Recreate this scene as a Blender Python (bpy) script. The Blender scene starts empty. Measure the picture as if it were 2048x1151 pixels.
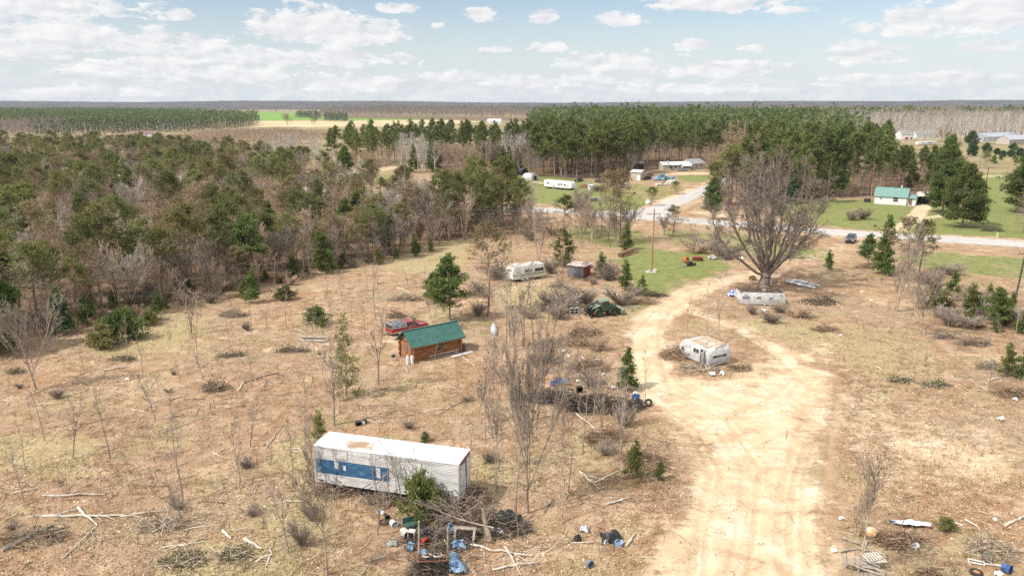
import bpy, math, random
import numpy as np
from math import radians as R, sin, cos, pi, atan2, hypot
from mathutils import Vector, Matrix

S = bpy.context.scene
C = S.collection
# ------------------------------------------------------------------ camera, world, sun, exposure
CAMH = 30.0
F = 1500.0                       # focal length in pixels of the 2048 px wide frame
PITCH = math.atan(367.5 / F)
cd = bpy.data.cameras.new('camera')
cd.sensor_width = 36.0
cd.lens = F / 2048 * 36
cd.clip_start = 0.5
cd.clip_end = 30000
cam = bpy.data.objects.new('camera', cd)
cam.location = (0, 0, CAMH)
cam.rotation_euler = (pi / 2 - PITCH, 0, 0)
C.objects.link(cam)
S.camera = cam

SUN_AZ = math.atan2(-0.80, -0.42)     # direction towards the sun: from the left and a little behind
SUN_EL = R(50)
SKY = 0.15
S.view_settings.view_transform = 'Standard'
S.view_settings.look = 'None'
S.view_settings.exposure = 0.74
S.view_settings.gamma = 1
sl = bpy.data.lights.new('sun', 'SUN')
sl.energy = 2.75
sl.angle = R(0.7)
sl.color = (1.0, 0.95, 0.87)
so = bpy.data.objects.new('sun', sl)
sd = Vector((sin(SUN_AZ) * cos(SUN_EL), cos(SUN_AZ) * cos(SUN_EL), sin(SUN_EL)))
so.rotation_euler = sd.to_track_quat('Z', 'Y').to_euler()
C.objects.link(so)
S.cycles.max_bounces = 4
S.cycles.diffuse_bounces = 2
S.cycles.glossy_bounces = 2
S.cycles.transmission_bounces = 2
S.cycles.volume_bounces = 0
S.cycles.transparent_max_bounces = 4
S.cycles.use_denoising = False
S.cycles.use_adaptive_sampling = False


def raydir(px, py):
    u = (px - 1024) / F
    v = -(py - 575.5) / F
    return u, cos(PITCH) + v * sin(PITCH), -sin(PITCH) + v * cos(PITCH)


class NT:
    """tiny helper for building node trees"""
    def __init__(s, tree):
        s.t = tree
        tree.nodes.clear()

    def n(s, typ, **kw):
        nd = s.t.nodes.new(typ)
        for k, v in kw.items():
            if k.startswith('i_'):
                k = k[2:]
                nd.inputs[int(k) if k.isdigit() else k.replace('_', ' ')].default_value = v
            else:
                setattr(nd, k, v)
        return nd

    def l(s, a, b):
        s.t.links.new(a, b)

    def m(s, op, a, b=None, c=None, clamp=False):
        nd = s.t.nodes.new('ShaderNodeMath')
        nd.operation = op
        nd.use_clamp = clamp
        for i, q in enumerate((a, b, c)):
            if q is None:
                continue
            if isinstance(q, (int, float)):
                nd.inputs[i].default_value = q
            else:
                s.t.links.new(q, nd.inputs[i])
        return nd.outputs[0]

    def mix(s, f, a, b, mode='MIX'):
        nd = s.t.nodes.new('ShaderNodeMix')
        nd.data_type = 'RGBA'
        nd.blend_type = mode
        for sock, q in ((nd.inputs[0], f), (nd.inputs[6], a), (nd.inputs[7], b)):
            if isinstance(q, (int, float)):
                sock.default_value = q
            elif isinstance(q, tuple):
                sock.default_value = (*q, 1) if len(q) == 3 else q
            else:
                s.t.links.new(q, sock)
        return nd.outputs[2]

    def ss(s, x, a, b):
        nd = s.t.nodes.new('ShaderNodeMapRange')
        nd.interpolation_type = 'SMOOTHSTEP'
        nd.inputs[1].default_value = a
        nd.inputs[2].default_value = b
        s.t.links.new(x, nd.inputs[0])
        return nd.outputs[0]

    def noise(s, vec, scale, detail=3, rough=.55, dist=0.0):
        nd = s.t.nodes.new('ShaderNodeTexNoise')
        nd.inputs['Scale'].default_value = scale
        nd.inputs['Detail'].default_value = detail
        nd.inputs['Roughness'].default_value = rough
        nd.inputs['Distortion'].default_value = dist
        if vec is not None:
            s.t.links.new(vec, nd.inputs['Vector'])
        return nd.outputs['Fac']

    def ramp(s, x, stops):
        nd = s.t.nodes.new('ShaderNodeValToRGB')
        cr = nd.color_ramp
        while len(cr.elements) < len(stops):
            cr.elements.new(0.5)
        for e, (p, c) in zip(cr.elements, stops):
            e.position = p
            e.color = (*c, 1)
        s.t.links.new(x, nd.inputs[0])
        return nd.outputs[0]


W = bpy.data.worlds.new('World')
S.world = W
W.use_nodes = True
g = NT(W.node_tree)
sky = g.n('ShaderNodeTexSky', sky_type='NISHITA', sun_disc=False, sun_elevation=SUN_EL, sun_rotation=SUN_AZ,
          air_density=1.0, dust_density=0.6, ozone_density=1.6)
tc = g.n('ShaderNodeTexCoord')
sep = g.n('ShaderNodeSeparateXYZ')
g.l(tc.outputs['Generated'], sep.inputs[0])
X, Y, Z = sep.outputs
az = g.m('ARCTAN2', X, Y)
el = g.m('ARCSINE', Z)
# single cumulus clouds: azimuth, elevation of the centre, half width, half height above and below (all angles)
CL = [(90, 15, 200, 32), (100, 68, 190, 38), (70, 102, 120, 26), (290, 92, 75, 30), (410, 92, 70, 26), (270, 142, 150, 30),
      (630, 58, 140, 50), (760, 70, 75, 30), (560, 118, 320, 24), (785, 18, 65, 12), (965, 32, 40, 18), (362, 30, 32, 12),
      (1088, 38, 38, 16), (1240, 40, 52, 18), (878, 52, 20, 8), (1460, 2, 190, 28), (1580, 22, 60, 10), (1900, 45, 180, 34),
      (1990, 10, 120, 28), (1380, 92, 48, 14), (1505, 98, 28, 10), (1985, 98, 62, 16), (1240, 128, 150, 24), (1090, 96, 48, 14),
      (990, 100, 40, 8), (1440, 142, 150, 20), (1740, 112, 110, 26), (1890, 160, 140, 14), (1100, 165, 220, 18), (700, 170, 150, 22),
      (480, 150, 120, 26), (200, 185, 160, 15), (1380, 178, 190, 14), (1720, 165, 120, 14), (920, 155, 90, 16), (40, 190, 80, 14)]
wcomb = g.n('ShaderNodeCombineXYZ')
g.l(g.m('MULTIPLY', az, 13.0), wcomb.inputs[0])
g.l(g.m('MULTIPLY', el, 30.0), wcomb.inputs[1])
n1 = g.noise(wcomb.outputs[0], 1.6, 9, .62, .25)
wc2 = g.n('ShaderNodeVectorMath', operation='ADD')
g.l(wcomb.outputs[0], wc2.inputs[0])
wc2.inputs[1].default_value = (-.10, .16, 0)
n2 = g.noise(wc2.outputs[0], 1.6, 6, .58, .25)
dens = None
for (px, py, hw, hh) in CL:
    d = raydir(px, py)
    L = math.sqrt(sum(q * q for q in d))
    a0, e0 = atan2(d[0], d[1]), math.asin(d[2] / L)
    wx, wy = hw / F * 0.92, hh / F * 1.05
    da = g.m('MULTIPLY', g.m('SUBTRACT', az, a0), 1 / wx)
    de = g.m('SUBTRACT', el, e0)
    de = g.m('MAXIMUM', g.m('MULTIPLY', de, 1 / wy), g.m('MULTIPLY', de, -1.5 / wy))
    q = g.m('SUBTRACT', 1.0, g.m('ADD', g.m('MULTIPLY', da, da), g.m('MULTIPLY', de, de)))
    dens = q if dens is None else g.m('MAXIMUM', dens, q)
dens = g.m('MAXIMUM', dens, -1.2)
n3 = g.noise(wcomb.outputs[0], 6.5, 5, .6, .2)
dd = g.m('ADD', g.m('MULTIPLY_ADD', g.m('SUBTRACT', n3, .5), 1.5, g.m('MULTIPLY', dens, 0.80)), g.m('MULTIPLY', g.m('SUBTRACT', n1, 0.5), 2.7))
alpha = g.m('MULTIPLY', g.ss(dd, 0.06, 0.50), 0.95)
# thin bank of far cloud close to the horizon
bank = g.m('MULTIPLY', g.ss(el, 0.062, 0.0), g.ss(n1, 0.30, 0.62))
alpha = g.m('MAXIMUM', alpha, g.m('MULTIPLY', bank, 0.6))
lit = g.m('MULTIPLY_ADD', g.m('SUBTRACT', n1, n2), 2.6, 0.60, clamp=True)
ccol = g.mix(lit, (2.75, 2.83, 3.05), (3.95, 3.92, 3.88))
skyc = g.mix(1.0, sky.outputs[0], (0.575, 0.535, 0.525), 'MULTIPLY')
horiz = g.ss(el, 0.13, 0.005)
skyc = g.mix(g.m('MULTIPLY', horiz, 0.85), skyc, (2.8, 3.12, 3.42))
# broken cloud added over the unseen upper sky, made bright for more fill light
ctop = g.noise(tc.outputs['Generated'], 3.5, 6, .6)
over = g.m('MULTIPLY', g.ss(el, .17, .32), g.ss(ctop, .38, .56))
ccol = g.mix(g.ss(el, .17, .4), ccol, (6.6, 6.4, 6.2))
alpha = g.m('MAXIMUM', alpha, g.m('MULTIPLY', over, .9))
fin = g.mix(alpha, skyc, ccol)
bg = g.n('ShaderNodeBackground')
bg.inputs['Strength'].default_value = SKY
g.l(fin, bg.inputs['Color'])
wo = g.n('ShaderNodeOutputWorld')
g.l(bg.outputs[0], wo.inputs['Surface'])

# ------------------------------------------------------------------ terrain function


def _h(ix, iy, seed):
    v = np.sin(ix * 127.1 + iy * 311.7 + seed * 74.7) * 43758.5453
    return v - np.floor(v)


def vnoise(x, y, seed=0):
    xi, yi = np.floor(x), np.floor(y)
    fx, fy = x - xi, y - yi
    fx = fx * fx * (3 - 2 * fx)
    fy = fy * fy * (3 - 2 * fy)
    a, b = _h(xi, yi, seed), _h(xi + 1, yi, seed)
    c, d = _h(xi, yi + 1, seed), _h(xi + 1, yi + 1, seed)
    return (a * (1 - fx) + b * fx) * (1 - fy) + (c * (1 - fx) + d * fx) * fy


def fbm(x, y, oct=4, seed=0, gain=.5):
    s, a, t = 0, 1.0, 0
    for i in range(oct):
        s = s + a * vnoise(x * 2 ** i, y * 2 ** i, seed + i)
        t += a
        a *= gain
    return s / t


def sstep(x, a, b):
    t = np.clip((x - a) / (b - a), 0, 1)
    return t * t * (3 - 2 * t)


def hbase(x, y):
    x = np.asarray(x, float)
    y = np.asarray(y, float)
    f = 1 - sstep(y, 125, 158)
    return f * (0.55 * (fbm(x / 14, y / 14, 3, 5) - .5) + 0.22 * (fbm(x / 2.3, y / 2.3, 3, 9) - .5))


def Hz(x, y):
    return float(hbase(x, y))


def G(px, py, z=None):
    """point of the ground (or of the level z) under a pixel of the photograph"""
    d = raydir(px, py)
    zz = 0.0 if z is None else z
    for _ in range(4):
        t = (zz - CAMH) / d[2]
        x, y = d[0] * t, d[1] * t
        if z is not None:
            break
        zz = Hz(x, y)
    return Vector((x, y, zz))


def hgt(px, py, ptop):
    b = G(px, py)
    d = raydir(px, ptop)
    return CAMH + d[2] * b.y / d[1] - b.z


def pts(*pp):
    return np.array([G(*p)[:2] for p in pp])


def seg_dist(P, line):
    best = np.full(len(P), 1e9)
    for a, b in zip(line[:-1], line[1:]):
        ab = b - a
        t = np.clip(((P - a) @ ab) / (ab @ ab), 0, 1)
        best = np.minimum(best, np.hypot(*(P - a - t[:, None] * ab).T))
    return best


def poly_sd(P, poly):
    """signed distance, positive inside"""
    ins = np.zeros(len(P), bool)
    x, y = P.T
    n = len(poly)
    for i in range(n):
        (x1, y1), (x2, y2) = poly[i], poly[(i + 1) % n]
        c = (y1 > y) != (y2 > y)
        with np.errstate(divide='ignore', invalid='ignore'):
            xx = (x2 - x1) * (y - y1) / (y2 - y1) + x1
        ins ^= c & (x < xx)
    d = seg_dist(P, np.vstack([poly, poly[:1]]))
    return np.where(ins, d, -d)


# ------------------------------------------------------------------ object helpers
def setp(o, label=None, cat=None, group=None, kind=None):
    if label and not kind:
        kind = 'thing'
    for k, v in (('label', label), ('category', cat), ('group', group), ('kind', kind)):
        if v:
            o[k] = v
    return o


def thing(name, label, cat, loc=(0, 0, 0), rz=0, group=None, sc=1):
    o = bpy.data.objects.new(name, None)
    o.empty_display_size = .3
    C.objects.link(o)
    o.location = loc
    o.rotation_euler = (0, 0, rz)
    o.scale = (sc, sc, sc)
    return setp(o, label, cat, group)


def mesh_np(name, parts):
    """parts: list of (V, Q, material); quads only"""
    me = bpy.data.meshes.new(name)
    V = np.vstack([p[0] for p in parts])
    off, Qs, mi = 0, [], []
    for i, (v, q, m) in enumerate(parts):
        Qs.append(q + off)
        mi.append(np.full(len(q), i, np.int32))
        off += len(v)
        me.materials.append(m)
    Q = np.vstack(Qs).astype(np.int32)
    me.vertices.add(len(V))
    me.vertices.foreach_set('co', V.astype(np.float32).ravel())
    me.loops.add(Q.size)
    me.loops.foreach_set('vertex_index', Q.ravel())
    me.polygons.add(len(Q))
    me.polygons.foreach_set('loop_start', np.arange(0, Q.size, 4, dtype=np.int32))
    me.polygons.foreach_set('material_index', np.concatenate(mi))
    me.update(calc_edges=True)
    return me


def link(name, me, parent=None, **kw):
    o = bpy.data.objects.new(name, me)
    C.objects.link(o)
    if parent:
        o.parent = parent
    return setp(o, **kw)


class B:
    """collects hard-surface shapes for ONE mesh"""
    def __init__(s):
        s.v, s.f, s.mi = [], [], []

    def add(s, v, f, m=0):
        o = len(s.v)
        s.v += [tuple(q) for q in v]
        s.f += [tuple(i + o for i in q) for q in f]
        s.mi += [m] * len(f)
        return s

    def box(s, x0, x1, y0, y1, z0, z1, m=0):
        v = [(x, y, z) for z in (z0, z1) for y in (y0, y1) for x in (x0, x1)]
        return s.add(v, [(0, 2, 3, 1), (4, 5, 7, 6), (0, 1, 5, 4), (1, 3, 7, 5), (3, 2, 6, 7), (2, 0, 4, 6)], m)

    def bar(s, a, b, w, h=None, m=0):
        a, b = Vector(a), Vector(b)
        h = h or w
        d = (b - a).normalized()
        r = Vector((0, 0, 1)) if abs(d.z) < .95 else Vector((1, 0, 0))
        x = d.cross(r).normalized()
        u = x.cross(d)
        v = [p + x * sx * w / 2 + u * sz * h / 2 for p in (a, b) for sx, sz in ((-1, -1), (1, -1), (1, 1), (-1, 1))]
        return s.add(v, [(3, 2, 1, 0), (4, 5, 6, 7), (0, 1, 5, 4), (1, 2, 6, 5), (2, 3, 7, 6), (3, 0, 4, 7)], m)

    def cyl(s, a, b, r0, r1=None, n=14, m=0):
        a, b = Vector(a), Vector(b)
        r1 = r0 if r1 is None else r1
        d = (b - a).normalized()
        r = Vector((0, 0, 1)) if abs(d.z) < .95 else Vector((1, 0, 0))
        x = d.cross(r).normalized()
        u = x.cross(d)
        v = [p + (x * cos(k * 2 * pi / n) + u * sin(k * 2 * pi / n)) * q for p, q in ((a, r0), (b, r1)) for k in range(n)]
        f = [(k, (k + 1) % n, n + (k + 1) % n, n + k) for k in range(n)]
        f += [tuple(range(n - 1, -1, -1)), tuple(range(n, 2 * n))]
        return s.add(v, f, m)

    def path(s, pp, rad, n=8, m=0):
        for i in range(len(pp) - 1):
            s.cyl(pp[i], pp[i + 1], rad[i] if not isinstance(rad, (int, float)) else rad,
                  rad[i + 1] if not isinstance(rad, (int, float)) else rad, n, m)
        return s

    def loft(s, rings, m=0, cap=True):
        n = len(rings[0])
        v = [p for r in rings for p in r]
        f = []
        for i in range(len(rings) - 1):
            for k in range(n):
                a, b = i * n + k, i * n + (k + 1) % n
                f.append((a, b, b + n, a + n))
        if cap:
            f += [tuple(range(n - 1, -1, -1)), tuple(range((len(rings) - 1) * n, len(rings) * n))]
        return s.add(v, f, m)

    def prism(s, prof, x0, x1, bev=0.0, m=0):
        """profile in (y, z), extruded along x, its end edges bevelled"""
        cy = sum(p[0] for p in prof) / len(prof)
        cz = sum(p[1] for p in prof) / len(prof)
        ry = max(abs(p[0] - cy) for p in prof)
        rz = max(abs(p[1] - cz) for p in prof)
        ring = lambda x, k: [(x, cy + (y - cy) * (1 - k / ry), cz + (z - cz) * (1 - k / rz)) for y, z in prof]
        rs = [ring(x0, bev), ring(x0 + bev * .3, bev * .3), ring(x0 + bev, 0), ring(x1 - bev, 0), ring(x1 - bev * .3, bev * .3), ring(x1, bev)] if bev else [ring(x0, 0), ring(x1, 0)]
        return s.loft(rs, m)

    def ball(s, c, rx, ry=None, rz=None, n=12, m=0):
        ry = ry or rx
        rz = rz or rx
        k = n // 2
        rings = []
        for i in range(k + 1):
            t = pi * (i / k) * .98 + .03
            rings.append([(c[0] + rx * sin(t) * cos(2 * pi * j / n), c[1] + ry * sin(t) * sin(2 * pi * j / n), c[2] - rz * cos(t)) for j in range(n)])
        return s.loft(rings, m)

    def torus(s, c, R0, r, axis, n=20, k=8, m=0, flat=1.0):
        ax = Vector(axis).normalized()
        q = Vector((0, 0, 1)) if abs(ax.z) < .9 else Vector((1, 0, 0))
        x = ax.cross(q).normalized()
        u = x.cross(ax)
        v, f = [], []
        for i in range(n):
            t = 2 * pi * i / n
            e = x * cos(t) + u * sin(t)
            for j in range(k):
                a = 2 * pi * j / k
                v.append(Vector(c) + e * (R0 + r * cos(a)) + ax * r * flat * sin(a))
        for i in range(n):
            for j in range(k):
                f.append((i * k + j, ((i + 1) % n) * k + j, ((i + 1) % n) * k + (j + 1) % k, i * k + (j + 1) % k))
        return s.add(v, f, m)

    def sheet(s, w, l, n, amp, seed, c=(0, 0, 0), thick=.03, m=0, drop=0):
        """crumpled sheet with thickness"""
        rg = random.Random(seed)
        hz = [[0] * (n + 1) for _ in range(n + 1)]
        off = (rg.random() * 50, rg.random() * 50)
        v = []
        for z0 in (0, thick):
            for i in range(n + 1):
                for j in range(n + 1):
                    u, t = i / n - .5, j / n - .5
                    ed = max(abs(u), abs(t)) * 2
                    hh = amp * float(fbm(np.float64(u * 5 + off[0]), np.float64(t * 5 + off[1]), 3, seed)) - drop * ed ** 3
                    jx = .08 * math.sin(7 * t + off[0]) * w
                    jy = .08 * math.sin(6 * u + off[1]) * l
                    v.append((c[0] + u * w + jx, c[1] + t * l + jy, c[2] + hh + z0))
        N = (n + 1) ** 2
        f = []
        for i in range(n):
            for j in range(n):
                a = i * (n + 1) + j
                f.append((a + N, a + n + 1 + N, a + n + 2 + N, a + 1 + N))
                f.append((a, a + 1, a + n + 2, a + n + 1))
        for i in range(n):
            for a, b in ((i, i + 1), (n * (n + 1) + i + 1, n * (n + 1) + i), ((i + 1) * (n + 1), i * (n + 1)), (i * (n + 1) + n, (i + 1) * (n + 1) + n)):
                f.append((a, b, b + N, a + N))
        return s.add(v, f, m)

    def out(s, name, mats, parent=None, smooth=40, **kw):
        me = bpy.data.meshes.new(name)
        me.from_pydata(s.v, [], s.f)
        if not isinstance(mats, (list, tuple)):
            mats = [mats]
        for m in mats:
            me.materials.append(m)
        if len(mats) > 1:
            me.polygons.foreach_set('material_index', s.mi)
        me.update()
        if smooth:
            me.shade_smooth()
            me.set_sharp_from_angle(angle=R(smooth))
        return link(name, me, parent, **kw)


# ------------------------------------------------------------------ materials
MATS = {}


def mat(name, c1, c2=None, scale=4.0, rough=.75, metal=0.0, bump=0.0, bscale=20.0, detail=4, lo=.35, hi=.65, stretch=(1, 1, 1), objvar=0.0, c3=None, coat=0, island=False, alpha=None):
    if name in MATS:
        return MATS[name]
    m = bpy.data.materials.new(name)
    m.use_nodes = True
    g = NT(m.node_tree)
    p = g.n('ShaderNodeBsdfPrincipled')
    p.inputs['Roughness'].default_value = rough
    p.inputs['Metallic'].default_value = metal
    if coat:
        p.inputs['Coat Weight'].default_value = coat
        p.inputs['Coat Roughness'].default_value = .08
    o = g.n('ShaderNodeOutputMaterial')
    g.l(p.outputs[0], o.inputs['Surface'])
    tc = g.n('ShaderNodeTexCoord')
    mp = g.n('ShaderNodeMapping')
    mp.inputs['Scale'].default_value = stretch
    g.l(tc.outputs['Object'], mp.inputs[0])
    col = None
    if c2:
        if island:
            x = g.n('ShaderNodeNewGeometry').outputs['Random Per Island']
        else:
            x = g.noise(mp.outputs[0], scale, detail, .6)
        st = [(lo, c1), (hi, c2)] if not c3 else [(lo, c1), ((lo + hi) / 2, c3), (hi, c2)]
        col = g.ramp(x, st)
    if objvar:
        inf = g.n('ShaderNodeObjectInfo')
        hs = g.n('ShaderNodeHueSaturation')
        g.l(g.m('MULTIPLY_ADD', inf.outputs['Random'], objvar, 1 - objvar / 2), hs.inputs['Value'])
        if col is None:
            hs.inputs['Color'].default_value = (*c1, 1)
        else:
            g.l(col, hs.inputs['Color'])
        col = hs.outputs[0]
    if col is None:
        p.inputs['Base Color'].default_value = (*c1, 1)
    else:
        g.l(col, p.inputs['Base Color'])
    if bump:
        bn = g.n('ShaderNodeBump')
        bn.inputs['Strength'].default_value = bump
        bn.inputs['Distance'].default_value = .05
        g.l(g.noise(mp.outputs[0], bscale, 4), bn.inputs['Height'])
        g.l(bn.outputs[0], p.inputs['Normal'])
    MATS[name] = m
    return m


def leafmat(name, c1, c2, c3, trans=.38, objvar=.5, huevar=.03):
    """needles and leaves: each spray its own tint, each tree its own value"""
    m = bpy.data.materials.new(name)
    m.use_nodes = True
    g = NT(m.node_tree)
    x = g.n('ShaderNodeNewGeometry').outputs['Random Per Island']
    col = g.ramp(x, [(0.0, c1), (.5, c2), (1.0, c3)])
    inf = g.n('ShaderNodeObjectInfo')
    hs = g.n('ShaderNodeHueSaturation')
    g.l(col, hs.inputs['Color'])
    g.l(g.m('MULTIPLY_ADD', inf.outputs['Random'], objvar, 1 - objvar / 2), hs.inputs['Value'])
    r2 = g.m('FRACT', g.m('MULTIPLY', inf.outputs['Random'], 7.31))
    g.l(g.m('MULTIPLY_ADD', r2, huevar, .5 - huevar / 2), hs.inputs['Hue'])
    df = g.n('ShaderNodeBsdfDiffuse')
    tr = g.n('ShaderNodeBsdfTranslucent')
    mx = g.n('ShaderNodeMixShader')
    mx.inputs[0].default_value = trans
    for q in (df, tr):
        g.l(hs.outputs[0], q.inputs['Color'])
    g.l(df.outputs[0], mx.inputs[1])
    g.l(tr.outputs[0], mx.inputs[2])
    o = g.n('ShaderNodeOutputMaterial')
    g.l(mx.outputs[0], o.inputs['Surface'])
    return m

# ------------------------------------------------------------------ ground
ys = [-300, -120, -40, -10, 8, 18, 26, 32]
y = 36.0
while y < 150:
    ys.append(y)
    y *= 1.0046
while y < 9000:
    ys.append(y)
    y *= 1.0125
ys = np.array(ys)
us = np.linspace(-1.05, 1.05, 820)
us = us * (0.8 + 0.2 * np.abs(us) ** 3)
gx = us[None, :] * np.maximum(ys, 45)[:, None]
gy = np.repeat(ys[:, None], len(us), 1)
P = np.stack([gx.ravel(), gy.ravel()], 1)
near = P[:, 1] < 560
Pn = P[near]
nz = fbm(Pn[:, 0] / 3.0, Pn[:, 1] / 3.0, 4, 21) - .5
nz2 = fbm(Pn[:, 0] / 9.0, Pn[:, 1] / 9.0, 3, 33) - .5


def zeros():
    return np.zeros(len(Pn))


def poly_mask(acc, poly, strength=1, soft=2.0, rough=3.0):
    d = poly_sd(Pn, pts(*poly)) + nz * rough + nz2 * rough
    return np.maximum(acc, strength * sstep(d, -soft, soft))


def line_mask(acc, line, hw, strength=1, soft=.8, rough=1.2):
    d = hw - seg_dist(Pn, pts(*line)) + nz * rough
    return np.maximum(acc, strength * sstep(d, -soft, soft))


sand, grass, dry, rut, pave = zeros(), zeros(), zeros(), zeros(), zeros()
BLOB = [(1296, 770), (1345, 850), (1385, 930), (1395, 1000), (1330, 1080), (1280, 1200), (1710, 1200), (1695, 1080), (1672, 980), (1655, 900),
        (1695, 800), (1665, 745), (1600, 705), (1545, 690), (1535, 735), (1470, 765), (1370, 750), (1335, 720), (1325, 690), (1290, 700)]
sand = poly_mask(sand, BLOB, .97, 3.4, 5.5)
sand = poly_mask(sand, [(1640, 700), (1760, 780), (1900, 850), (2060, 880), (2060, 1000), (1820, 980), (1720, 1060), (1660, 1200), (1640, 900)], .50, 4, 10)
sand = poly_mask(sand, [(1270, 1010), (1400, 980), (1400, 1200), (1240, 1200)], .45, 3, 6)
LARC = [(1310, 800), (1292, 730), (1290, 670), (1318, 622), (1370, 588), (1440, 562), (1530, 548)]
RARC = [(1620, 760), (1575, 712), (1515, 672), (1450, 645), (1390, 622), (1345, 608)]
sand = line_mask(sand, LARC, 2.6, .95, 2.2, 2.4)
sand = line_mask(sand, RARC, 2.0, .72, 2.2, 2.6)
sand = line_mask(sand, [(1345, 608), (1300, 640)], 3.2, .9, 1.5)
sand = poly_mask(sand, [(1780, 880), (1890, 868), (2000, 915), (2060, 960), (1960, 965), (1850, 930)], .85, 3, 5)
sand = poly_mask(sand, [(1690, 960), (1800, 985), (1830, 1030), (1740, 1040)], .75, 2, 4)
sand = poly_mask(sand, [(1900, 840), (2060, 870), (2060, 900), (1960, 890)], .4, 1.5, 3)
sand = line_mask(sand, [(540, 700), (660, 690), (770, 688), (860, 632), (935, 604), (1010, 580), (1090, 560)], 1.7, .55, 1.2)
sand = line_mask(sand, [(240, 730), (360, 690), (500, 660), (640, 610), (760, 560), (820, 540)], 3.5, .38, 3, 4)
sand = line_mask(sand, [(0, 800), (120, 790), (300, 740)], 5, .34, 3, 5)
sand = line_mask(sand, [(1530, 548), (1600, 520), (1670, 500), (1720, 478)], 2.3, .5, 1.2)
sand = line_mask(sand, [(1790, 462), (1826, 440), (1850, 410)], 2.4, .95, 1)
sand = line_mask(sand, [(1818, 446), (1850, 436), (1905, 428)], 1.7, .9, 1)
sand = line_mask(sand, [(1335, 402), (1372, 392), (1390, 380)], 4, .9, 2, 3)
sand = line_mask(sand, [(1400, 424), (1440, 430), (1490, 438)], 4, .7, 2, 4)
sand = line_mask(sand, [(640, 362), (690, 350), (760, 338), (850, 330)], 8, .75, 3, 6)
sand = line_mask(sand, [(1040, 360), (1090, 366)], 3, .7, 2)
sand = line_mask(sand, [(1330, 348), (1410, 346)], 6, .9, 2)
sand = line_mask(sand, [(1960, 352), (2000, 352)], 8, .6, 3)
sand = line_mask(sand, [(1120, 905), (1190, 880)], 2, .3, 2, 4)
sand = line_mask(sand, [(1040, 1110), (1120, 1110), (1190, 1090)], 1.6, .5, 1, 3)
for poly, k in (([(1232, 522), (1290, 497), (1420, 506), (1470, 535), (1400, 556), (1330, 588), (1270, 592), (1240, 560)], 1),
                ([(1140, 448), (1290, 462), (1310, 500), (1190, 492), (1120, 470)], .75),
                ([(1310, 455), (1500, 470), (1690, 505), (1640, 520), (1480, 505), (1330, 490)], .7),
                ([(1830, 500), (2090, 520), (2090, 560), (1900, 545), (1780, 520)], .8),
                ([(1640, 545), (1750, 520), (2090, 560), (2090, 600), (1880, 580)], .35),
                ([(1540, 405), (1700, 398), (1960, 415), (2090, 450), (2090, 486), (1850, 472), (1680, 456), (1560, 438)], 1),
                ([(1950, 345), (2015, 345), (2060, 440), (1940, 440)], 1),
                ([(930, 330), (1110, 346), (1290, 396), (1330, 420), (1180, 421), (1060, 404), (980, 366)], 1),
                ([(1090, 348), (1180, 360), (1262, 366), (1330, 372), (1420, 384), (1340, 416), (1290, 400), (1180, 385)], .62),
                ([(1340, 352), (1412, 350), (1420, 366), (1360, 362)], 1),
                ([(1930, 282), (2200, 280), (2200, 345), (1960, 340)], .55),
                ([(680, 352), (820, 345), (830, 362), (700, 372)], .7),
                ([(1260, 600), (1330, 585), (1300, 620), (1255, 640)], .6),
                ([(930, 640), (1010, 620), (1000, 680), (940, 690)], .4),
                ([(860, 600), (930, 620), (900, 640), (850, 630)], .5)):
    grass = poly_mask(grass, poly, k, 2.5, 5)
for poly, k in (([(250, 600), (380, 640), (420, 680), (260, 720), (180, 720)], .9), ([(560, 880), (640, 880), (640, 1060), (520, 1080)], .8),
                ([(1060, 880), (1260, 850), (1280, 900), (1150, 960)], .7), ([(1720, 1060), (1960, 1080), (1960, 1200), (1740, 1200)], .9),
                ([(0, 880), (200, 880), (160, 960), (0, 960)], .7), ([(380, 1060), (640, 1100), (560, 1200), (300, 1200)], .8),
                ([(780, 470), (960, 480), (920, 540), (780, 540)], .8), ([(1000, 560), (1180, 570), (1160, 640), (960, 640)], .7),
                ([(1440, 640), (1620, 640), (1640, 700), (1560, 680)], .75), ([(1680, 640), (1900, 700), (1860, 820), (1660, 720)], .6),
                ([(880, 1000), (1060, 960), (1000, 900), (950, 900)], .7), ([(330, 620), (440, 640), (420, 720), (300, 700)], .6),
                ([(1180, 600), (1320, 590), (1240, 660)], .6), ([(1140, 1060), (1290, 1040), (1280, 1120), (1150, 1120)], .6)):
    dry = poly_mask(dry, poly, k, 3, 6)
# wheel and bulldozer ruts
rr = random.Random(4)
for base, n, spread in ((LARC, 7, 2.4), (RARC, 5, 1.8), ([(1330, 760), (1400, 800), (1500, 820), (1600, 790), (1640, 740)], 8, 3.0),
                        ([(1600, 1200), (1590, 1060), (1600, 960), (1620, 860), (1640, 770)], 7, 2.6),
                        ([(1440, 1200), (1450, 1050), (1470, 940), (1420, 850), (1330, 790)], 6, 2.4),
                        ([(1700, 1000), (1800, 960), (1900, 930), (2060, 960)], 6, 3.0), ([(1600, 780), (1750, 880), (1900, 900), (2060, 940)], 6, 3),
                        ([(240, 735), (380, 690), (520, 655), (660, 605), (800, 545)], 5, 3.0), ([(770, 690), (860, 632), (935, 604), (1010, 580)], 3, 1.2),
                        ([(1530, 548), (1600, 520), (1670, 500), (1720, 478)], 3, 1.4), ([(1790, 462), (1826, 440), (1850, 410)], 2, 1.2)):
    bp = pts(*base)
    for k in range(n):
        o = rr.uniform(-spread, spread)
        q = bp + np.array([[o + rr.gauss(0, .25), o * .3 + rr.gauss(0, .25)] for _ in bp])
        d = seg_dist(Pn, q)
        rut = np.maximum(rut, rr.uniform(.5, 1) * sstep(.30 - d + nz * .4, -.2, .2))
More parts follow.
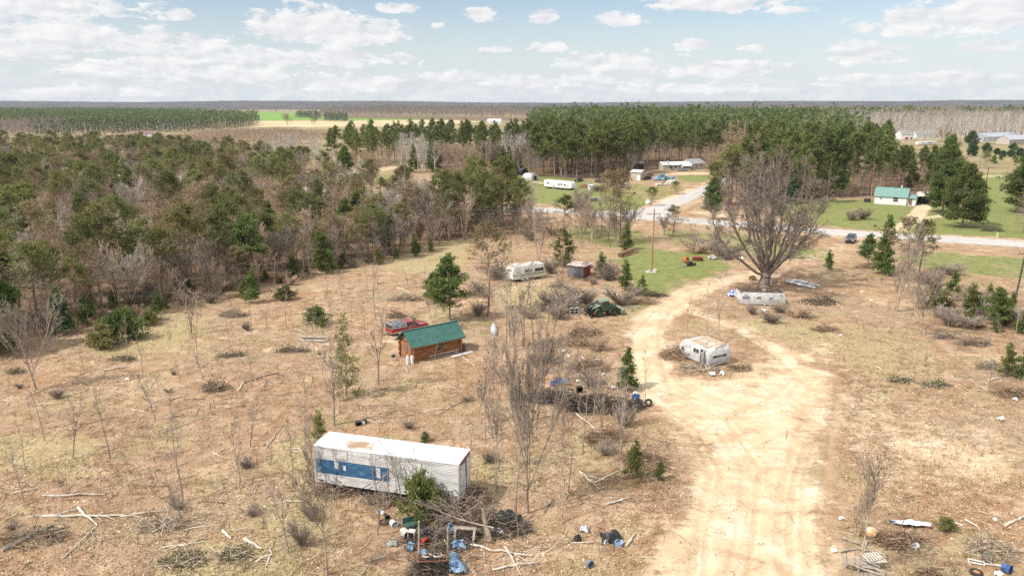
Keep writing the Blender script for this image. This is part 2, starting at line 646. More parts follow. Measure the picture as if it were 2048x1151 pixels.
ROAD = np.array([G(*q, 0)[:2] for q in ((2330, 512), (2048, 486), (1700, 468), (1300, 434), (1040, 417), (700, 386), (390, 359), (0, 328), (-300, 306))])
SIDE = np.array([G(*q, 0)[:2] for q in ((1275, 434), (1330, 414), (1392, 387), (1452, 362), (1500, 345))])
rd = np.minimum(seg_dist(Pn, ROAD), seg_dist(Pn, SIDE))
sand = np.maximum(sand, .55 * sstep(7.0 - rd + nz * 1.5, -1, 1))
grass *= sstep(rd, 5.5, 7.5)
hn = hbase(Pn[:, 0], Pn[:, 1]) - 0.13 * rut - .06 * sand
flat = sstep(rd, 6, 12)
hn *= flat
hz = np.zeros(len(P))
hz[near] = hn
full = lambda a: np.concatenate([[0]]) if a is None else a
m1 = np.zeros((len(P), 4))
m2 = np.zeros((len(P), 4))
for i, a in enumerate((sand, grass, dry)):
    m1[near, i] = a
m2[near, 0] = rut
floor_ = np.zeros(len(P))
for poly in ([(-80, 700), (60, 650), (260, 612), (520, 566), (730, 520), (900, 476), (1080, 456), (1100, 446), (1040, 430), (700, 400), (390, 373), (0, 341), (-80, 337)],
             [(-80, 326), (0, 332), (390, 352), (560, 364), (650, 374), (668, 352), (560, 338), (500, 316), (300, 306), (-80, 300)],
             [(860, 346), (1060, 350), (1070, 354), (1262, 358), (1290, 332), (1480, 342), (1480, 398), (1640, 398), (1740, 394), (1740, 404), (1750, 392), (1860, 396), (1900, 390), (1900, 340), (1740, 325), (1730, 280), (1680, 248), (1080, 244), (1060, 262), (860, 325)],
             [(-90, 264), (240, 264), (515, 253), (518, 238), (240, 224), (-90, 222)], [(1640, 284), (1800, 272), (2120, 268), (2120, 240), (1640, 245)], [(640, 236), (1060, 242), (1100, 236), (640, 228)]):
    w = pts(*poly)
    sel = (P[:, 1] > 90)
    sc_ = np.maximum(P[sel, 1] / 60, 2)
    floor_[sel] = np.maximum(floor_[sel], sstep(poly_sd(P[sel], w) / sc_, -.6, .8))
# fields far away
far = (P[:, 1] > 560)
Pf = P[far]
gf = np.zeros(len(Pf))
tf = np.zeros(len(Pf))
for poly in ([(470, 224), (600, 226), (700, 232), (880, 234), (900, 239), (700, 241), (500, 241)], [(300, 216), (420, 214), (420, 217), (300, 219)]):
    gf = np.maximum(gf, sstep(poly_sd(Pf, pts(*poly)), -10, 10))
for poly in ([(440, 241.5), (700, 241.5), (900, 239.5), (960, 243), (880, 251), (700, 254), (480, 254)],):
    tf = np.maximum(tf, sstep(poly_sd(Pf, pts(*poly)), -6, 6))
m2[far, 1] = gf
m2[far, 2] = tf
nr, nc = gx.shape
idx = np.arange(nr * nc).reshape(nr, nc)
Q = np.stack([idx[:-1, :-1], idx[:-1, 1:], idx[1:, 1:], idx[1:, :-1]], -1).reshape(-1, 4)

gm = bpy.data.materials.new('ground')
gm.use_nodes = True
g = NT(gm.node_tree)
geo = g.n('ShaderNodeNewGeometry')
pos = geo.outputs['Position']
A1 = g.n('ShaderNodeAttribute', attribute_name='m1')
A2 = g.n('ShaderNodeAttribute', attribute_name='m2')
s1 = g.n('ShaderNodeSeparateColor')
s2 = g.n('ShaderNodeSeparateColor')
g.l(A1.outputs['Color'], s1.inputs[0])
g.l(A2.outputs['Color'], s2.inputs[0])
aS, aG, aD = s1.outputs
aR, aF, aT = s2.outputs
nB = g.noise(pos, .07, 4, .6)
nM = g.noise(pos, .55, 8, .72, .3)
nF = g.noise(pos, 2.6, 8, .78, .4)
nX = g.noise(pos, 11, 4, .7)
litter = g.ramp(nM, [(.30, (0.193, 0.116, 0.066)), (.44, (0.297, 0.187, 0.110)), (.55, (0.380, 0.253, 0.160)), (.70, (0.506, 0.369, 0.259))])
litter = g.mix(g.m('MULTIPLY', g.ss(nB, .48, .66), .55), litter, (.36, .285, .185))
litter = g.mix(g.m('MULTIPLY', g.ss(nB, .46, .30), .5), litter, (.37, .205, .105))
dark = g.ss(nF, .47, .33)
litter = g.mix(g.m('MULTIPLY', dark, .55), litter, (.12, .075, .042))
pale = g.ss(nX, .60, .72)
litter = g.mix(g.m('MULTIPLY', pale, .65), litter, (.68, .56, .42))
litter = g.mix(g.m('MULTIPLY', g.ss(nX, .42, .30), .6), litter, (.07, .043, .024))
chip = g.ss(g.noise(pos, 5.5, 3, .6), .63, .70)
litter = g.mix(g.m('MULTIPLY', chip, .45), litter, (.60, .46, .31))
nP = g.noise(pos, .11, 5, .68, .5)
litter = g.mix(g.m('MULTIPLY', g.ss(g.m('ADD', nP, g.m('MULTIPLY', g.m('SUBTRACT', nM, .5), .35)), .52, .66), .62), litter, g.ramp(nF, [(.3, (0.330, 0.209, 0.121)), (.5, (0.528, 0.374, 0.242)), (.7, (0.704, 0.550, 0.396))]))
drycol = g.ramp(nF, [(.30, (.17, .14, .06)), (.48, (.36, .295, .15)), (.68, (.54, .45, .27))])
dfac = g.ss(g.m('ADD', aD, g.m('MULTIPLY', g.m('SUBTRACT', nM, .5), 1.6)), .22, .78)
col = g.mix(g.m('MULTIPLY', dfac, .8), litter, drycol)
dn = g.m('MULTIPLY', g.ss(g.noise(pos, .13, 6, .7), .50, .64), .60)
col = g.mix(dn, col, g.ramp(nF, [(.3, (.16, .135, .06)), (.5, (.35, .29, .15)), (.7, (.50, .42, .25))]))
grasscol = g.ramp(g.m('MULTIPLY_ADD', nF, .55, g.m('MULTIPLY', nM, .45)), [(.32, (.080, .095, .026)), (.44, (.155, .180, .052)), (.54, (.225, .235, .085)), (.66, (.34, .29, .15))])
gfac = g.ss(g.m('ADD', aG, g.m('MULTIPLY', g.m('SUBTRACT', g.noise(pos, .22, 6, .7), .5), 1.9)), .28, .85)
col = g.mix(gfac, col, grasscol)
# sand: bright yellow buff, torn up at its edge and speckled with litter
sandcol = g.ramp(g.noise(pos, .30, 5, .62, .6), [(.28, (.46, .315, .190)), (.42, (.58, .435, .280)), (.54, (.655, .525, .360)), (.70, (.71, .62, .49))])
sandcol = g.mix(g.m('MULTIPLY', g.ss(nF, .50, .30), .45), sandcol, (.40, .26, .135))
sandcol = g.mix(g.m('MULTIPLY', g.ss(g.noise(pos, 16, 3, .7), .58, .74), .35), sandcol, (.42, .25, .12))
mp = g.n('ShaderNodeMapping')
mp.inputs['Rotation'].default_value = (0, 0, R(28))
mp.inputs['Scale'].default_value = (.30, 2.2, 1)
g.l(pos, mp.inputs[0])
streak = g.noise(mp.outputs[0], 1.0, 4, .6, .8)
sfac = g.ss(g.m('ADD', g.m('ADD', aS, g.m('MULTIPLY', g.m('SUBTRACT', nM, .5), 1.15)), g.m('ADD', g.m('MULTIPLY', g.m('SUBTRACT', streak, .5), 1.0), g.m('MULTIPLY', g.m('SUBTRACT', nF, .5), .9))), .30, .95)
col = g.mix(g.m('MULTIPLY', sfac, .92), col, sandcol)
rf = g.m('MULTIPLY', g.ss(g.m('ADD', aR, g.m('MULTIPLY', g.m('SUBTRACT', nF, .5), 1.0)), .45, 1.1), .38)
col = g.mix(rf, col, g.ramp(nF, [(.35, (.26, .155, .08)), (.6, (.52, .36, .21))]))
# far country: brown scrub and grass, then the two fields
sy = g.n('ShaderNodeSeparateXYZ')
g.l(pos, sy.inputs[0])
farf = g.ss(sy.outputs[1], 260, 460)
scrub = g.ramp(g.noise(pos, .018, 6, .65), [(.32, (.15, .12, .062)), (.48, (.27, .215, .115)), (.66, (.36, .29, .165))])
col = g.mix(g.m('MULTIPLY', farf, g.m('SUBTRACT', 1.0, g.m('MAXIMUM', gfac, sfac))), col, scrub)
col = g.mix(aF, col, g.ramp(g.noise(pos, .01, 4), [(.35, (.14, .26, .045)), (.65, (.22, .34, .075))]))
col = g.mix(aT, col, g.ramp(g.noise(pos, .012, 4), [(.35, (.44, .35, .20)), (.65, (.56, .46, .29))]))
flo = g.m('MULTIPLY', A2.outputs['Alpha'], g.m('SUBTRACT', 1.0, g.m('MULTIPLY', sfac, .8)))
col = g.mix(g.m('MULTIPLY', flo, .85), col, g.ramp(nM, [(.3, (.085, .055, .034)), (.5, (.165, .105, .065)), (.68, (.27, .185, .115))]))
pb = g.n('ShaderNodeBsdfPrincipled')
pb.inputs['Roughness'].default_value = .95
pb.inputs['Specular IOR Level'].default_value = .15
g.l(col, pb.inputs['Base Color'])
bp_ = g.n('ShaderNodeBump')
bp_.inputs['Strength'].default_value = .5
bp_.inputs['Distance'].default_value = .16
g.l(g.m('ADD', g.m('MULTIPLY', nF, 1.0), g.m('MULTIPLY', nX, .35)), bp_.inputs['Height'])
g.l(bp_.outputs[0], pb.inputs['Normal'])
go = g.n('ShaderNodeOutputMaterial')
g.l(pb.outputs[0], go.inputs['Surface'])
gmesh = mesh_np('ground', [(np.column_stack([P, hz]), Q, gm)])
gmesh.shade_smooth()
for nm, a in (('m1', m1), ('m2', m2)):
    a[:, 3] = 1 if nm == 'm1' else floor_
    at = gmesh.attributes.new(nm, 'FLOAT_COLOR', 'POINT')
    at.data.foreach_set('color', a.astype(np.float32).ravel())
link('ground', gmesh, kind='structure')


def Hs(x, y):
    """height of the finished ground sheet (fine relief without the ruts)"""
    p = np.array([[x, y]])
    d = min(seg_dist(p, ROAD)[0], seg_dist(p, SIDE)[0])
    return Hz(x, y) * float(sstep(d, 6, 12))


def GP(px, py):
    v = G(px, py)
    return Vector((v.x, v.y, Hs(v.x, v.y) - .02))


# ------------------------------------------------------------------ roads
rm = bpy.data.materials.new('asphalt')
rm.use_nodes = True
g = NT(rm.node_tree)
tc = g.n('ShaderNodeTexCoord')
suv = g.n('ShaderNodeSeparateXYZ')
g.l(tc.outputs['UV'], suv.inputs[0])
mp = g.n('ShaderNodeMapping')
mp.inputs['Scale'].default_value = (9, .035, 1)
g.l(tc.outputs['UV'], mp.inputs[0])
w1 = g.noise(mp.outputs[0], 1.0, 4, .6)
geo = g.n('ShaderNodeNewGeometry')
w2 = g.noise(geo.outputs['Position'], .5, 5, .65)
c = g.ramp(g.m('MULTIPLY_ADD', w1, .6, g.m('MULTIPLY', w2, .4)), [(.36, (.35, .325, .30)), (.5, (.46, .43, .40)), (.66, (.56, .53, .50))])
crack = g.ss(g.noise(geo.outputs['Position'], 1.6, 5, .7, 1.5), .64, .72)
c = g.mix(g.m('MULTIPLY', crack, .4), c, (.26, .23, .20))
p = g.n('ShaderNodeBsdfPrincipled')
p.inputs['Roughness'].default_value = .9
g.l(c, p.inputs['Base Color'])
o = g.n('ShaderNodeOutputMaterial')
g.l(p.outputs[0], o.inputs['Surface'])


def ribbon(name, line, hw, z, m, flare=None):
    line = [Vector((*q, 0)) for q in line]
    P2 = []
    for a, b in zip(line[:-1], line[1:]):
        n = max(2, int((b - a).length / 6))
        P2 += [a.lerp(b, i / n) for i in range(n)]
    P2.append(line[-1])
    sm = P2[:]
    for _ in range(8):
        sm = [sm[0]] + [(sm[i - 1] + sm[i] * 2 + sm[i + 1]) / 4 for i in range(1, len(sm) - 1)] + [sm[-1]]
    V, Fq, uv, L = [], [], [], 0
    K = 6
    for i, q in enumerate(sm):
        t = (sm[min(i + 1, len(sm) - 1)] - sm[max(i - 1, 0)]).normalized()
        nrm = Vector((-t.y, t.x, 0))
        w = hw * (flare(i / (len(sm) - 1)) if flare else 1) + .25 * math.sin(i * 1.7) * .4
        for k in range(K + 1):
            u = k / K * 2 - 1
            V.append(q + nrm * w * u + Vector((0, 0, z - .05 * u * u)))
            uv.append(((u + 1) / 2, L))
        if i < len(sm) - 1:
            L += (sm[i + 1] - q).length
    for i in range(len(sm) - 1):
        for k in range(K):
            a = i * (K + 1) + k
            Fq.append((a, a + K + 1, a + K + 2, a + 1))
    me = bpy.data.meshes.new(name)
    me.from_pydata([tuple(v) for v in V], [], [f[::-1] for f in Fq])
    l = me.uv_layers.new(name='UVMap')
    for lp in me.loops:
        l.data[lp.index].uv = uv[lp.vertex_index]
    me.materials.append(m)
    me.shade_smooth()
    return link(name, me, kind='structure')


ribbon('road', ROAD, 4.6, .085, rm)
ribbon('side_road', SIDE, 3.6, .077, rm, lambda t: 1 + 1.7 * max(0, 1 - t * 6) ** 2)

# ------------------------------------------------------------------ shared materials for built things
WHITE = mat('white_paint', (.70, .70, .68), (.84, .84, .82), 1.2, .5)
GREYW = mat('weathered_white', (.42, .41, .38), (.74, .73, .70), 1.6, .6, bump=.15, bscale=6, lo=.30, hi=.62)
DARK = mat('dark_gap', (.018, .016, .014), rough=.8)  # near-black, on some parts painted in for the shade inside openings
GLASS = mat('dark_glass', (.03, .035, .04), rough=.08)
LGLASS = mat('pale_glass', (.16, .19, .21), rough=.12)
RUST = mat('rust', (.16, .06, .03), (.30, .15, .08), 5, .9)
STEEL = mat('grey_steel', (.30, .31, .32), (.45, .46, .47), 4, .45, metal=.6)
ALU = mat('aluminium', (.50, .50, .50), (.66, .66, .66), 5, .45, metal=.5)
RUBBER = mat('rubber', (.018, .018, .018), (.05, .047, .043), 8, .85)
BLACK = mat('black_plastic', (.015, .015, .016), (.04, .04, .042), 8, .5)
WOOD = mat('grey_wood', (.22, .18, .14), (.45, .39, .32), 3, .85, stretch=(1, 1, 1), bump=.3)
OLDWOOD = mat('brown_wood', (.16, .09, .05), (.33, .21, .12), 3, .85, bump=.3)
BARKM = mat('bark', (.075, .055, .04), (.20, .155, .12), 3, .95, bump=.5, bscale=9, objvar=.4)
CHROME = mat('bright_metal', (.6, .6, .6), rough=.25, metal=.9)
GREENROOF = mat('green_metal_roof', (.024, .100, .080), (.060, .160, .130), 1.6, .5, detail=7, lo=.3, hi=.7)
GRAYROOF = mat('grey_shingles', (.22, .22, .225), (.33, .33, .335), 2.0, .9)
BROWNROOF = mat('brown_shingles', (.17, .10, .085), (.25, .16, .135), 2.0, .9)
BLUEP = mat('blue_plastic', (.02, .05, .17), (.07, .15, .34), 3, .5)
TARP = mat('blue_tarp', (.07, .16, .30), (.32, .44, .56), 2.4, .55, detail=7)
REDP = mat('red_plastic', (.40, .03, .02), (.55, .06, .04), 3, .45)
ORANGE = mat('orange_plastic', (.62, .13, .02), (.75, .22, .05), 3, .5)
TAN = mat('tan_siding', (.44, .38, .31), (.54, .48, .40), 2, .7)
CONC = mat('concrete', (.42, .39, .34), (.60, .57, .52), 4, .9, bump=.2)


def frame_of(A, Bp, z=None):
    """origin at the middle of a front edge seen at two pixels, x along it (left to right), y away from us"""
    a = G(*A, z) if z is not None else GP(*A)
    b = G(*Bp, z) if z is not None else GP(*Bp)
    d = b - a
    return (a + b) / 2, atan2(d.y, d.x), hypot(d.x, d.y)


def win(parent, loc, rz, w, h, fm, pm, bars=0, fr=.06, name='window', sub='pane'):
    b = B()
    b.box(-w / 2, -w / 2 + fr, -.04, .03, 0, h).box(w / 2 - fr, w / 2, -.04, .03, 0, h)
    b.box(-w / 2 + fr, w / 2 - fr, -.04, .03, 0, fr).box(-w / 2 + fr, w / 2 - fr, -.04, .03, h - fr, h)
    for k in range(bars):
        x = -w / 2 + w * (k + 1) / (bars + 1)
        b.box(x - fr / 2, x + fr / 2, -.04, .03, fr, h - fr)
    if bars == -1:
        b.box(-w / 2 + fr, w / 2 - fr, -.04, .03, h / 2 - fr / 2, h / 2 + fr / 2)
    o = b.out(name, fm, parent)
    o.location = loc
    o.rotation_euler = (0, 0, rz)
    B().box(-w / 2 + fr * .9, w / 2 - fr * .9, -.015, .01, fr * .9, h - fr * .9).out(sub, pm, o)
    return o


# ------------------------------------------------------------------ semi trailer
def semi_trailer():
    p, rz, L = frame_of((632, 962), (919, 1004), .8)
    p.z = 0
    t = thing('semi_trailer', 'long white box semi trailer with a faded blue stripe, abandoned in the cleared brush', 'trailer', p, rz)
    Wd, zb, zt = 2.55, .8, 3.92
    X = L / 2
    side = mat('ribbed_white_metal', (.33, .32, .29), (.62, .61, .59), .9, .55, detail=6, lo=.32, hi=.58, stretch=(.5, .5, 2.2), bump=.1)
    n = 26
    prof = []
    for k in range(n):
        z0, z1 = zb + (zt - zb) * k / n, zb + (zt - zb) * (k + 1) / n
        prof += [(0.0, z0), (-.022, z0 + .02), (-.022, z1 - .035), (0.0, z1 - .015)]
    prof += [(0.0, zt), (.06, zt), (.06, zb)]
    B().prism(prof, -X, X).out('side_wall', side, t, smooth=0)
    B().box(-X, X, Wd - .06, Wd, zb, zt).out('far_wall', side, t)
    b = B().box(-X - .02, -X + .06, .06, Wd - .06, zb, zt)
    b.cyl((-X + .05, .04, zb), (-X + .05, .04, zt), .09, n=10)
    b.out('nose_wall', side, t)
    B().box(-X + .06, X - .05, .06, Wd - .06, zb + .0, zb + .14).out('floor', OLDWOOD, t)
    roofm = bpy.data.materials.new('trailer_roof')
    roofm.use_nodes = True
    g = NT(roofm.node_tree)
    tc = g.n('ShaderNodeTexCoord')
    vm = g.n('ShaderNodeVectorMath', operation='DISTANCE')
    mp = g.n('ShaderNodeMapping')
    mp.inputs['Scale'].default_value = (.62, 1.0, 0)
    g.l(tc.outputs['Object'], mp.inputs[0])
    g.l(mp.outputs[0], vm.inputs[0])
    vm.inputs[1].default_value = (-X * .42 * .62, .9, 0)
    d = g.m('ADD', vm.outputs['Value'], g.m('MULTIPLY', g.m('SUBTRACT', g.noise(tc.outputs['Object'], 1.3, 6, .7), .5), 1.7))
    f = g.ss(d, 1.05, .35)
    base = g.ramp(g.noise(tc.outputs['Object'], .8, 5, .65), [(.35, (.70, .70, .68)), (.6, (.86, .86, .85))])
    c = g.mix(g.m('MULTIPLY', f, .95), base, (.33, .21, .115))
    g2 = g.ss(g.noise(tc.outputs['Object'], 2.4, 6, .75), .62, .75)
    c = g.mix(g.m('MULTIPLY', g2, .35), c, (.40, .33, .26))
    pb = g.n('ShaderNodeBsdfPrincipled')
    pb.inputs['Roughness'].default_value = .55
    g.l(c, pb.inputs['Base Color'])
    o = g.n('ShaderNodeOutputMaterial')
    g.l(pb.outputs[0], o.inputs['Surface'])
    b = B()
    rings = []
    for k in range(25):
        x = -X - .03 + (2 * X + .06) * k / 24
        sag = .02 * math.sin(k * 1.9)
        rings.append([(x, -.04, zt - .05), (x, -.04, zt + .04), (x, .5, zt + .07 + sag), (x, Wd / 2, zt + .09 + sag), (x, Wd - .5, zt + .07), (x, Wd + .04, zt + .04), (x, Wd + .04, zt - .05)])
    b.loft(rings)
    b.out('roof', roofm, t, smooth=30)
    # faded blue stripe, torn off in places
    H = zt - zb
    blue = mat('faded_blue_paint', (.020, .085, .19), (.36, .43, .48), 2.6, .6, detail=8, lo=.42, hi=.74, stretch=(.5, 1, 5.0), c3=(.045, .14, .27))
    x0, x1 = -X + .02, X * .06
    zz0, zz1 = zb + H * .28, zb + H * .66
    b = B()
    ncol = 9
    for k in range(ncol):
        b.box(x0 + (x1 - x0) * k / ncol, x0 + (x1 - x0) * (k + 1) / ncol - .012, -.031, -.024, zz0, zz1)
    b.out('blue_stripe', blue, t)
    for (cx, w, z0, z1) in ((-.68, .33, .46, .64), (-.57, .22, .44, .56), (-.09, .32, .36, .62)):
        xx = X * cx
        b = B().loft([[(xx - w * .5, q, zb + H * z0), (xx + w * .5, q, zb + H * (z0 - .02)), (xx + w * .58, q, zb + H * (z1 - .05)), (xx + w * .45, q, zb + H * z1), (xx - w * .6, q, zb + H * (z1 + .01))] for q in (-.036, -.0325)])
        b.out('torn_patch', GREYW, t)
    # side doors and panels with their dark outlines
    def panel(nm, xa, xb, za, zc, m):
        q = B().box(xa, xb, -.036, -.024, za, zc).out(nm, m, t)
        e = .022
        B().box(xa - e, xa, -.045, -.022, za - e, zc + e).box(xb, xb + e, -.045, -.022, za - e, zc + e).box(xa, xb, -.045, -.022, zc, zc + e).box(xa, xb, -.045, -.022, za - e, za).out('panel_edge', RUST, q)
        return q
    panel('side_door', X * .285, X * .50, zb + H * .44, zb + H * .90, WHITE)
    panel('lower_door', X * .285, X * .50, zb + H * .03, zb + H * .425, GREYW)
    panel('upper_panel', -X * .72, -X * .52, zb + H * .72, zb + H * .94, GREYW)
    B().box(X * .43, X * .485, -.043, -.037, zb + H * .55, zb + H * .575).out('door_latch', RUST, t)
    q = B()
    for k in range(7):
        q.box(X * .69 + k * .165, X * .69 + k * .165 + .15, -.05, -.024, zb + H * .06, zb + H * .27)
    q.out('slatted_vent', WOOD, t)
    B().bar((X * .67, -.06, zb + H * .29), (X * .90, -.06, zb + H * .29), .05).bar((X * .67, -.06, zb + H * .05), (X * .90, -.06, zb + H * .05), .05).bar((X * .905, -.06, zb - .3), (X * .905, -.06, zb + H * .32), .05).out('vent_frame', ALU, t)
    # rear frame and the two swing doors, one standing ajar
    B().box(X - .05, X + .03, -.03, .12, zb, zt).out('corner_post', ALU, t)
    B().box(X - .05, X + .03, Wd - .12, Wd + .03, zb, zt).out('corner_post', ALU, t)
    B().box(X - .04, X + .035, .12, Wd - .12, zt - .22, zt - .01).out('door_header', RUST, t)
    B().box(X - .04, X + .035, .12, Wd - .12, zb - .12, zb + .06).out('sill', RUST, t)
    d1 = B()
    d1.box(X - .01, X + .03, .14, Wd * .56, zb + .07, zt - .24)
    d1.out('rear_door', GREYW, t)
    d2 = B()
    d2.box(0, .04, -Wd * .36, 0, 0, zt - zb - .34)
    q = d2.out('rear_door', GREYW, t)
    q.location = (X - .01, Wd - .14, zb + .08)
    q.rotation_euler = (0, 0, R(5))
    for z in (.5, 1.2, 2.0, 2.6):
        B().box(X + .03, X + .055, .14, .5, zb + z, zb + z + .07).out('hinge', RUST, t)
    B().box(X - .09, X - .08, Wd * .5, Wd * .64, zb + .1, zt - .2).out('inner_shade_sheet', DARK, t)  # black sheet painted in for the shade behind the door gap
    B().add([(X + .036, .2, zt - .26), (X + .036, Wd - .15, zt - .62), (X + .036, Wd - .15, zt - .24), (X + .04, .2, zt - .26), (X + .04, Wd - .15, zt - .62), (X + .04, Wd - .15, zt - .24)], [(0, 1, 2), (5, 4, 3), (0, 3, 4, 1), (1, 4, 5, 2), (2, 5, 3, 0)]).out('torn_gap', RUST, t)
    b = B()
    for yy in (.75, Wd - .75):
        b.box(-X + .3, X - .1, yy - .06, yy + .06, zb - .22, zb - .01)
    for k in range(10):
        x = -X + .5 + k * (2 * X - 1) / 9
        b.box(x - .04, x + .04, .05, Wd - .05, zb - .09, zb - .012)
    b.out('chassis', DARK, t)
    for x in (-X * .62, -X * .62 + 1.25):
        for yy in (.3, Wd - .3):
            w = B().torus((x, yy, .42), .33, .15, (0, 1, 0), flat=.9)
            w = w.out('wheel', RUBBER, t)
            B().cyl((x, yy - .08, .42), (x, yy + .08, .42), .24).out('rim', RUST, w)
    for yy in (.5, Wd - .5):
        B().box(X * .45 - .06, X * .45 + .06, yy - .06, yy + .06, .0, zb - .2).out('landing_leg', RUST, t)
    return t


semi_trailer()


# ------------------------------------------------------------------ log cabin
def log_cabin():
    p, rz, L = frame_of((826, 724), (922, 704))
    p.z -= .05
    t = thing('log_cabin', 'small log cabin with a green metal roof and a grey tank at its corner', 'cabin', p, rz)
    D, H, Rg = 3.1, 2.35, 3.55
    logm = mat('orange_logs', (.17, .065, .026), (.44, .215, .095), 2.2, .8, detail=7, stretch=(.6, .6, 5), c3=(.31, .135, .055), lo=.3, hi=.7)
    X = L / 2
    b = B()
    n = 10
    r = H / n / 2 * 1.06
    for k in range(n):
        z = H / n * (k + .5)
        e = .16 + .12 * ((k * 7) % 3) / 2
        if k % 2 == 0 or True:
            zz = z
            b.cyl((-X - e, .1, zz), (X + e, .1, zz), r, r * .93, 10)
            b.cyl((-X - e, D - .1, zz), (X + e, D - .1, zz), r, r * .93, 10)
        zo = z + H / n * .5
        if k < n - 1:
            b.cyl((-X + .1, -e, zo), (-X + .1, D + e, zo), r, r * .95, 10)
            b.cyl((X - .1, -e, zo), (X - .1, D + e, zo), r, r * .95, 10)
    b.out('log_wall', logm, t, smooth=50)
    for sx in (-X + .1, X - .1):
        b = B().add([(sx - .05, .1, H), (sx - .05, D - .1, H), (sx - .05, D / 2, Rg - .1), (sx + .05, .1, H), (sx + .05, D - .1, H), (sx + .05, D / 2, Rg - .1)],
              [(0, 1, 2), (5, 4, 3), (0, 3, 4, 1), (1, 4, 5, 2), (2, 5, 3, 0)])
        b.out('gable', OLDWOOD, t)
    b = B()
    sl = (Rg - H) / (D / 2)
    ov = .5
    for s0 in (0, 1):
        ye = -ov if s0 == 0 else D + ov
        ze = H - ov * sl + .12
        v = [(-X - .42, ye, ze), (X + .42, ye, ze), (X + .42, D / 2, Rg + .12), (-X - .42, D / 2, Rg + .12)]
        b.add(v + [(q[0], q[1], q[2] - .05) for q in v], [(0, 1, 2, 3), (7, 6, 5, 4), (0, 4, 5, 1), (1, 5, 6, 2), (2, 6, 7, 3), (3, 7, 4, 0)])
        for k in range(17):
            x = -X - .42 + (2 * X + .84) * k / 16
            b.bar((x, ye, ze + .012), (x, D / 2, Rg + .132), .035, .03)
    b.bar((-X - .44, D / 2, Rg + .14), (X + .44, D / 2, Rg + .14), .22, .05)
    b.out('roof', GREENROOF, t, smooth=0)
    B().bar((-X - .40, -ov + .02, H - ov * sl + .02), (X + .40, -ov + .02, H - ov * sl + .02), .03, .12).out('fascia', OLDWOOD, t)
    win(t, (X * .13, -.03, .98), 0, .72, .92, OLDWOOD, GLASS, bars=1)
    win(t, (-X - .03, D * .5, 1.0), -pi / 2, .6, .9, OLDWOOD, LGLASS)
    B().box(-X - .03, X + .03, -.06, D + .06, -.2, .02).out('foundation', CONC, t)
    B().box(X + .12, X + .2, .6, 1.5, .1, 2.0).out('door', OLDWOOD, t)
    M = Matrix.Translation(p) @ Matrix.Rotation(rz, 4, 'Z')
    w = lambda x, y, z: M @ Vector((x, y, z))
    # things that stand by the cabin
    for k, (x, y) in enumerate(((-X - .35, -.45), (-X - .82, -.20))):
        q = thing('gas_cylinder', ('white gas cylinder at the cabin corner, nearer the log wall' if k == 0 else 'white gas cylinder at the cabin corner, farther from the logs'), 'gas cylinder', w(x, y, .05), rz, 'gas cylinders by the cabin')
        B().cyl((0, 0, .05), (0, 0, .95), .19, n=14).ball((0, 0, .95), .19, rz=.14).out('tank', WHITE, q)
        B().cyl((0, 0, 1.04), (0, 0, 1.18), .10, n=10).out('valve_collar', GREYW, q)
        B().cyl((0, 0, 0), (0, 0, .06), .15, n=10).out('foot_ring', GREYW, q)
    q = thing('ladder', 'aluminium ladder lying on edge along the foot of the log cabin', 'ladder', w(-X * .42, -.42, 0), rz + R(1))
    for z in (.12, .58):
        B().bar((0, 0, z), (X * 1.28, .05, z), .05, .07).out('rail', ALU, q)
    b = B()
    for k in range(15):
        x = .12 + k * (X * 1.28 - .2) / 14
        b.bar((x, 0.02, .12), (x, .02, .58), .035)
    b.out('rung', ALU, q)
    b = B().box(0, X * .95, -.62, -.02, .04, .10)
    for k in range(6):
        b.box(X * .95 * k / 6, X * .95 * k / 6 + .03, -.62, -.02, .10, .125)
    q = b.out('metal_sheet', WHITE, smooth=0, label='white metal sheet lying on the ground below the cabin ladder', cat='sheet')
    q.location = w(X * .42, -.62, .02)
    q.rotation_euler = (R(-3), R(1), rz + R(6))
    q = thing('barrel', 'dark barrel standing at the right end of the log cabin', 'barrel', w(X + .62, .35, 0), rz)
    B().cyl((0, 0, 0), (0, 0, .88), .29, n=16).out('drum', mat('dark_drum', (.05, .05, .045), (.13, .12, .10), 5, .6), q)
    B().torus((0, 0, .3), .29, .02, (0, 0, 1)).torus((0, 0, .6), .29, .02, (0, 0, 1)).torus((0, 0, .87), .285, .025, (0, 0, 1)).out('hoop', RUST, q)
    q = thing('charcoal_grill', 'small dark grill standing by the left gable of the cabin', 'grill', w(-X - 1.6, 1.9, 0), 0)
    B().ball((0, 0, .75), .28, rz=.2).out('bowl', BLACK, q)
    for k in range(3):
        a = k * 2.09
        B().bar((cos(a) * .12, sin(a) * .12, .62), (cos(a) * .3, sin(a) * .3, 0), .03).out('leg', STEEL, q)


log_cabin()


# ------------------------------------------------------------------ cars
def wheel(parent, x, y, r, w, rimm=None):
    o = B().torus((0, 0, 0), r * .78, r * .24, (1, 0, 0), flat=w / (r * .5)).out('wheel', RUBBER, parent)
    o.location = (x, y, r)
    s = 1 if x > 0 else -1
    B().cyl((s * w * .28, 0, 0), (s * w * .44, 0, 0), r * .60, r * .5, 14).out('rim', rimm or STEEL, o)
    return o


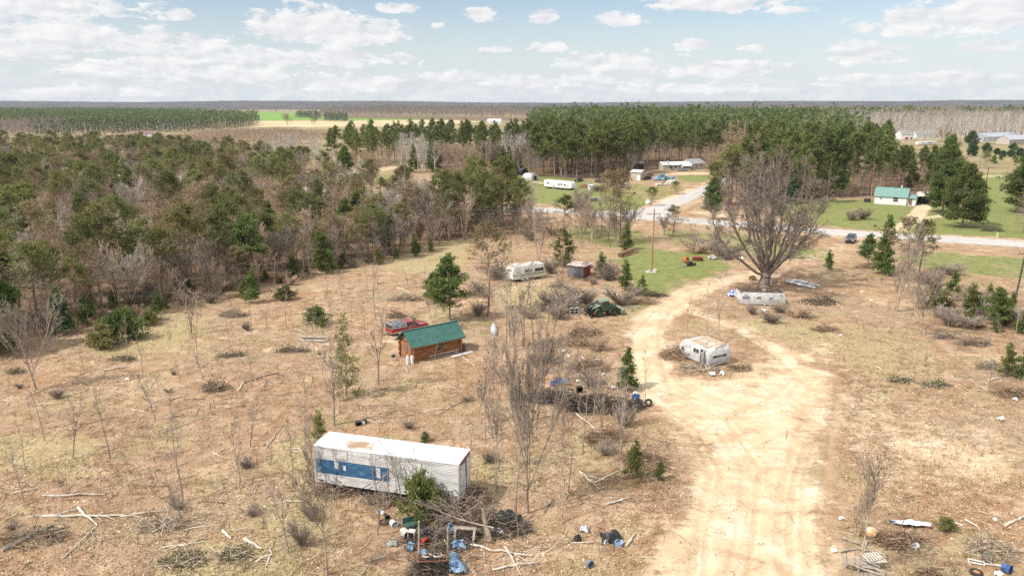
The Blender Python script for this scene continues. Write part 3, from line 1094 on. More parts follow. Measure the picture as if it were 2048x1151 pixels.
def vehicle(name, label, cat, front_px, back_px, Lv, Wv, body, glass, paint, wr=.34, wy=(.19, .81), group=None, rims=None, roofm=None, cap=None, z=0):
    """body: side outline in fractions of the length and metres of height; glass: (y0b,y0t,y1t,y1b,zb,zt) the same way, y from the tail forward"""
    a, b_ = GP(*back_px), GP(*front_px)
    d = b_ - a
    rz = atan2(d.y, d.x) - pi / 2
    p = (a + b_) / 2
    p.z = min(a.z, b_.z) + .02
    t = thing(name, label, cat, p, rz, group)
    Y = lambda f: (f - .5) * Lv
    hw = Wv / 2
    B().prism([(Y(f), zz) for f, zz in body], -hw, hw, .10).out('body', paint, t, smooth=30)
    y0b, y0t, y1t, y1b, zb, zt = glass
    k = .17
    ring0 = [(-hw + .06, Y(y0b), zb - .03), (hw - .06, Y(y0b), zb - .03), (hw - .06, Y(y1b), zb - .03), (-hw + .06, Y(y1b), zb - .03)]
    ring1 = [(-hw + k, Y(y0t), zt - .06), (hw - k, Y(y0t), zt - .06), (hw - k, Y(y1t), zt - .06), (-hw + k, Y(y1t), zt - .06)]
    kk = k + .07
    ring2 = [(-hw + kk, Y(y0t) + .07, zt), (hw - kk, Y(y0t) + .07, zt), (hw - kk, Y(y1t) - .09, zt), (-hw + kk, Y(y1t) - .09, zt)]
    B().loft([ring0, ring1, ring2]).out('cab', paint, t, smooth=20)
    def pane(nm, q, sub=1):
        """a window between four corners given on a cab face"""
        q = [Vector(v) for v in q]
        nrm = (q[1] - q[0]).cross(q[3] - q[0]).normalized()
        c = sum(q, Vector()) / 4
        if nrm.dot(c - Vector((0, 0, zb))) < 0:
            nrm = -nrm
        B().loft([[v + nrm * .002 for v in q], [v + nrm * .014 for v in q]]).out(nm, GLASS, t, smooth=0)
    def L4(a, b, s):
        return tuple(a[i] + (b[i] - a[i]) * s for i in range(3))
    def face(i, j, u0, u1, v0, v1):
        b0, b1, t0, t1 = ring0[i], ring0[j], ring1[i], ring1[j]
        f = lambda u, v: L4(L4(b0, b1, u), L4(t0, t1, u), v)
        return [f(u0, v0), f(u1, v0), f(u1, v1), f(u0, v1)]
    pane('windscreen', face(2, 3, .07, .93, .12, .93))
    pane('rear_window', face(0, 1, .10, .90, .18, .90))
    spl = ((.06, .46), (.52, .94)) if (y1b - y0b) * Lv > 1.9 else ((.08, .92),)
    for u0, u1 in spl:
        pane('side_window', face(1, 2, u0, u1, .16, .90))
        pane('side_window', face(3, 0, 1 - u1, 1 - u0, .16, .90))
    for f in wy:
        for s in (-1, 1):
            wheel(t, s * (hw - .10), Y(f), wr, .24, rims)
    zf = body[len(body) // 2][1]
    hz = .62 * zb
    lamp = mat('lamp_lens', (.75, .75, .72), rough=.15)
    for s in (-1, 1):
        B().box(s * (hw - .42), s * (hw - .12), Y(1) - .07, Y(1) + .015, hz, hz + .15).out('headlight', lamp, t)
        B().box(s * (hw - .30), s * (hw - .10), Y(0) - .015, Y(0) + .06, hz + .05, hz + .28).out('tail_light', REDP, t)
        B().box(s * (hw + .02), s * (hw + .16), Y(y1b) - .42, Y(y1b) - .30, zb + .02, zb + .16).out('mirror', BLACK, t)
    B().box(-hw + .45, hw - .45, Y(1) - .05, Y(1) + .02, hz - .12, hz + .10).out('grille', BLACK, t)
    B().box(-hw + .08, hw - .08, Y(1) - .06, Y(1) + .05, .30, .46).out('front_bumper', BLACK if roofm is None else STEEL, t)
    B().box(-hw + .08, hw - .08, Y(0) - .06, Y(0) + .05, .36, .52).out('rear_bumper', BLACK if roofm is None else STEEL, t)
    return t, Y, hw


SUVB = [(0, .32), (.12, .24), (.88, .24), (1, .34), (1, .62), (.985, .82), (.74, 1.0), (.70, 1.04), (.01, 1.06), (0, .8)]
blackp = mat('black_paint', (.012, .012, .014), rough=.25, coat=.8)
vehicle('black_car', 'black suv parked on the dirt entrance beside the paved road', 'car', (1693, 491), (1709, 476), 4.6, 1.88, SUVB, (.0, .06, .50, .72, 1.03, 1.66), blackp, .36, rims=STEEL)
greyp = mat('silver_blue_paint', (.22, .25, .30), rough=.3, coat=.6)
vehicle('grey_car', 'silver suv parked side-on before the white-roofed mobile home', 'car', (1378, 342), (1352, 342), 4.7, 1.88, SUVB, (.0, .06, .50, .72, 1.03, 1.66), greyp, .36)
redp = mat('red_paint', (.25, .012, .012), (.34, .022, .02), 2, .3, coat=.6)
PICK = [(0, .42), (.12, .34), (.88, .34), (1, .42), (1, .70), (.985, .98), (.90, 1.06), (.73, 1.12), (.0, 1.10), (0, .8)]
t, Y, hw = vehicle('red_pickup', 'red pickup truck with a grey camper shell parked behind the log cabin', 'pickup truck', (850, 653), (778, 670), 5.7, 1.95,
                   PICK, (.42, .44, .62, .76, 1.10, 1.80), redp, .38, roofm=1, rims=ALU)
t.scale = (1, 1, .86)
capm = mat('shell_grey', (.16, .165, .17), (.24, .245, .25), 2, .5)
b = B()
zc0, zc1 = 1.10, 1.86
b.loft([[(-hw + .04, Y(.0), zc0), (hw - .04, Y(.0), zc0), (hw - .04, Y(.415), zc0), (-hw + .04, Y(.415), zc0)],
        [(-hw + .13, Y(.015), zc1 - .08), (hw - .13, Y(.015), zc1 - .08), (hw - .13, Y(.41), zc1 - .08), (-hw + .13, Y(.41), zc1 - .08)],
        [(-hw + .22, Y(.03), zc1), (hw - .22, Y(.03), zc1), (hw - .22, Y(.40), zc1), (-hw + .22, Y(.40), zc1)]])
shell = b.out('camper_shell', capm, t, smooth=20)
for s in (-1, 1):
    for f0, f1 in ((.04, .20), (.22, .38)):
        B().loft([[(s * (hw - .04 + e), Y(f0), 1.22), (s * (hw - .04 + e), Y(f1), 1.22), (s * (hw - .10 + e), Y(f1), 1.66), (s * (hw - .10 + e), Y(f0), 1.66)] for e in (.0, .012)]).out('shell_window', WHITE, shell, smooth=0)
        B().loft([[(s * (hw - .047 + e), Y(f0 + .015), 1.28), (s * (hw - .047 + e), Y(f1 - .015), 1.28), (s * (hw - .095 + e), Y(f1 - .015), 1.60), (s * (hw - .095 + e), Y(f0 + .015), 1.60)] for e in (.012, .024)]).out('shell_glass', LGLASS, shell, smooth=0)
B().box(-hw + .25, hw - .25, Y(.0) - .0, Y(.0) + .02, 1.2, 1.66).out('tailgate_window', GLASS, shell)
b = B()
for s in (-.5, .5):
    b.bar((s, Y(.05), zc1 + .03), (s, Y(.38), zc1 + .03), .04)
for f in (.08, .2, .34):
    b.bar((-.6, Y(f), zc1 + .06), (.6, Y(f), zc1 + .06), .04)
b.out('roof_rack', BLACK, shell)
for s in (-1, 1):
    B().box(s * (hw - .005), s * (hw + .008), Y(.02), Y(.97), .42, .62).out('lower_trim', ALU, t)

# other cars of the yard across the road
whitep = mat('white_car_paint', (.66, .67, .68), rough=.3, coat=.5)
bluep = mat('dull_blue_paint', (.03, .16, .34), (.06, .22, .42), 3, .5)
tealp = mat('teal_paint', (.10, .30, .34), (.16, .38, .42), 3, .5)
SED = [(0, .30), (.1, .22), (.9, .22), (1, .32), (1, .60), (.98, .74), (.74, .86), (.2, .90), (.01, .88), (0, .6)]
vehicle('white_car', 'white sedan parked by the tan sheds', 'car', (1302, 347), (1281, 349), 4.6, 1.75, SED, (.14, .26, .56, .74, .88, 1.40), whitep, .31)
vehicle('old_blue_car', 'old blue sedan among the junk behind the utility pole', 'car', (1312, 357), (1333, 354), 4.7, 1.8, SED, (.14, .26, .56, .74, .88, 1.40), bluep, .31)
vehicle('junk_car', 'dark wrecked car in the junk beside the tan shed', 'car', (1287, 360), (1302, 358), 4.4, 1.75, SED, (.14, .26, .56, .74, .88, 1.38), mat('rusty_dark_paint', (.03, .03, .035), (.12, .06, .04), 3, .7), .31)
vehicle('teal_pickup', 'faded teal pickup truck parked beside the blue tarp', 'pickup truck', (1319, 362), (1341, 359), 5.2, 1.85, PICK, (.45, .47, .62, .76, 1.10, 1.72), tealp, .36, roofm=1)
vehicle('black_wreck', 'low black wrecked car on the grass edge above the flatbed truck', 'car', (1150, 364), (1165, 362), 4.4, 1.7, SED, (.14, .26, .56, .74, .88, 1.35), blackp, .3)
vehicle('covered_car', 'dark car half hidden at the far edge of the lawn', 'car', (1193, 364), (1206, 363), 4.4, 1.7, SED, (.14, .26, .56, .74, .88, 1.35), blackp, .3)

# flatbed truck
p, rz, L = frame_of((1176, 382), (1205, 385))
t = thing('flatbed_truck', 'white cab truck with a dark stake bed standing on the lawn', 'truck', p, rz)
X = L / 2
B().prism([(0, .55), (0, 1.5), (.35, 2.35), (1.45, 2.4), (1.7, 2.35), (1.75, .55)], -.95, .95, .1).out('cab', WHITE, t).rotation_euler = (0, 0, -pi / 2)
t.children[0].location = (-X, 1.0, 0)
B().loft([[(-X + .05 + e * .0, .25, 1.52 + e), (-X + .05, 1.75, 1.52 + e), (-X + .33, 1.75, 2.22 + e), (-X + .33, .25, 2.22 + e)] for e in (.0, .03)]).out('windscreen', GLASS, t)
B().box(-X + .55, -X + 1.4, .035, .05, 1.45, 2.1).out('side_window', GLASS, t)
b = B().box(-X + 1.9, X, 0, 2.1, .95, 1.1)
for k in range(6):
    x = -X + 2 + k * (2 * X - 2.1) / 5
    b.box(x - .04, x + .04, .0, .07, 1.1, 1.75).box(x - .04, x + .04, 2.03, 2.1, 1.1, 1.75)
for z in (1.25, 1.5, 1.68):
    b.box(-X + 1.9, X, -.03, -.002, z, z + .12).box(-X + 1.9, X, 2.102, 2.13, z, z + .12)
b.out('stake_bed', BLACK, t)
B().box(-X + .3, X - .2, .6, 1.5, .55, .94).out('chassis', DARK, t)
for x in (-X + .85, X - 1.2):
    for yy in (.15, 1.9):
        w = B().torus((x, yy, .45), .33, .13, (0, 1, 0)).out('wheel', RUBBER, t)
        B().cyl((x, yy - .09, .45), (x, yy + .09, .45), .24).out('rim', WHITE, w)


# ------------------------------------------------------------------ travel trailers
def camper(name, label, A, Bp, Wd, prof, side, roofm, windows, wheels=(), stripe=None, ends=None, tongue=None, door=None, sink=.0, bev=.12, group=None, roofz=None, lean=0):
    """prof: side outline, x in fractions of the length and z in metres. The front long side faces us."""
    p, rz, L = frame_of(A, Bp)
    p.z -= sink
    t = thing(name, label, 'camper', p, rz, group)
    t.rotation_euler = (R(lean), 0, rz)
    X = L / 2
    pr = [((f - .5) * L, z) for f, z in prof]
    b = B().prism(pr, 0, Wd, bev)
    b.v = [(y, x, z) for x, y, z in b.v]
    o = b.out('shell', side, t, smooth=35)
    zt = max(z for _, z in pr)
    fl = [x for x, z in pr if z > zt - .12]
    xa, xb = min(fl), max(fl)
    b = B()
    n = 12
    rings = []
    for i in range(n + 1):
        x = xa + (xb - xa) * i / n
        zz = zt + .012 + .012 * math.sin(i * 2.1)
        rings.append([(x, .06, zz - .03), (x, .10, zz + .015), (x, Wd / 2, zz + .03), (x, Wd - .1, zz + .015), (x, Wd - .06, zz - .03)])
    b.loft(rings)
    b.out('roof', roofm, t, smooth=30)
    for (f0, f1, z0, z1, kind) in windows:
        win(t, ((f0 + f1) / 2 * L - X, -.02, z0), 0, (f1 - f0) * L, z1 - z0, ALU if kind != 'hole' else side, GLASS if kind != 'pale' else LGLASS, bars=2 if (f1 - f0) * L > 1.3 else (1 if kind == 'pair' else 0), fr=.05)
    if stripe:
        for (f0, f1, z0, z1, m) in stripe:
            B().box(f0 * L - X, f1 * L - X, -.012, -.003, z0, z1).out('stripe', m, t)
    if door:
        f0, f1, z0, z1, m = door
        d = B().box(f0 * L - X, f1 * L - X, -.02, -.003, z0, z1).out('door', m, t)
        B().box(f1 * L - X - .14, f1 * L - X - .06, -.05, -.021, (z0 + z1) / 2, (z0 + z1) / 2 + .08).out('handle', STEEL, d)
    for f, r in wheels:
        for yy in (.12, Wd - .12):
            w = B().torus((f * L - X, yy, r), r * .76, r * .25, (0, 1, 0)).out('wheel', RUBBER, t)
            B().cyl((f * L - X, yy - .10, r), (f * L - X, yy + .10, r), r * .58).out('rim', WHITE, w)
        B().box(f * L - X - r * 1.25, f * L - X + r * 1.25, -.035, -.004, r * 1.95, r * 2.15).out('wheel_arch', ALU, t)
    return t, X, L, Wd


cream = mat('cream_siding', (.60, .59, .54), (.76, .75, .70), 1.2, .5)
greens = mat('green_stripe', (.15, .27, .12), (.25, .37, .19), 3, .5)
rustroof = mat('rusty_white_roof', (.34, .22, .16), (.66, .62, .57), 1.3, .7, lo=.4, hi=.62)
RVP = [(.0, .55), (.02, .42), (.96, .42), (1, .62), (1, 2.35), (.985, 2.62), (.95, 2.72), (.06, 2.72), (.02, 2.62), (-.015, 1.5)]
t, X, L, Wd = camper('travel_trailer', 'cream travel trailer with a green stripe parked in the brush by the red shed', (1026, 565), (1089, 556), 2.4, RVP, cream, rustroof,
                     [(.36, .60, 1.45, 2.1, 'pale'), (.68, .96, 1.45, 2.1, 'dark')], wheels=((.30, .36), (.44, .36)),
                     stripe=[(.26, 1.0, 1.08, 1.26, greens), (.26, .98, .95, 1.02, greens), (.0, .16, 1.08, 1.26, greens)], door=(.16, .25, .5, 2.35, cream))
B().box(X * 0 - X - .02, -X + .0, .35, 2.05, 1.5, 2.1).out('end_window', LGLASS, t)
b = B().bar((-X - 1.3, 1.2, .5), (-X + .1, .5, .5), .09).bar((-X - 1.3, 1.2, .5), (-X + .1, 1.9, .5), .09)
b.out('tongue', STEEL, t)
B().box(-X + 1.0, -X + 1.8, .9, 1.5, 2.74, 2.92).out('roof_vent', WHITE, t)

lead = mat('oxidised_aluminium', (.36, .36, .345), (.70, .70, .68), 1.1, .6, metal=.15, detail=6, lo=.3, hi=.6, stretch=(1, 1, 1.8), bump=.12, bscale=5)
leafroof = mat('leaf_covered_roof', (.040, .024, .016), (.24, .18, .14), 1.6, .9, detail=7, lo=.38, hi=.74, c3=(.085, .052, .034))
OLDP = [(.0, .75), (.04, .30), (.95, .18), (.985, .5), (1, 1.1), (.985, 1.8), (.96, 2.25), (.93, 2.40), (.55, 2.46), (.07, 2.5), (.02, 2.42), (-.01, 1.7)]
OLDP = [(f, z * .88) for f, z in OLDP]
t, X, L, Wd = camper('old_camper', 'old whitish aluminium camper with a caved dark roof, under the big bare tree', (1478, 609), (1571, 612), 2.9, OLDP, lead, leafroof,
                     [(.06, .22, 1.18, 1.58, 'pale'), (.37, .46, 1.22, 1.54, 'pair'), (.63, .71, 1.18, 1.44, 'dark'), (.09, .17, 1.80, 1.92, 'dark'), (.86, .92, 1.72, 1.82, 'pale')], wheels=((.55, .32), (.67, .32)), sink=.12)
B().box(X * .1 - .2, X * .1 + .3, .9, 1.4, 2.22, 2.42).out('roof_vent', ALU, t)
b = B()
for k in range(9):
    b.bar((-X + .4 + k * L * .1, .02, 2.20 - .012 * k), (-X + .2 + (k + 1) * L * .1, .10 + .05 * math.sin(k * 3), 2.23 - .012 * k + .05 * math.sin(k * 5)), .05, .04)
b.out('roof_edge', ALU, t)

# the camper inside the turning loop: its rear end looks at us
ra, rb = GP(1411, 733), GP(1464, 729)
fa = GP(1374, 712)
d = (rb - ra).normalized()
rz = atan2(d.y, d.x)
wv = (rb - ra).length
Lc = 5.1
t = thing('wrecked_camper', 'wrecked grey camper with its door torn open, on the island in the sandy loop', 'camper', (ra + rb) / 2 - Vector((0, 0, .1)), rz + R(13))
hw = wv / 2 * .98
prof = [(0.05, .28), (-.0, .55), (-.02, 1.3), (.03, 1.85), (.18, 2.22), (.45, 2.40), (Lc - 1.2, 2.5), (Lc - .5, 2.3), (Lc, 1.55), (Lc + .1, 1.35), (Lc - .35, .75), (Lc - 1.0, .38)]
b = B().prism(prof, -hw, hw, .10)
b.out('shell', lead, t, smooth=35)
rings = []
for i in range(9):
    y = .5 + (Lc - 1.8) * i / 8
    zz = 2.42 + .1 * i / 8
    rings.append([(-hw + .12, y, zz - .03), (-hw + .2, y, zz + .02), (0, y, zz - .02 + .03 * math.sin(i * 2)), (hw - .2, y, zz + .02), (hw - .12, y, zz - .03)])
b = B().loft(rings)
b.out('roof', mat('grassy_roof', (.30, .20, .12), (.52, .42, .30), 1.8, .9, detail=7), t, smooth=30)
for cx, w in ((-.42, .36), (0, .42), (.42, .36)):
    win(t, (cx * hw * 1.05, -.035, 1.18), 0, w * hw * 1.1, .36, ALU, GLASS if cx else LGLASS, fr=.035)
win(t, (-hw - .02, 2.05, 1.42), -pi / 2, 1.0, .55, ALU, GLASS, bars=1)
win(t, (-hw - .02, Lc - .75, 1.2), -pi / 2, .5, .36, ALU, GLASS)
B().box(-hw - .02, -hw - .003, .62, 1.35, .5, 2.1).out('doorway_shade', DARK, t)  # flat black panel standing in for the shade inside the open door
q = B().box(0, .05, -.75, 0, 0, 1.75)
q = q.out('door', lead, t)
q.location = (-hw - .02, .62, .35)
q.rotation_euler = (R(2), R(-3), R(-68))
B().box(-hw - .015, -hw - .004, 1.5, 2.9, .45, 1.30).out('side_panel', mat('dull_grey_green', (.40, .43, .42), (.52, .54, .52), 2, .6), t)
B().box(-hw + .25, hw - .25, -.035, -.022, .52, .56).out('rear_trim', STEEL, t)
b = B()
for s in (-1, 1):
    b.bar((s * hw * .8, .5, 2.46), (s * hw * .9, 1.2, 2.52), .06)
b.bar((-hw * .3, .2, 2.36), (hw * .8, .35, 2.44), .06)
b.out('roof_trim', WOOD, t)

# modern white travel trailer on the lawn across the road
modw = mat('gloss_white', (.74, .74, .74), (.82, .82, .82), 1, .3)
MOD = [(.0, .6), (.92, .6), (1, .85), (1, 1.6), (.985, 2.6), (.96, 2.95), (.02, 2.95), (-.003, 2.85)]
swoosh = mat('dark_swoosh', (.05, .05, .07), rough=.4)
t, X, L, Wd = camper('white_camper', 'long white travel trailer with dark swoosh marks on the lawn across the road', (1088, 376), (1143, 381), 2.5, MOD, modw, WHITE,
                     [(.10, .20, 1.75, 2.25, 'dark'), (.52, .57, 1.5, 2.2, 'dark'), (.60, .66, 1.7, 2.2, 'dark'), (.72, .78, 1.6, 2.1, 'dark')], wheels=((.33, .36), (.41, .36)))
for (a0, b0, a1, b1, h) in ((.22, 1.75, .40, 1.1, .16), (.68, 1.9, .90, 1.05, .16), (.30, 1.4, .40, 1.0, .10)):
    B().loft([[(a0 * L - X, y, b0), (a1 * L - X, y, b1), (a1 * L - X - .3, y, b1 - .03), (a0 * L - X + .15, y, b0 - h)] for y in (-.012, -.003)]).out('swoosh_mark', swoosh, t, smooth=0)
B().box(-X + .1, X - .6, .0, 2.4, .38, .58).out('chassis', DARK, t)
B().box(-.4, .5, .8, 1.6, 2.98, 3.22).out('air_conditioner', WHITE, t)
t, X, L, Wd = camper('parked_camper', 'white camper far off before the house with the red barn front', (1836, 291), (1874, 290), 2.5, MOD, modw, WHITE, [(.2, .3, 1.6, 2.2, 'dark'), (.5, .7, 1.6, 2.2, 'dark')], wheels=((.4, .36),))


# ------------------------------------------------------------------ houses and sheds
def gable_roof(b, x0, x1, y0, y1, h, rise, ov=.35, th=.10, ovx=.3):
    ym = (y0 + y1) / 2
    sl = rise / (ym - y0)
    for ye in (y0 - ov, y1 + ov):
        ze = h - ov * sl + .06
        v = [(x0 - ovx, ye, ze), (x1 + ovx, ye, ze), (x1 + ovx, ym, h + rise + .06), (x0 - ovx, ym, h + rise + .06)]
        b.add(v + [(q[0], q[1], q[2] - th) for q in v], [(0, 1, 2, 3), (7, 6, 5, 4), (0, 4, 5, 1), (1, 5, 6, 2), (2, 6, 7, 3), (3, 7, 4, 0)])
    b.bar((x0 - ovx, ym, h + rise + .07), (x1 + ovx, ym, h + rise + .07), .3, .06)
    return b


def house_body(b, x0, x1, y0, y1, h, rise):
    ym = (y0 + y1) / 2
    b.loft([[(x, y0, 0), (x, y0, h), (x, ym, h + rise), (x, y1, h), (x, y1, 0)] for x in (x0, x1)])
    return b


def house(name, label, cat, A, Bp, D, h, rise, wall, roof, wins=(), doors=(), chim=(), group=None, trim=WHITE, endwins=(), gpx=True):
    p, rz, L = frame_of(A, Bp)
    p.z -= .05
    t = thing(name, label, cat, p, rz, group)
    X = L / 2
    house_body(B(), -X, X, 0, D, h, rise).out('wall', wall, t, smooth=0)
    r = gable_roof(B(), -X, X, 0, D, h, rise).out('roof', roof, t, smooth=0)
    for x, y, s in chim:
        B().box(x * X - s / 2, x * X + s / 2, y * D - s / 2, y * D + s / 2, h + rise * .4, h + rise + .7).out('chimney', mat('chimney_white', (.6, .58, .55), (.7, .68, .65), 3), r)
    for f, z, w, hh, bars in wins:
        win(t, ((f * 2 - 1) * X, -.03, z), 0, w, hh, trim, GLASS, bars=bars, fr=.09)
    for f, w, m in doors:
        d = B().box((f * 2 - 1) * X - w / 2, (f * 2 - 1) * X + w / 2, -.05, -.003, .1, 2.1).out('door', m, t)
        B().box((f * 2 - 1) * X + w / 2 - .16, (f * 2 - 1) * X + w / 2 - .08, -.09, -.051, 1.0, 1.1).out('handle', STEEL, d)
    for side, y, z, w, hh in endwins:
        win(t, (side * (X + .03), y * D, z), pi / 2 * side, w, hh, trim, GLASS, bars=-1, fr=.09)
    return t, X


palegreen = mat('pale_green_metal_roof', (.13, .25, .215), (.20, .33, .29), 1.4, .45)
sid = mat('white_siding', (.68, .69, .69), (.80, .80, .80), 3, .6, stretch=(.2, .2, 9))
t, X = house('white_cottage', 'small white cottage with a pale green metal roof beside the dark pines', 'house', (1748, 407), (1812, 411), 5.4, 2.75, 2.3, sid, palegreen,
             wins=((.20, 1.55, .75, .65, 1), (.66, 1.0, 1.5, 1.35, -1)), chim=((.55, .55, .4),))
b = B()
for k in range(20):
    x = -X - .3 + (2 * X + .6) * k / 19
    b.bar((x, -.35, 2.75 - .35 * .85 + .09), (x, 2.7, 2.75 + 2.3 + .09), .05, .04)
b.out('roof_seam', palegreen, t)
house_body(B(), X + .003, X + 2.4, .8, 3.6, 2.4, .8).out('porch_wall', sid, t, smooth=0)
gable_roof(B(), X + .3, X + 2.4, .8, 3.6, 2.4, .8, ovx=.2).out('porch_roof', palegreen, t, smooth=0)
d = B().box(X + .6, X + 1.5, .74, .797, .15, 2.2).out('door', OLDWOOD, t)
B().box(X + .5, X + 2.2, -.3, .74, .0, .16).out('step', CONC, t)
M = t.matrix_basis.copy()
p, rz = Vector(t.location), t.rotation_euler.z
MW = Matrix.Translation(p) @ Matrix.Rotation(rz, 4, 'Z')
# lean-to shed behind the cottage with a torn dark roof
q = thing('lean_to', 'dark open lean-to with a rusty tilted roof behind the white cottage', 'shed', MW @ Vector((X + 4.2, 6.5, 0)), rz)
for x in (-1.8, 1.8):
    for y in (-1.4, 1.4):
        B().box(x - .08, x + .08, y - .08, y + .08, 0, 2.6 + (y > 0) * .9).out('post', OLDWOOD, q)
B().loft([[(-2.2, -1.8, 2.55 + e), (2.2, -1.8, 2.75 + e), (2.2, 1.8, 3.6 + e), (-2.2, 1.8, 3.5 + e)] for e in (0, .1)]).out('roof', rustroof, q)
B().box(-1.7, 1.7, 1.34, 1.4, 0, 3.3).box(-1.86, -1.80, -1.3, 1.3, 0, 2.5).out('wall', DARK, q)
q = thing('black_tank', 'round black tank on the grass left of the white cottage', 'tank', MW @ Vector((-X - 2.4, 3.5, 0)), 0)
B().cyl((0, 0, 0), (0, 0, .95), 1.0, .95, 18).out('drum', BLACK, q)
B().torus((0, 0, .95), .93, .08, (0, 0, 1)).out('rim', BLACK, q)

grayside = mat('grey_siding', (.50, .51, .52), (.60, .61, .62), 3, .6)
house('ranch_house', 'low ranch house with a long brown roof far off in the scrub on the left', 'house', (256, 273), (308, 273), 9, 2.9, 2.3, sid, BROWNROOF,
      wins=((.5, 1.0, 2.4, 1.4, 2), (.72, 1.0, 1.6, 1.3, 1), (.12, 1.2, 1.2, 1.1, 1)), doors=((.60, 1.1, WHITE),), endwins=((-1, .5, 1.1, 1.4, 1.2),))
house('small_outbuilding', 'small pale shed far behind the brown-roofed ranch house', 'shed', (322, 257), (343, 256), 8, 2.8, 1.6, sid, GRAYROOF)
house('brick_cabin', 'tiny reddish cabin among far trees left of the brown-roofed ranch house', 'house', (236, 265), (246, 265), 5, 2.6, 1.4, mat('red_brick', (.28, .10, .07), (.36, .15, .10), 3), BROWNROOF)
# mobile home with the white roof and the grey one behind its right end
p, rz, L = frame_of((1336, 341), (1402, 339))
t, X = house('mobile_home', 'tan mobile home with a bright white low roof behind the silver suv', 'house', (1326, 341), (1382, 340), 7.5, 2.7, 1.0, TAN, WHITE,
             wins=((.28, .9, 1.6, 1.4, 1), (.44, .9, 1.4, 1.4, 1), (.84, 1.0, 1.0, 1.2, -1)), doors=((.62, 1.2, GLASS),), chim=((-.72, -.12, .9),))
house_body(B(), X * .25, X * .80, -2.6, .0, 2.5, .8).out('porch_wall', TAN, t, smooth=0)
gable_roof(B(), X * .25, X * .80, -2.6, -.0, 2.5, .8).out('porch_roof', WHITE, t, smooth=0)
for f in (.36, .52, .68):
    win(t, (X * f, -2.63, .8), 0, 1.0, 1.3, WHITE, GLASS, fr=.1)
t, X = house('grey_addition', 'grey-roofed wing joined to the right end of the tan mobile home', 'house', (1384, 339), (1410, 337), 8, 2.8, 1.9, TAN, GRAYROOF,
             wins=((.3, .9, 1.3, 1.3, 1), (.72, .9, 1.3, 1.3, 1)))
house('open_garage', 'open-fronted garage with a flat grey roof at the wood edge', 'garage', (1268, 340), (1287, 340), 6, 3.2, .9, DARK, GRAYROOF)
house('tan_shed', 'tan shed with a pale low roof beside the junk yard', 'shed', (1261, 360), (1281, 361), 6, 3.4, .7, TAN, mat('pale_roof', (.48, .45, .42), (.6, .57, .54), 2), doors=((.8, 1.2, WHITE),))
# small barn-roofed sheds on the far lawn
def barn_shed(name, label, A, Bp, D, m):
    p, rz, L = frame_of(A, Bp)
    t = thing(name, label, 'shed', p, rz)
    X = L / 2
    pr = [(-X, 0), (-X, 1.5), (-X * .75, 2.4), (0, 2.9), (X * .75, 2.4), (X, 1.5), (X, 0)]
    B().loft([[(x, y, z) for x, z in pr] for y in (0, D)]).out('shell', m, t, smooth=0)
    B().box(-X * .4, X * .4, -.05, -.004, .1, 1.9).out('door', DARK if m is not DARK else WOOD, t)
    return t
barn_shed('barn_shed', 'pale barn-shaped shed at the left end of the long white travel trailer', (1063, 362), (1077, 360), 4.5, mat('pale_shed', (.42, .42, .42), (.56, .56, .55), 3))
barn_shed('dark_shed', 'small dark tarpaper shed on the far lawn, behind the pale barn-shaped shed', (1043, 351), (1056, 350), 3.5, BLACK)
house('far_white_house', 'long white house at the foot of the bare aspen wood', 'house', (1832, 276), (1877, 275), 9, 3.9, 2.6, sid, GRAYROOF,
      wins=((.2, .9, 2.4, 1.4, 1), (.62, .9, 2.2, 1.4, 1), (.9, .9, 2, 1.4, 1)), doors=((.42, 1.3, GLASS),))
t, X = house('red_front_barn', 'white gable barn with a red door at the left end of the long white house', 'barn', (1803, 279), (1827, 279), 12, 4.6, 3.6, sid, GRAYROOF, doors=((.4, 3.5, REDP), (.78, 2.5, GLASS)))
bluegray = mat('blue_grey_roof', (.34, .37, .40), (.43, .46, .49), 2, .7)
house('grey_ranch', 'long grey ranch house with a blue-grey roof by the young evergreens', 'house', (1966, 283), (2036, 280), 10, 3.7, 3.0, grayside, bluegray,
      wins=((.35, .9, 1.6, 1.4, 1), (.55, 1.0, 1.4, 1.2, 1), (.8, .9, 1.6, 1.4, 1)), doors=((.26, 1.2, WHITE),))
house('grey_garage', 'grey-roofed cream house wing at the right picture edge, before the long grey ranch house', 'house', (2018, 289), (2070, 287), 10, 3.8, 3.0, TAN, bluegray,
      wins=((.22, .9, 2.2, 1.5, 1), (.7, .9, 2, 1.4, 1)))
house('far_white_barn', 'white farm building roof showing among pines beyond the birches', 'barn', (975, 247), (1002, 247), 14, 4.0, 3.0, sid, mat('white_roof', (.7, .72, .74), (.8, .8, .8), 2))
house('far_farmhouse', 'farmhouse with a tan roof far off above the aspen wood', 'house', (1764, 227), (1784, 227), 20, 8, 6, sid, mat('tan_roof', (.55, .47, .36), (.62, .54, .42), 1))

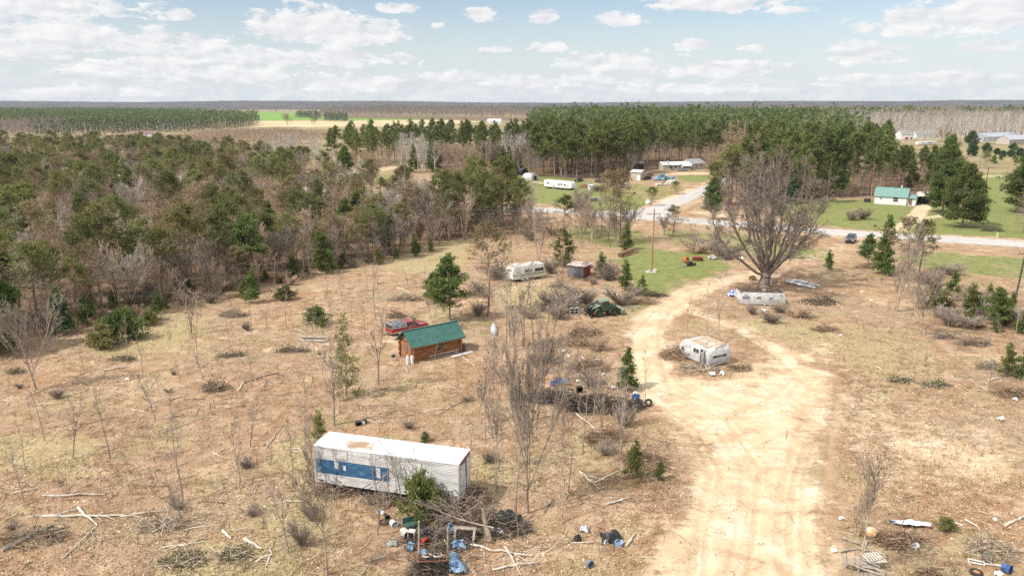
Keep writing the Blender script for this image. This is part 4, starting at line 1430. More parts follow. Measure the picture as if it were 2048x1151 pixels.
# leaning red shed in the brush
p, rz, L = frame_of((1167, 556), (1180, 549))
t = thing('red_shed', 'leaning red metal shed with a rusty roof, grey end towards us', 'shed', p, rz)
redm = mat('red_metal', (.20, .022, .016), (.36, .05, .035), 2, .6, stretch=(8, 8, .5))
gm2 = mat('grey_metal_wall', (.13, .13, .14), (.27, .27, .28), 2, .6, stretch=(8, 8, .5), lo=.4, hi=.6)
B().loft([[(0 - .0, 0, 0), (L, 0, 0), (L + .1, 0, 1.95), (.1, 0, 2.0)], [(0, .08, 0), (L, .08, 0), (L + .1, .08, 1.95), (.1, .08, 2.0)]]).out('red_wall', redm, t).location = (-L / 2, 0, 0)
b = B().loft([[(-L / 2 - .02, .0, 0), (-L / 2 + .08, .0, 2.0), (-L / 2 - .4, 2.9, 2.2), (-L / 2 - .5, 2.9, 0)], [(-L / 2 + .06, .0, 0), (-L / 2 + .16, .0, 2.0), (-L / 2 - .32, 2.9, 2.2), (-L / 2 - .42, 2.9, 0)]])
for k in range(9):
    y = .16 + k * .32
    b.bar((-L / 2 - .02 - .16 * y - .03, y, .02), (-L / 2 + .08 - .16 * y - .03, y, 1.98), .04)
b.out('grey_wall', gm2, t)
B().box(-L / 2 + .1, L / 2 + .1, 2.8, 2.9, 0, 2.1).out('far_wall', redm, t)
B().box(L / 2 - .0, L / 2 + .08, .1, 2.8, 0, 1.95).out('side_wall', redm, t)
B().loft([[(-L / 2 - .1, -.2, 2.02 + e), (L / 2 + .3, -.2, 1.98 + e), (L / 2 + .3, 3.1, 2.22 + e), (-L / 2 - .65, 3.1, 2.24 + e)] for e in (0, .06)]).out('roof', rustroof, t)

# ------------------------------------------------------------------ green military loader with backhoe
def loader():
    p, rz, L = frame_of((1184, 636), (1246, 630))
    t = thing('backhoe_loader', 'dark green military loader truck with a front bucket and a folded rear digging arm', 'loader', p, rz)
    gr = mat('army_green', (.032, .055, .030), (.075, .105, .060), 3, .6)
    lg = mat('faded_green', (.17, .23, .16), (.26, .32, .23), 3, .6)
    X = L / 2
    B().box(-X, X, .55, .85, .55, .8).box(-X, X, 1.35, 1.65, .55, .8).out('chassis', DARK, t)
    for x in (-X * .52, X * .42):
        for y in (.16, 2.04):
            w = B().torus((x, y, .58), .40, .19, (0, 1, 0), flat=.95, n=24).out('wheel', RUBBER, t)
            B().cyl((x, y - .17, .58), (x, y + .17, .58), .27).out('rim', gr, w)
            B().torus((x, y, .66), .66, .05, (0, 1, 0), n=20, flat=4).out('fender', gr, t, smooth=60) if False else None
    # hood and fenders in front (right), cab behind
    B().prism([(.0, .8), (.0, 1.75), (.95, 1.62), (1.25, 1.4), (1.3, .8)], -.7, .7, .08).out('hood', gr, t).matrix_local = Matrix.Translation((X * .16, 1.1, 0)) @ Matrix.Rotation(-pi / 2, 4, 'Z')
    for x in (-X * .52, X * .42):
        for y in (.18, 2.02):
            rings = []
            for k in range(9):
                a = pi * (.08 + .84 * k / 8)
                rings.append([(x + .72 * cos(a), y - .22, .60 + .68 * sin(a)), (x + .72 * cos(a), y + .22, .60 + .68 * sin(a)), (x + .66 * cos(a), y + .22, .60 + .62 * sin(a)), (x + .66 * cos(a), y - .22, .60 + .62 * sin(a))])
            B().loft(rings).out('fender', gr, t)
    cab = B().loft([[(-X * .32, .22, .85), (X * .17, .22, .85), (X * .17, 1.98, .85), (-X * .32, 1.98, .85)],
                    [(-X * .33, .22, 1.62), (X * .19, .22, 1.62), (X * .19, 1.98, 1.62), (-X * .33, 1.98, 1.62)]]).out('cab', gr, t)
    for x0, x1 in ((-X * .33, -X * .25), (X * .08, X * .18)):
        for y in (.26, 1.94):
            B().bar(((x0 + x1) / 2, y, 1.6), ((x0 + x1) / 2 - .05, 1.1 + (y - 1.1) * .9, 2.32), .08).out('pillar', gr, t)
    B().loft([[(-X * .37, .22, 2.28), (X * .17, .22, 2.28), (X * .17, 1.98, 2.28), (-X * .37, 1.98, 2.28)], [(-X * .34, .34, 2.46), (X * .10, .34, 2.46), (X * .10, 1.86, 2.46), (-X * .34, 1.86, 2.46)]]).out('cab_roof', lg, t)
    B().box(-X * .25, X * .06, .24, .27, 1.62, 2.26).out('side_window', GLASS, t)
    B().box(X * .13, X * .14, .35, 1.85, 1.62, 2.24).out('windscreen', GLASS, t)
    B().box(-X * .30, -X * .02, .185, .22, .9, 1.55).out('door', gr, t)
    # loader arms and bucket on the right
    for y in (.25, 1.95):
        B().path([(X * .10, y, 1.45), (X * .55, y, 1.38), (X * .98, y, .62)], .085, 8).out('loader_arm', gr, t)
        B().cyl((X * .2, y, .95), (X * .8, y, .98), .05).out('ram', STEEL, t)
    pr = [(X * .95, .12), (X * 1.28, .08), (X * 1.30, .14), (X * 1.06, .22), (X * 1.00, .55), (X * 1.10, .90), (X * 1.06, .95), (X * .93, .60)]
    b = B().loft([[(x, y, z) for x, z in pr] for y in (-.05, 2.25)])
    for y in (-.05, 2.2):
        b.loft([[(X * .96, q, .12), (X * 1.28, q, .10), (X * 1.09, q, .90), (X * .95, q, .60)] for q in (y, y + .05)])
    b.out('bucket', lg, t, smooth=0)
    # folded digging arm over the rear (left)
    B().box(-X * .98, -X * .80, .4, 1.8, .35, 1.25).out('backhoe_mount', DARK, t)
    B().path([(-X * .9, 1.0, .95), (-X * 1.12, 1.0, 1.75), (-X * .55, 1.0, 2.15)], [.17, .16, .12], 8).out('boom', gr, t)
    B().path([(-X * .52, 1.0, 2.2), (-X * .80, .9, 1.5), (-X * 1.16, .85, 1.3)], [.12, .13, .11], 8).out('dipper', gr, t)
    B().cyl((-X * 1.05, 1.0, 1.5), (-X * .6, 1.0, 2.3), .07).out('ram', STEEL, t)
    b = B()
    pr = [(-X * 1.22, 1.45), (-X * 1.32, 1.05), (-X * 1.18, .72), (-X * .98, .85), (-X * 1.02, .95), (-X * 1.16, .88), (-X * 1.22, 1.1), (-X * 1.12, 1.42)]
    b.loft([[(x, y, z) for x, z in pr] for y in (.5, 1.25)])
    b.out('digging_bucket', BLACK, t, smooth=0)
    for y in (.15, 2.0):
        B().bar((-X * .9, 1.1, .9), (-X * 1.0, y * 1.15 - .15, .08), .14).box(-X * 1.08, -X * .92, y - .25, y + .25, .0, .08).out('stabiliser', DARK, t)
    B().loft([[(-X * .85, .45, 1.25 + e), (-X * .40, .35, 1.62 + e), (-X * .40, 1.7, 1.62 + e), (-X * .85, 1.6, 1.25 + e)] for e in (0, .08)]).out('rear_deck', lg, t)
    B().cyl((-X * .78, .28, .55), (-X * .78, .36, .55), .16).out('red_cap', REDP, t)
    for y in (.55, 1.65):
        B().cyl((X * .58, y, 1.25), (X * .61, y, 1.25), .11).out('headlight', STEEL, t)


loader()


# ------------------------------------------------------------------ canoe, boat trailer and other single things
def boat(name, label, p, rz, L, Wd, H, m, cat='canoe', flip=True, inner=None):
    t = thing(name, label, cat, p, rz)
    n = 17
    rings = []
    for i in range(n):
        u = i / (n - 1) * 2 - 1
        w = Wd / 2 * (1 - abs(u) ** 2.2) + .012
        d = H * (1 - .25 * abs(u) ** 6)
        sheer = .18 * abs(u) ** 2.5
        ring = [(w * cos(pi * k / 8), u * L / 2, (d * sin(pi * k / 8) ** .8 if k not in (0, 8) else 0) - sheer * 0) for k in range(9)]
        rings.append(ring)
    b = B().loft(rings)
    o = b.out('hull', m, t, smooth=60)
    o.rotation_euler = (R(0), R(0), 0)
    q = B()
    for s in (0, 8):
        q.path([r[s] for r in rings], .03, 6)
    q.out('gunwale', ALU, t)
    B().path([(0, r[4][1], r[4][2] + .008) for r in rings], .018, 6).out('keel', ALU, t)
    return t


a, b_ = GP(987, 648), GP(988, 674)
d = b_ - a
t = boat('canoe', 'pale upturned aluminium canoe lying in the clearing right of the log cabin', (a + b_) / 2 + Vector((0, 0, .05)), atan2(d.y, d.x) - pi / 2 + R(2), 5.0, .95, .5, mat('dull_aluminium', (.42, .42, .42), (.62, .62, .61), 2, .5, metal=.2))
t.rotation_euler = (0, R(-14), t.rotation_euler.z)
a, b_ = GP(1572, 566), GP(1630, 578)
d = b_ - a
t = thing('boat_frame', 'long white pontoon frame lying behind the old camper at the tree', 'pontoon', (a + b_) / 2, atan2(d.y, d.x))
hl = d.length / 2
B().cyl((-hl, 0, .35), (hl * .9, 0, .3), .24, .24).cyl((hl * .9, 0, .3), (hl * 1.05, 0, .42), .24, .05).out('pontoon', WHITE, t)
B().cyl((-hl * .9, 1.7, .35), (hl * .8, 1.7, .3), .24, .24).cyl((hl * .8, 1.7, .3), (hl * .95, 1.7, .42), .24, .05).out('pontoon', WHITE, t)
b = B()
for k in range(7):
    x = -hl * .8 + k * hl * .26
    b.bar((x, -.1, .62), (x, 1.8, .62), .1)
b.out('cross_beam', ALU, t)
B().box(-hl * .7, hl * .2, .2, 1.5, .68, .74).out('deck', GREYW, t)

q = thing('stove', 'white slotted metal cabinet dumped in the grass left of the green loader', 'cabinet', GP(1149, 628), R(8))
b = B().box(-.7, .7, 0, .6, 0, .95)
b.out('case', GREYW, q)
for z in (.18, .58):
    for x in (-.32, .32):
        B().box(x - .24, x + .24, -.04, -.004, z, z + .24).out('slot_shade', DARK, q)  # black plates painted on for the shade inside the slots
q = thing('window_frame', 'white slatted frame lying askew in the brush left of the slotted cabinet', 'frame', GP(1112, 635), R(-20))
b = B()
for x in (0, .6):
    b.bar((x, -.6, .1), (x, .8, .75), .08)
for k in range(7):
    y = -.6 + 1.4 * k / 6
    b.bar((0, y, .1 + .65 * k / 6), (.6, y, .1 + .65 * k / 6), .07)
b.out('frame_bar', WHITE, q)
B().loft([[(.04, -.4, .16 + e), (.56, -.4, .16 + e), (.56, .1, .38 + e), (.04, .1, .38 + e)] for e in (0, .03)]).out('panel', GREYW, q)
q = thing('lawn_mower', 'orange riding mower among scrap on the green yard', 'mower', GP(1372, 524), R(10))
B().prism([(-.8, .25), (-.8, .6), (-.1, .62), (.1, .95), (.8, .85), (.85, .3)], -.45, .45, .06).out('body', ORANGE, q)
B().box(-.25, .25, -.7, -.2, .6, .68).box(-.25, .25, -.78, -.68, .6, 1.05).out('seat', BLACK, q)
for x in (-.5, .5):
    for y, r in ((-.5, .28), (.6, .2)):
        w = B().torus((x, y, r), r * .7, r * .3, (1, 0, 0)).out('wheel', RUBBER, q)
        B().cyl((x - .06, y, r), (x + .06, y, r), r * .5).out('rim', GREYW, w)
B().bar((0, .1, .9), (0, -.15, 1.15), .04).torus((0, -.15, 1.15), .16, .025, (0, .4, 1)).out('steering_wheel', BLACK, q)
q = thing('engine_block', 'dark heap of machine parts on the lawn before the orange mower', 'machine', GP(1382, 531), R(25))
B().box(-.9, .9, -.35, .35, .1, .5).box(-.5, .1, -.25, .25, .5, .85).out('block', BLACK, q)
B().cyl((.5, -.4, .4), (.5, .4, .4), .3).out('drum', RUST, q)
B().bar((-.9, 0, .3), (-2.2, -.3, .08), .12).out('drawbar', STEEL, q)
q = thing('red_cart', 'dark red cart body at the right of the yard scrap', 'cart', GP(1395, 521), R(-8))
B().prism([(-.5, .3), (-.65, .8), (.65, .8), (.5, .3)], -.9, .9, .04).out('tub', mat('dull_red', (.20, .03, .03), (.32, .06, .05), 4), q)
for x in (-.95, .95):
    B().torus((x, 0, .27), .2, .08, (1, 0, 0)).out('wheel', RUBBER, q)
# wagon gear with white beams on the far lawn
p, rz, L = frame_of((1163, 402), (1207, 400))
q = thing('hay_wagon', 'old hay wagon frame with white side rails on the lawn below the flatbed truck', 'wagon', p, rz)
B().box(-L * .2, L * .25, -.8, .8, .75, .95).out('bed', WOOD, q)
for s in (-1, 1):
    b = B().bar((-L * .5, s * 1.6, 1.05), (-L * .12, s * 1.3, .98), .22, .16) if s > 0 else B().bar((L * .02, s * 1.2, 1.1), (L * .5, s * 1.5, .95), .22, .16)
    for k in range(6):
        x = (-L * .48 + k * L * .07) if s > 0 else (L * .05 + k * L * .085)
        b.bar((x, s * 1.4, 1.0), (x, s * 1.4, .2), .06)
    b.out('side_rail', WHITE, q)
for x in (-L * .15, L * .18):
    for y in (-.7, .7):
        B().torus((x, y, .4), .3, .1, (0, 1, 0)).out('wheel', RUBBER, q)
B().loft([[(-L * .22, -2.3, .2 + e), (L * .05, -2.4, .3 + e), (L * .08, -1.0, .8 + e), (-L * .16, -1.0, .7 + e)] for e in (0, .1)]).out('dark_sheet', BLACK, q)
# tarp heap, boats and scrap around the white pole
q = B().ball((0, 0, .55), 1.5, 1.2, 1.0, 12)
q = q.out('tarp_heap', TARP, label='bright blue tarp heap among the junk by the tan shed', cat='tarp')
q.location = GP(1313, 361)
q = thing('white_boat', 'white boat hull lying in front of the blue tarp near the utility pole', 'boat', GP(1325, 371), R(6))
boat_b = B()
rings = []
for i in range(9):
    u = i / 8
    w = .95 * (1 - max(0, u - .5) ** 2 * 3.6)
    rings.append([(u * 5 - 2.5, -w, .75), (u * 5 - 2.5, -w * .8, .15 + .3 * max(0, u - .6)), (u * 5 - 2.5, 0, .02 + .5 * max(0, u - .6)), (u * 5 - 2.5, w * .8, .15 + .3 * max(0, u - .6)), (u * 5 - 2.5, w, .75)])
boat_b.loft(rings).out('hull', WHITE, q, smooth=50)
B().loft([[(-.2, -.7, .75), (.3, -.7, .75), (.3, .7, .75), (-.2, .7, .75)], [(-.25, -.6, 1.1), (.0, -.6, 1.1), (.0, .6, 1.1), (-.25, .6, 1.1)]]).out('windscreen', GLASS, q)
B().box(-2.4, -.4, -.75, .75, .752, .80).out('deck', GREYW, q)


def lumber(name, label, A, Bp, n, m, cat='wood pile', r=.11, wid=.8):
    a, b_ = GP(*A), GP(*Bp)
    d = b_ - a
    t = thing(name, label, cat, (a + b_) / 2, atan2(d.y, d.x))
    rg = random.Random(sum(map(ord, name)) + n)
    hl = d.length / 2
    for k in range(n):
        y = rg.uniform(-wid, wid)
        z = r + r * 1.9 * (k * 3 // n)
        e = rg.uniform(.7, 1)
        B().cyl((-hl * e, y, z), (hl * e, y + rg.uniform(-.2, .2), z + rg.uniform(-.02, .04)), r * rg.uniform(.8, 1.1), r * .9, 8).out('log' if m is not WOOD else 'board', m, t)


lumber('timber_stack', 'stack of dark old timbers lying at the edge of the green yard', (1240, 515), (1272, 503), 9, OLDWOOD, r=.16)
lumber('log_stack', 'long stack of dark logs below the pines on the right', (1908, 640), (1968, 656), 8, mat('dark_logs', (.05, .035, .025), (.16, .11, .08), 3, .9), r=.16, wid=.45)
lumber('slab_pile', 'pile of pale poles left of the thin spruces in the middle of the clearing', (598, 679), (658, 681), 8, mat('pale_poles', (.32, .27, .21), (.52, .46, .38), 3, .85), r=.10, wid=.6)

# round white and orange tank at the bottom right
q = B().ball((0, 0, .36), .42, .40, .40, 16)
q = q.out('tank', mat('orange_stained_white', (.62, .33, .12), (.78, .72, .60), 1.6, .5, lo=.44, hi=.55), label='round white tank with an orange rust stain beside the leaning sapling', cat='tank', smooth=60)
q.location = GP(1741, 1072)

# ------------------------------------------------------------------ poles and lines
def pole(name, label, px, py, ptop, r, arm, m, armz=.35, group=None, lean=0, armrot=0):
    p = GP(px, py)
    h = hgt(px, py, ptop)
    t = thing(name, label, 'utility pole', p, armrot, group)
    t.rotation_euler = (0, R(lean), armrot)
    B().cyl((0, 0, -.2), (0, 0, h), r, r * .7, 10).out('post', m, t)
    if arm:
        B().bar((-arm / 2, .12, h - armz), (arm / 2, .12, h - armz), .10, .12).out('crossarm', m, t)
        for k in (-.46, -.2, .2, .46):
            B().cyl((k * arm, .12, h - armz + .06), (k * arm, .12, h - armz + .26), .05, .04, 8).out('insulator', WHITE, t)
    return p, h


polem = mat('tan_pole_wood', (.30, .17, .08), (.44, .28, .15), 1, .9, stretch=(3, 3, .3))
pgrey = mat('grey_pole_wood', (.18, .16, .14), (.30, .27, .24), 1, .9, stretch=(3, 3, .3))
dpole = mat('dark_pole_wood', (.05, .045, .04), (.10, .09, .08), 1, .9)
pA, hA = pole('utility_pole', 'tall tan wooden utility pole standing on the green yard', 1303, 543, 418, .17, 2.6, polem, .9)
pB, hB = pole('utility_pole', 'pale grey utility pole with two crossarms rising out of the left pines', 377, 412, 344, .16, 2.6, mat('white_pole', (.45, .43, .40), (.6, .58, .55), 1), .4)
pC, hC = pole('utility_pole', 'dark leaning utility pole at the right picture edge above the small pines', 2029, 606, 502, .16, 2.4, dpole, .4, lean=3)
pole('utility_pole', 'pale utility pole with a crossarm in front of the tan mobile home', 1328, 368, 311, .16, 3.0, pgrey, .35)
pole('yard_pole', 'slim bare pole behind the parked white sedan at the wood edge', 1293, 340, 298, .12, 0, pgrey)
pE, hE = pole('utility_pole', 'grey utility pole standing by the lane at the young evergreens', 1956, 352, 300, .16, 0, pgrey)
pF, hF = pole('utility_pole', 'dark short utility pole with a crossarm behind the two big round pines', 1971, 375, 335, .16, 3.2, dpole, .3)
pole('utility_pole', 'far white utility pole left of the brown-roofed ranch house', 172, 272, 246, .2, 3, WHITE, .6)
pole('yard_pole', 'thin light pole with a lamp near the birch row on the left lawn', 842, 348, 308, .12, 0, pgrey)
b = B().box(-.9, .9, -.6, .6, 0, .10).box(-.5, -.1, -.3, .1, .1, .42)
q = b.out('concrete_slab', CONC, label='pale rubble slab at the foot of the tan utility pole', cat='slab')
q.location = pA + Vector((-.2, -.3, .0))
q = B().ball((0, 0, .25), .4, .3, .3, 8).out('white_bag', GREYW, label='white bag leaning on the foot of the tan utility pole', cat='bag')
q.location = pA + Vector((.6, -.2, .05))


def wire(label, a, b_, sag, r=.011):
    n = 26
    q = B()
    pp = []
    for i in range(n + 1):
        t = i / n
        v = a.lerp(b_, t)
        v.z -= sag * 4 * t * (1 - t)
        pp.append(tuple(v))
    q.path(pp, r, 4)
    q.out('power_line', mat('wire_grey', (.20, .19, .18), rough=.6), label=label, cat='power line', smooth=0)


up = lambda p, z, dx=0: Vector((p.x + dx, p.y, p.z + z))
wire('power line from the tan pole to the left pines, far end of the crossarms', up(pA, hA - .65, -1.2), up(pB, hB - .2, -1.2), 3.2)
wire('power line from the tan pole to the left pines, near end of the crossarms', up(pA, hA - .65, 1.2), up(pB, hB - .2, 1.2), 3.2)
wire('lowest power line wire sagging between the tan pole and the left pines', up(pA, hA - 2.2), up(pB, hB - 1.8), 4.0)
wire('power line from the left pines running out of the picture to the left', up(pB, hB - .2, -1.2), Vector((-330, 330, 9)), 3)
wire('power line wire from the tan pole to the dark pole at the right edge', up(pA, hA - .65, 1.2), up(pC, hC - .2, -1.1), 1.5)
wire('power line wire between the dark short pole and the pole at the right edge', up(pF, hF - .2, 1.0), up(pC, hC - .2, 1.1), 3.5)
wire('thin wire from the lane pole down to the dark short pole', up(pE, hE - .2), up(pF, hF - .2), .4)
q = thing('mailbox', 'black mailbox on a post beside the road before the white cottage', 'mailbox', GP(1749, 461), 0)
B().box(-.06, .06, -.06, .06, 0, 1.1).out('post', OLDWOOD, q)
B().prism([(-.16, 1.1), (-.16, 1.3), (-.08, 1.42), (.08, 1.42), (.16, 1.3), (.16, 1.1)], -.3, .3, .02).out('box', BLACK, q)
q = thing('marker_post', 'short pale yellow marker post on the grass above the road at right', 'post', GP(1994, 477), 0)
B().box(-.16, .16, -.1, .1, 0, 1.3).out('post', mat('pale_yellow', (.55, .50, .25), (.65, .60, .34), 3), q)
B().box(-.2, .2, -.14, .14, 1.3, 1.38).out('cap', mat('pale_yellow', (.55, .5, .25)), q)


# rail fence on the far lawn
p, rz, L = frame_of((905, 330), (968, 332))
q = thing('rail_fence', 'weathered rail fence along the far lawn under the birches', 'fence', p, rz)
n = 9
for k in range(n):
    x = -L / 2 + L * k / (n - 1)
    B().box(x - .08, x + .08, -.08, .08, 0, 1.5).out('post', WOOD, q)
for z in (.5, .95, 1.35):
    B().box(-L / 2, L / 2, -.14, -.085, z, z + .14).out('rail', WOOD, q)
q = thing('wood_stand', 'small wooden stand on the far lawn left of the rail fence', 'stand', GP(890, 334), 0)
B().box(-1.4, 1.4, -1, 1, 1.8, 2.2).out('roof', WOOD, q)
for x in (-1.2, 1.2):
    B().box(x - .1, x + .1, -.9, -.7, 0, 1.8).box(x - .1, x + .1, .7, .9, 0, 1.8).out('leg', WOOD, q)
q = thing('red_tank', 'red upright tank showing between pines on the far lawn', 'tank', GP(803, 347), 0)
B().cyl((0, 0, .2), (0, 0, 2.4), 1.1, 1.1, 14).ball((0, 0, 2.4), 1.1, rz=.4).out('tank', mat('dull_orange_red', (.42, .10, .05), (.5, .15, .08), 2), q)
for k in range(3):
    B().box(cos(k * 2.1) - .1, cos(k * 2.1) + .1, sin(k * 2.1) - .1, sin(k * 2.1) + .1, 0, .4).out('leg', STEEL, q)

# ------------------------------------------------------------------ plant generators
def tubes(segs, sides=4):
    a = np.asarray(segs, float)
    p0, p1, r0, r1 = a[:, 0:3], a[:, 3:6], a[:, 6], a[:, 7]
    d = p1 - p0
    d /= np.linalg.norm(d, axis=1)[:, None] + 1e-9
    ref = np.where(np.abs(d[:, 2:3]) < .9, np.array([[0, 0, 1.0]]), np.array([[1.0, 0, 0]]))
    x = np.cross(d, ref)
    x /= np.linalg.norm(x, axis=1)[:, None] + 1e-9
    u = np.cross(x, d)
    th = np.arange(sides) * 2 * pi / sides
    ring = x[:, None, :] * np.cos(th)[None, :, None] + u[:, None, :] * np.sin(th)[None, :, None]
    v0 = p0[:, None] + ring * r0[:, None, None]
    v1 = p1[:, None] + ring * r1[:, None, None]
    V = np.concatenate([v0, v1], 1).reshape(-1, 3)
    k = np.arange(sides)
    q = np.stack([k, (k + 1) % sides, sides + (k + 1) % sides, sides + k], 1)
    Q = (np.arange(len(a))[:, None, None] * 2 * sides + q[None]).reshape(-1, 4)
    return V, Q


def cards(c, d, L, Wd, rng, fat=.45):
    """flat sprays: one four-cornered blade each, turned at random about its own axis"""
    c, d = np.asarray(c, float), np.asarray(d, float)
    n = len(c)
    d = d / (np.linalg.norm(d, axis=1)[:, None] + 1e-9)
    s = np.cross(d, rng.normal(size=(n, 3)))
    s /= np.linalg.norm(s, axis=1)[:, None] + 1e-9
    L = np.broadcast_to(np.asarray(L, float), (n,))[:, None]
    Wd = np.broadcast_to(np.asarray(Wd, float), (n,))[:, None]
    V = np.stack([c, c + d * L * fat + s * Wd / 2, c + d * L, c + d * L * fat - s * Wd / 2], 1).reshape(-1, 3)
    return V, np.arange(n * 4).reshape(-1, 4)


def _n(v):
    l = math.sqrt(v[0] * v[0] + v[1] * v[1] + v[2] * v[2]) or 1
    return (v[0] / l, v[1] / l, v[2] / l)


def _perp(d, rg, ang):
    """a direction at an angle from d"""
    while True:
        q = (rg.gauss(0, 1), rg.gauss(0, 1), rg.gauss(0, 1))
        k = q[0] * d[0] + q[1] * d[1] + q[2] * d[2]
        s = (q[0] - k * d[0], q[1] - k * d[1], q[2] - k * d[2])
        l = math.sqrt(sum(e * e for e in s))
        if l > .1:
            break
    c, n = cos(ang), sin(ang) / l
    return (d[0] * c + s[0] * n, d[1] * c + s[1] * n, d[2] * c + s[2] * n)


def grow(rg, p, d, L, r, lvl, P, out):
    n = P['seg'][lvl]
    up, wob, taper = P['up'][lvl], P['wob'][lvl], P['taper']
    last = lvl == len(P['seg']) - 1
    start = 1 if last else P['start'][lvl]
    rr = r
    spacing = 0
    for i in range(n):
        d = _n((d[0] + rg.gauss(0, wob), d[1] + rg.gauss(0, wob), d[2] + rg.gauss(0, wob) * .6 + up))
        q = (p[0] + d[0] * L / n, p[1] + d[1] * L / n, p[2] + d[2] * L / n)
        f = (i + 1) / n
        r1 = max(r * (1 - f * taper), P['rmin'])
        out[lvl].append((*p, *q, rr, r1))
        if not last and f > start:
            kk = P['kids'][lvl]
            k = int(kk) + (rg.random() < kk - int(kk))
            for _ in range(k):
                t = rg.random()
                s = (p[0] + (q[0] - p[0]) * t, p[1] + (q[1] - p[1]) * t, p[2] + (q[2] - p[2]) * t)
                a = rg.uniform(*P['ang'][lvl])
                Lc = L * P['ratio'][lvl] * rg.uniform(.65, 1.15) * (1.15 - .6 * (f - start) / (1.001 - start))
                grow(rg, s, _perp(d, rg, a), Lc, max(r1 * P['rr'][lvl], P['rmin']), lvl + 1, P, out)
        p, rr = q, r1
    return p, d


MAPLE = dict(seg=(5, 6, 5, 4, 2), up=(.0, .10, .10, .08, .03), wob=(.05, .09, .13, .17, .2), taper=.62, start=(.35, .28, .2, .1), kids=(2.2, 2.0, 2.2, 2.3),
             ang=((.45, .95), (.35, .8), (.35, .85), (.3, .9)), ratio=(1.15, .52, .50, .42), rr=(.62, .6, .55, .5), rmin=.011)
SLIM = dict(seg=(9, 4, 3, 2), up=(.02, .12, .08, .05), wob=(.05, .12, .18, .2), taper=.8, start=(.38, .2, .1), kids=(2.0, 2.0, 2.0),
            ang=((.4, .9), (.4, .9), (.4, .9)), ratio=(.34, .45, .45), rr=(.5, .5, .5), rmin=.012)
ASPEN = dict(seg=(9, 4, 3), up=(.0, .16, .08), wob=(.03, .12, .18), taper=.78, start=(.40, .15), kids=(3.0, 3.0),
             ang=((.4, .8), (.4, .9)), ratio=(.24, .5), rr=(.38, .5), rmin=.018)
SHRUB = dict(seg=(4, 3, 2), up=(.05, .05, .03), wob=(.14, .2, .2), taper=.7, start=(.15, .1), kids=(2.2, 2.2),
             ang=((.3, .8), (.3, .9)), ratio=(.6, .55), rr=(.6, .6), rmin=.010)


def bare_segs(rg, h, r, P, base=1.0, lean=0):
    out = [[] for _ in P['seg']]
    d = _n((rg.gauss(0, .04) + lean, rg.gauss(0, .04), 1))
    grow(rg, (0, 0, -.15), d, h * base, r, 0, P, out)
    zt = max(s[5] for l in out for s in l)
    k = h / zt
    return [np.array(l) * np.array([k] * 6 + [1, 1]) if len(l) else np.zeros((0, 8)) for l in out]


# bark and needle materials
bark_grey = mat('bark_grey', (0.223, 0.170, 0.128), (0.473, 0.376, 0.290), 3, .95, objvar=.5)
bark_pine = mat('bark_pine', (0.164, 0.114, 0.083), (0.431, 0.284, 0.199), 2, .95, objvar=.4, stretch=(1, 1, .3))
bark_red = mat('bark_red', (0.225, 0.132, 0.087), (0.495, 0.315, 0.225), 2, .95, objvar=.4)
bark_white = mat('bark_white', (0.391, 0.356, 0.322), (0.713, 0.678, 0.621), 2, .9, objvar=.3)
twig_brown = mat('twig_brown', (.225, .180, .142), (.43, .355, .285), 2, .95, objvar=.55)
twig_tan = mat('twig_tan', (0.330, 0.232, 0.150), (0.600, 0.450, 0.315), 2, .95, objvar=.4)
twig_grey = mat('twig_grey', (0.390, 0.332, 0.273), (0.702, 0.624, 0.527), 2, .95, objvar=.4)
twig_pale = mat('twig_pale', (0.391, 0.345, 0.299), (0.621, 0.564, 0.494), 2, .95, objvar=.3)
olive = leafmat('olive_needles', (.115, .130, .044), (.200, .210, .074), (.290, .275, .118), objvar=.65, huevar=.045)
darkneed = leafmat('dark_green_needles', (0.079, 0.113, 0.038), (0.158, 0.197, 0.063), (0.281, 0.290, 0.104), objvar=.5)
bright = leafmat('bright_green_needles', (0.073, 0.127, 0.039), (0.143, 0.198, 0.059), (0.253, 0.293, 0.101), objvar=.35)
yellowg = leafmat('yellow_green_needles', (0.117, 0.145, 0.044), (0.207, 0.228, 0.069), (0.310, 0.297, 0.117), objvar=.4)
bluegreen = leafmat('blue_green_needles', (0.038, 0.078, 0.038), (0.084, 0.139, 0.062), (0.148, 0.200, 0.096), objvar=.4)
browneed = leafmat('brown_needles', (0.175, 0.133, 0.072), (0.287, 0.217, 0.123), (0.281, 0.253, 0.113), objvar=.5)
deadleaf = leafmat('dead_leaves', (.21, .105, .045), (.34, .19, .095), (.44, .28, .16), objvar=.4)


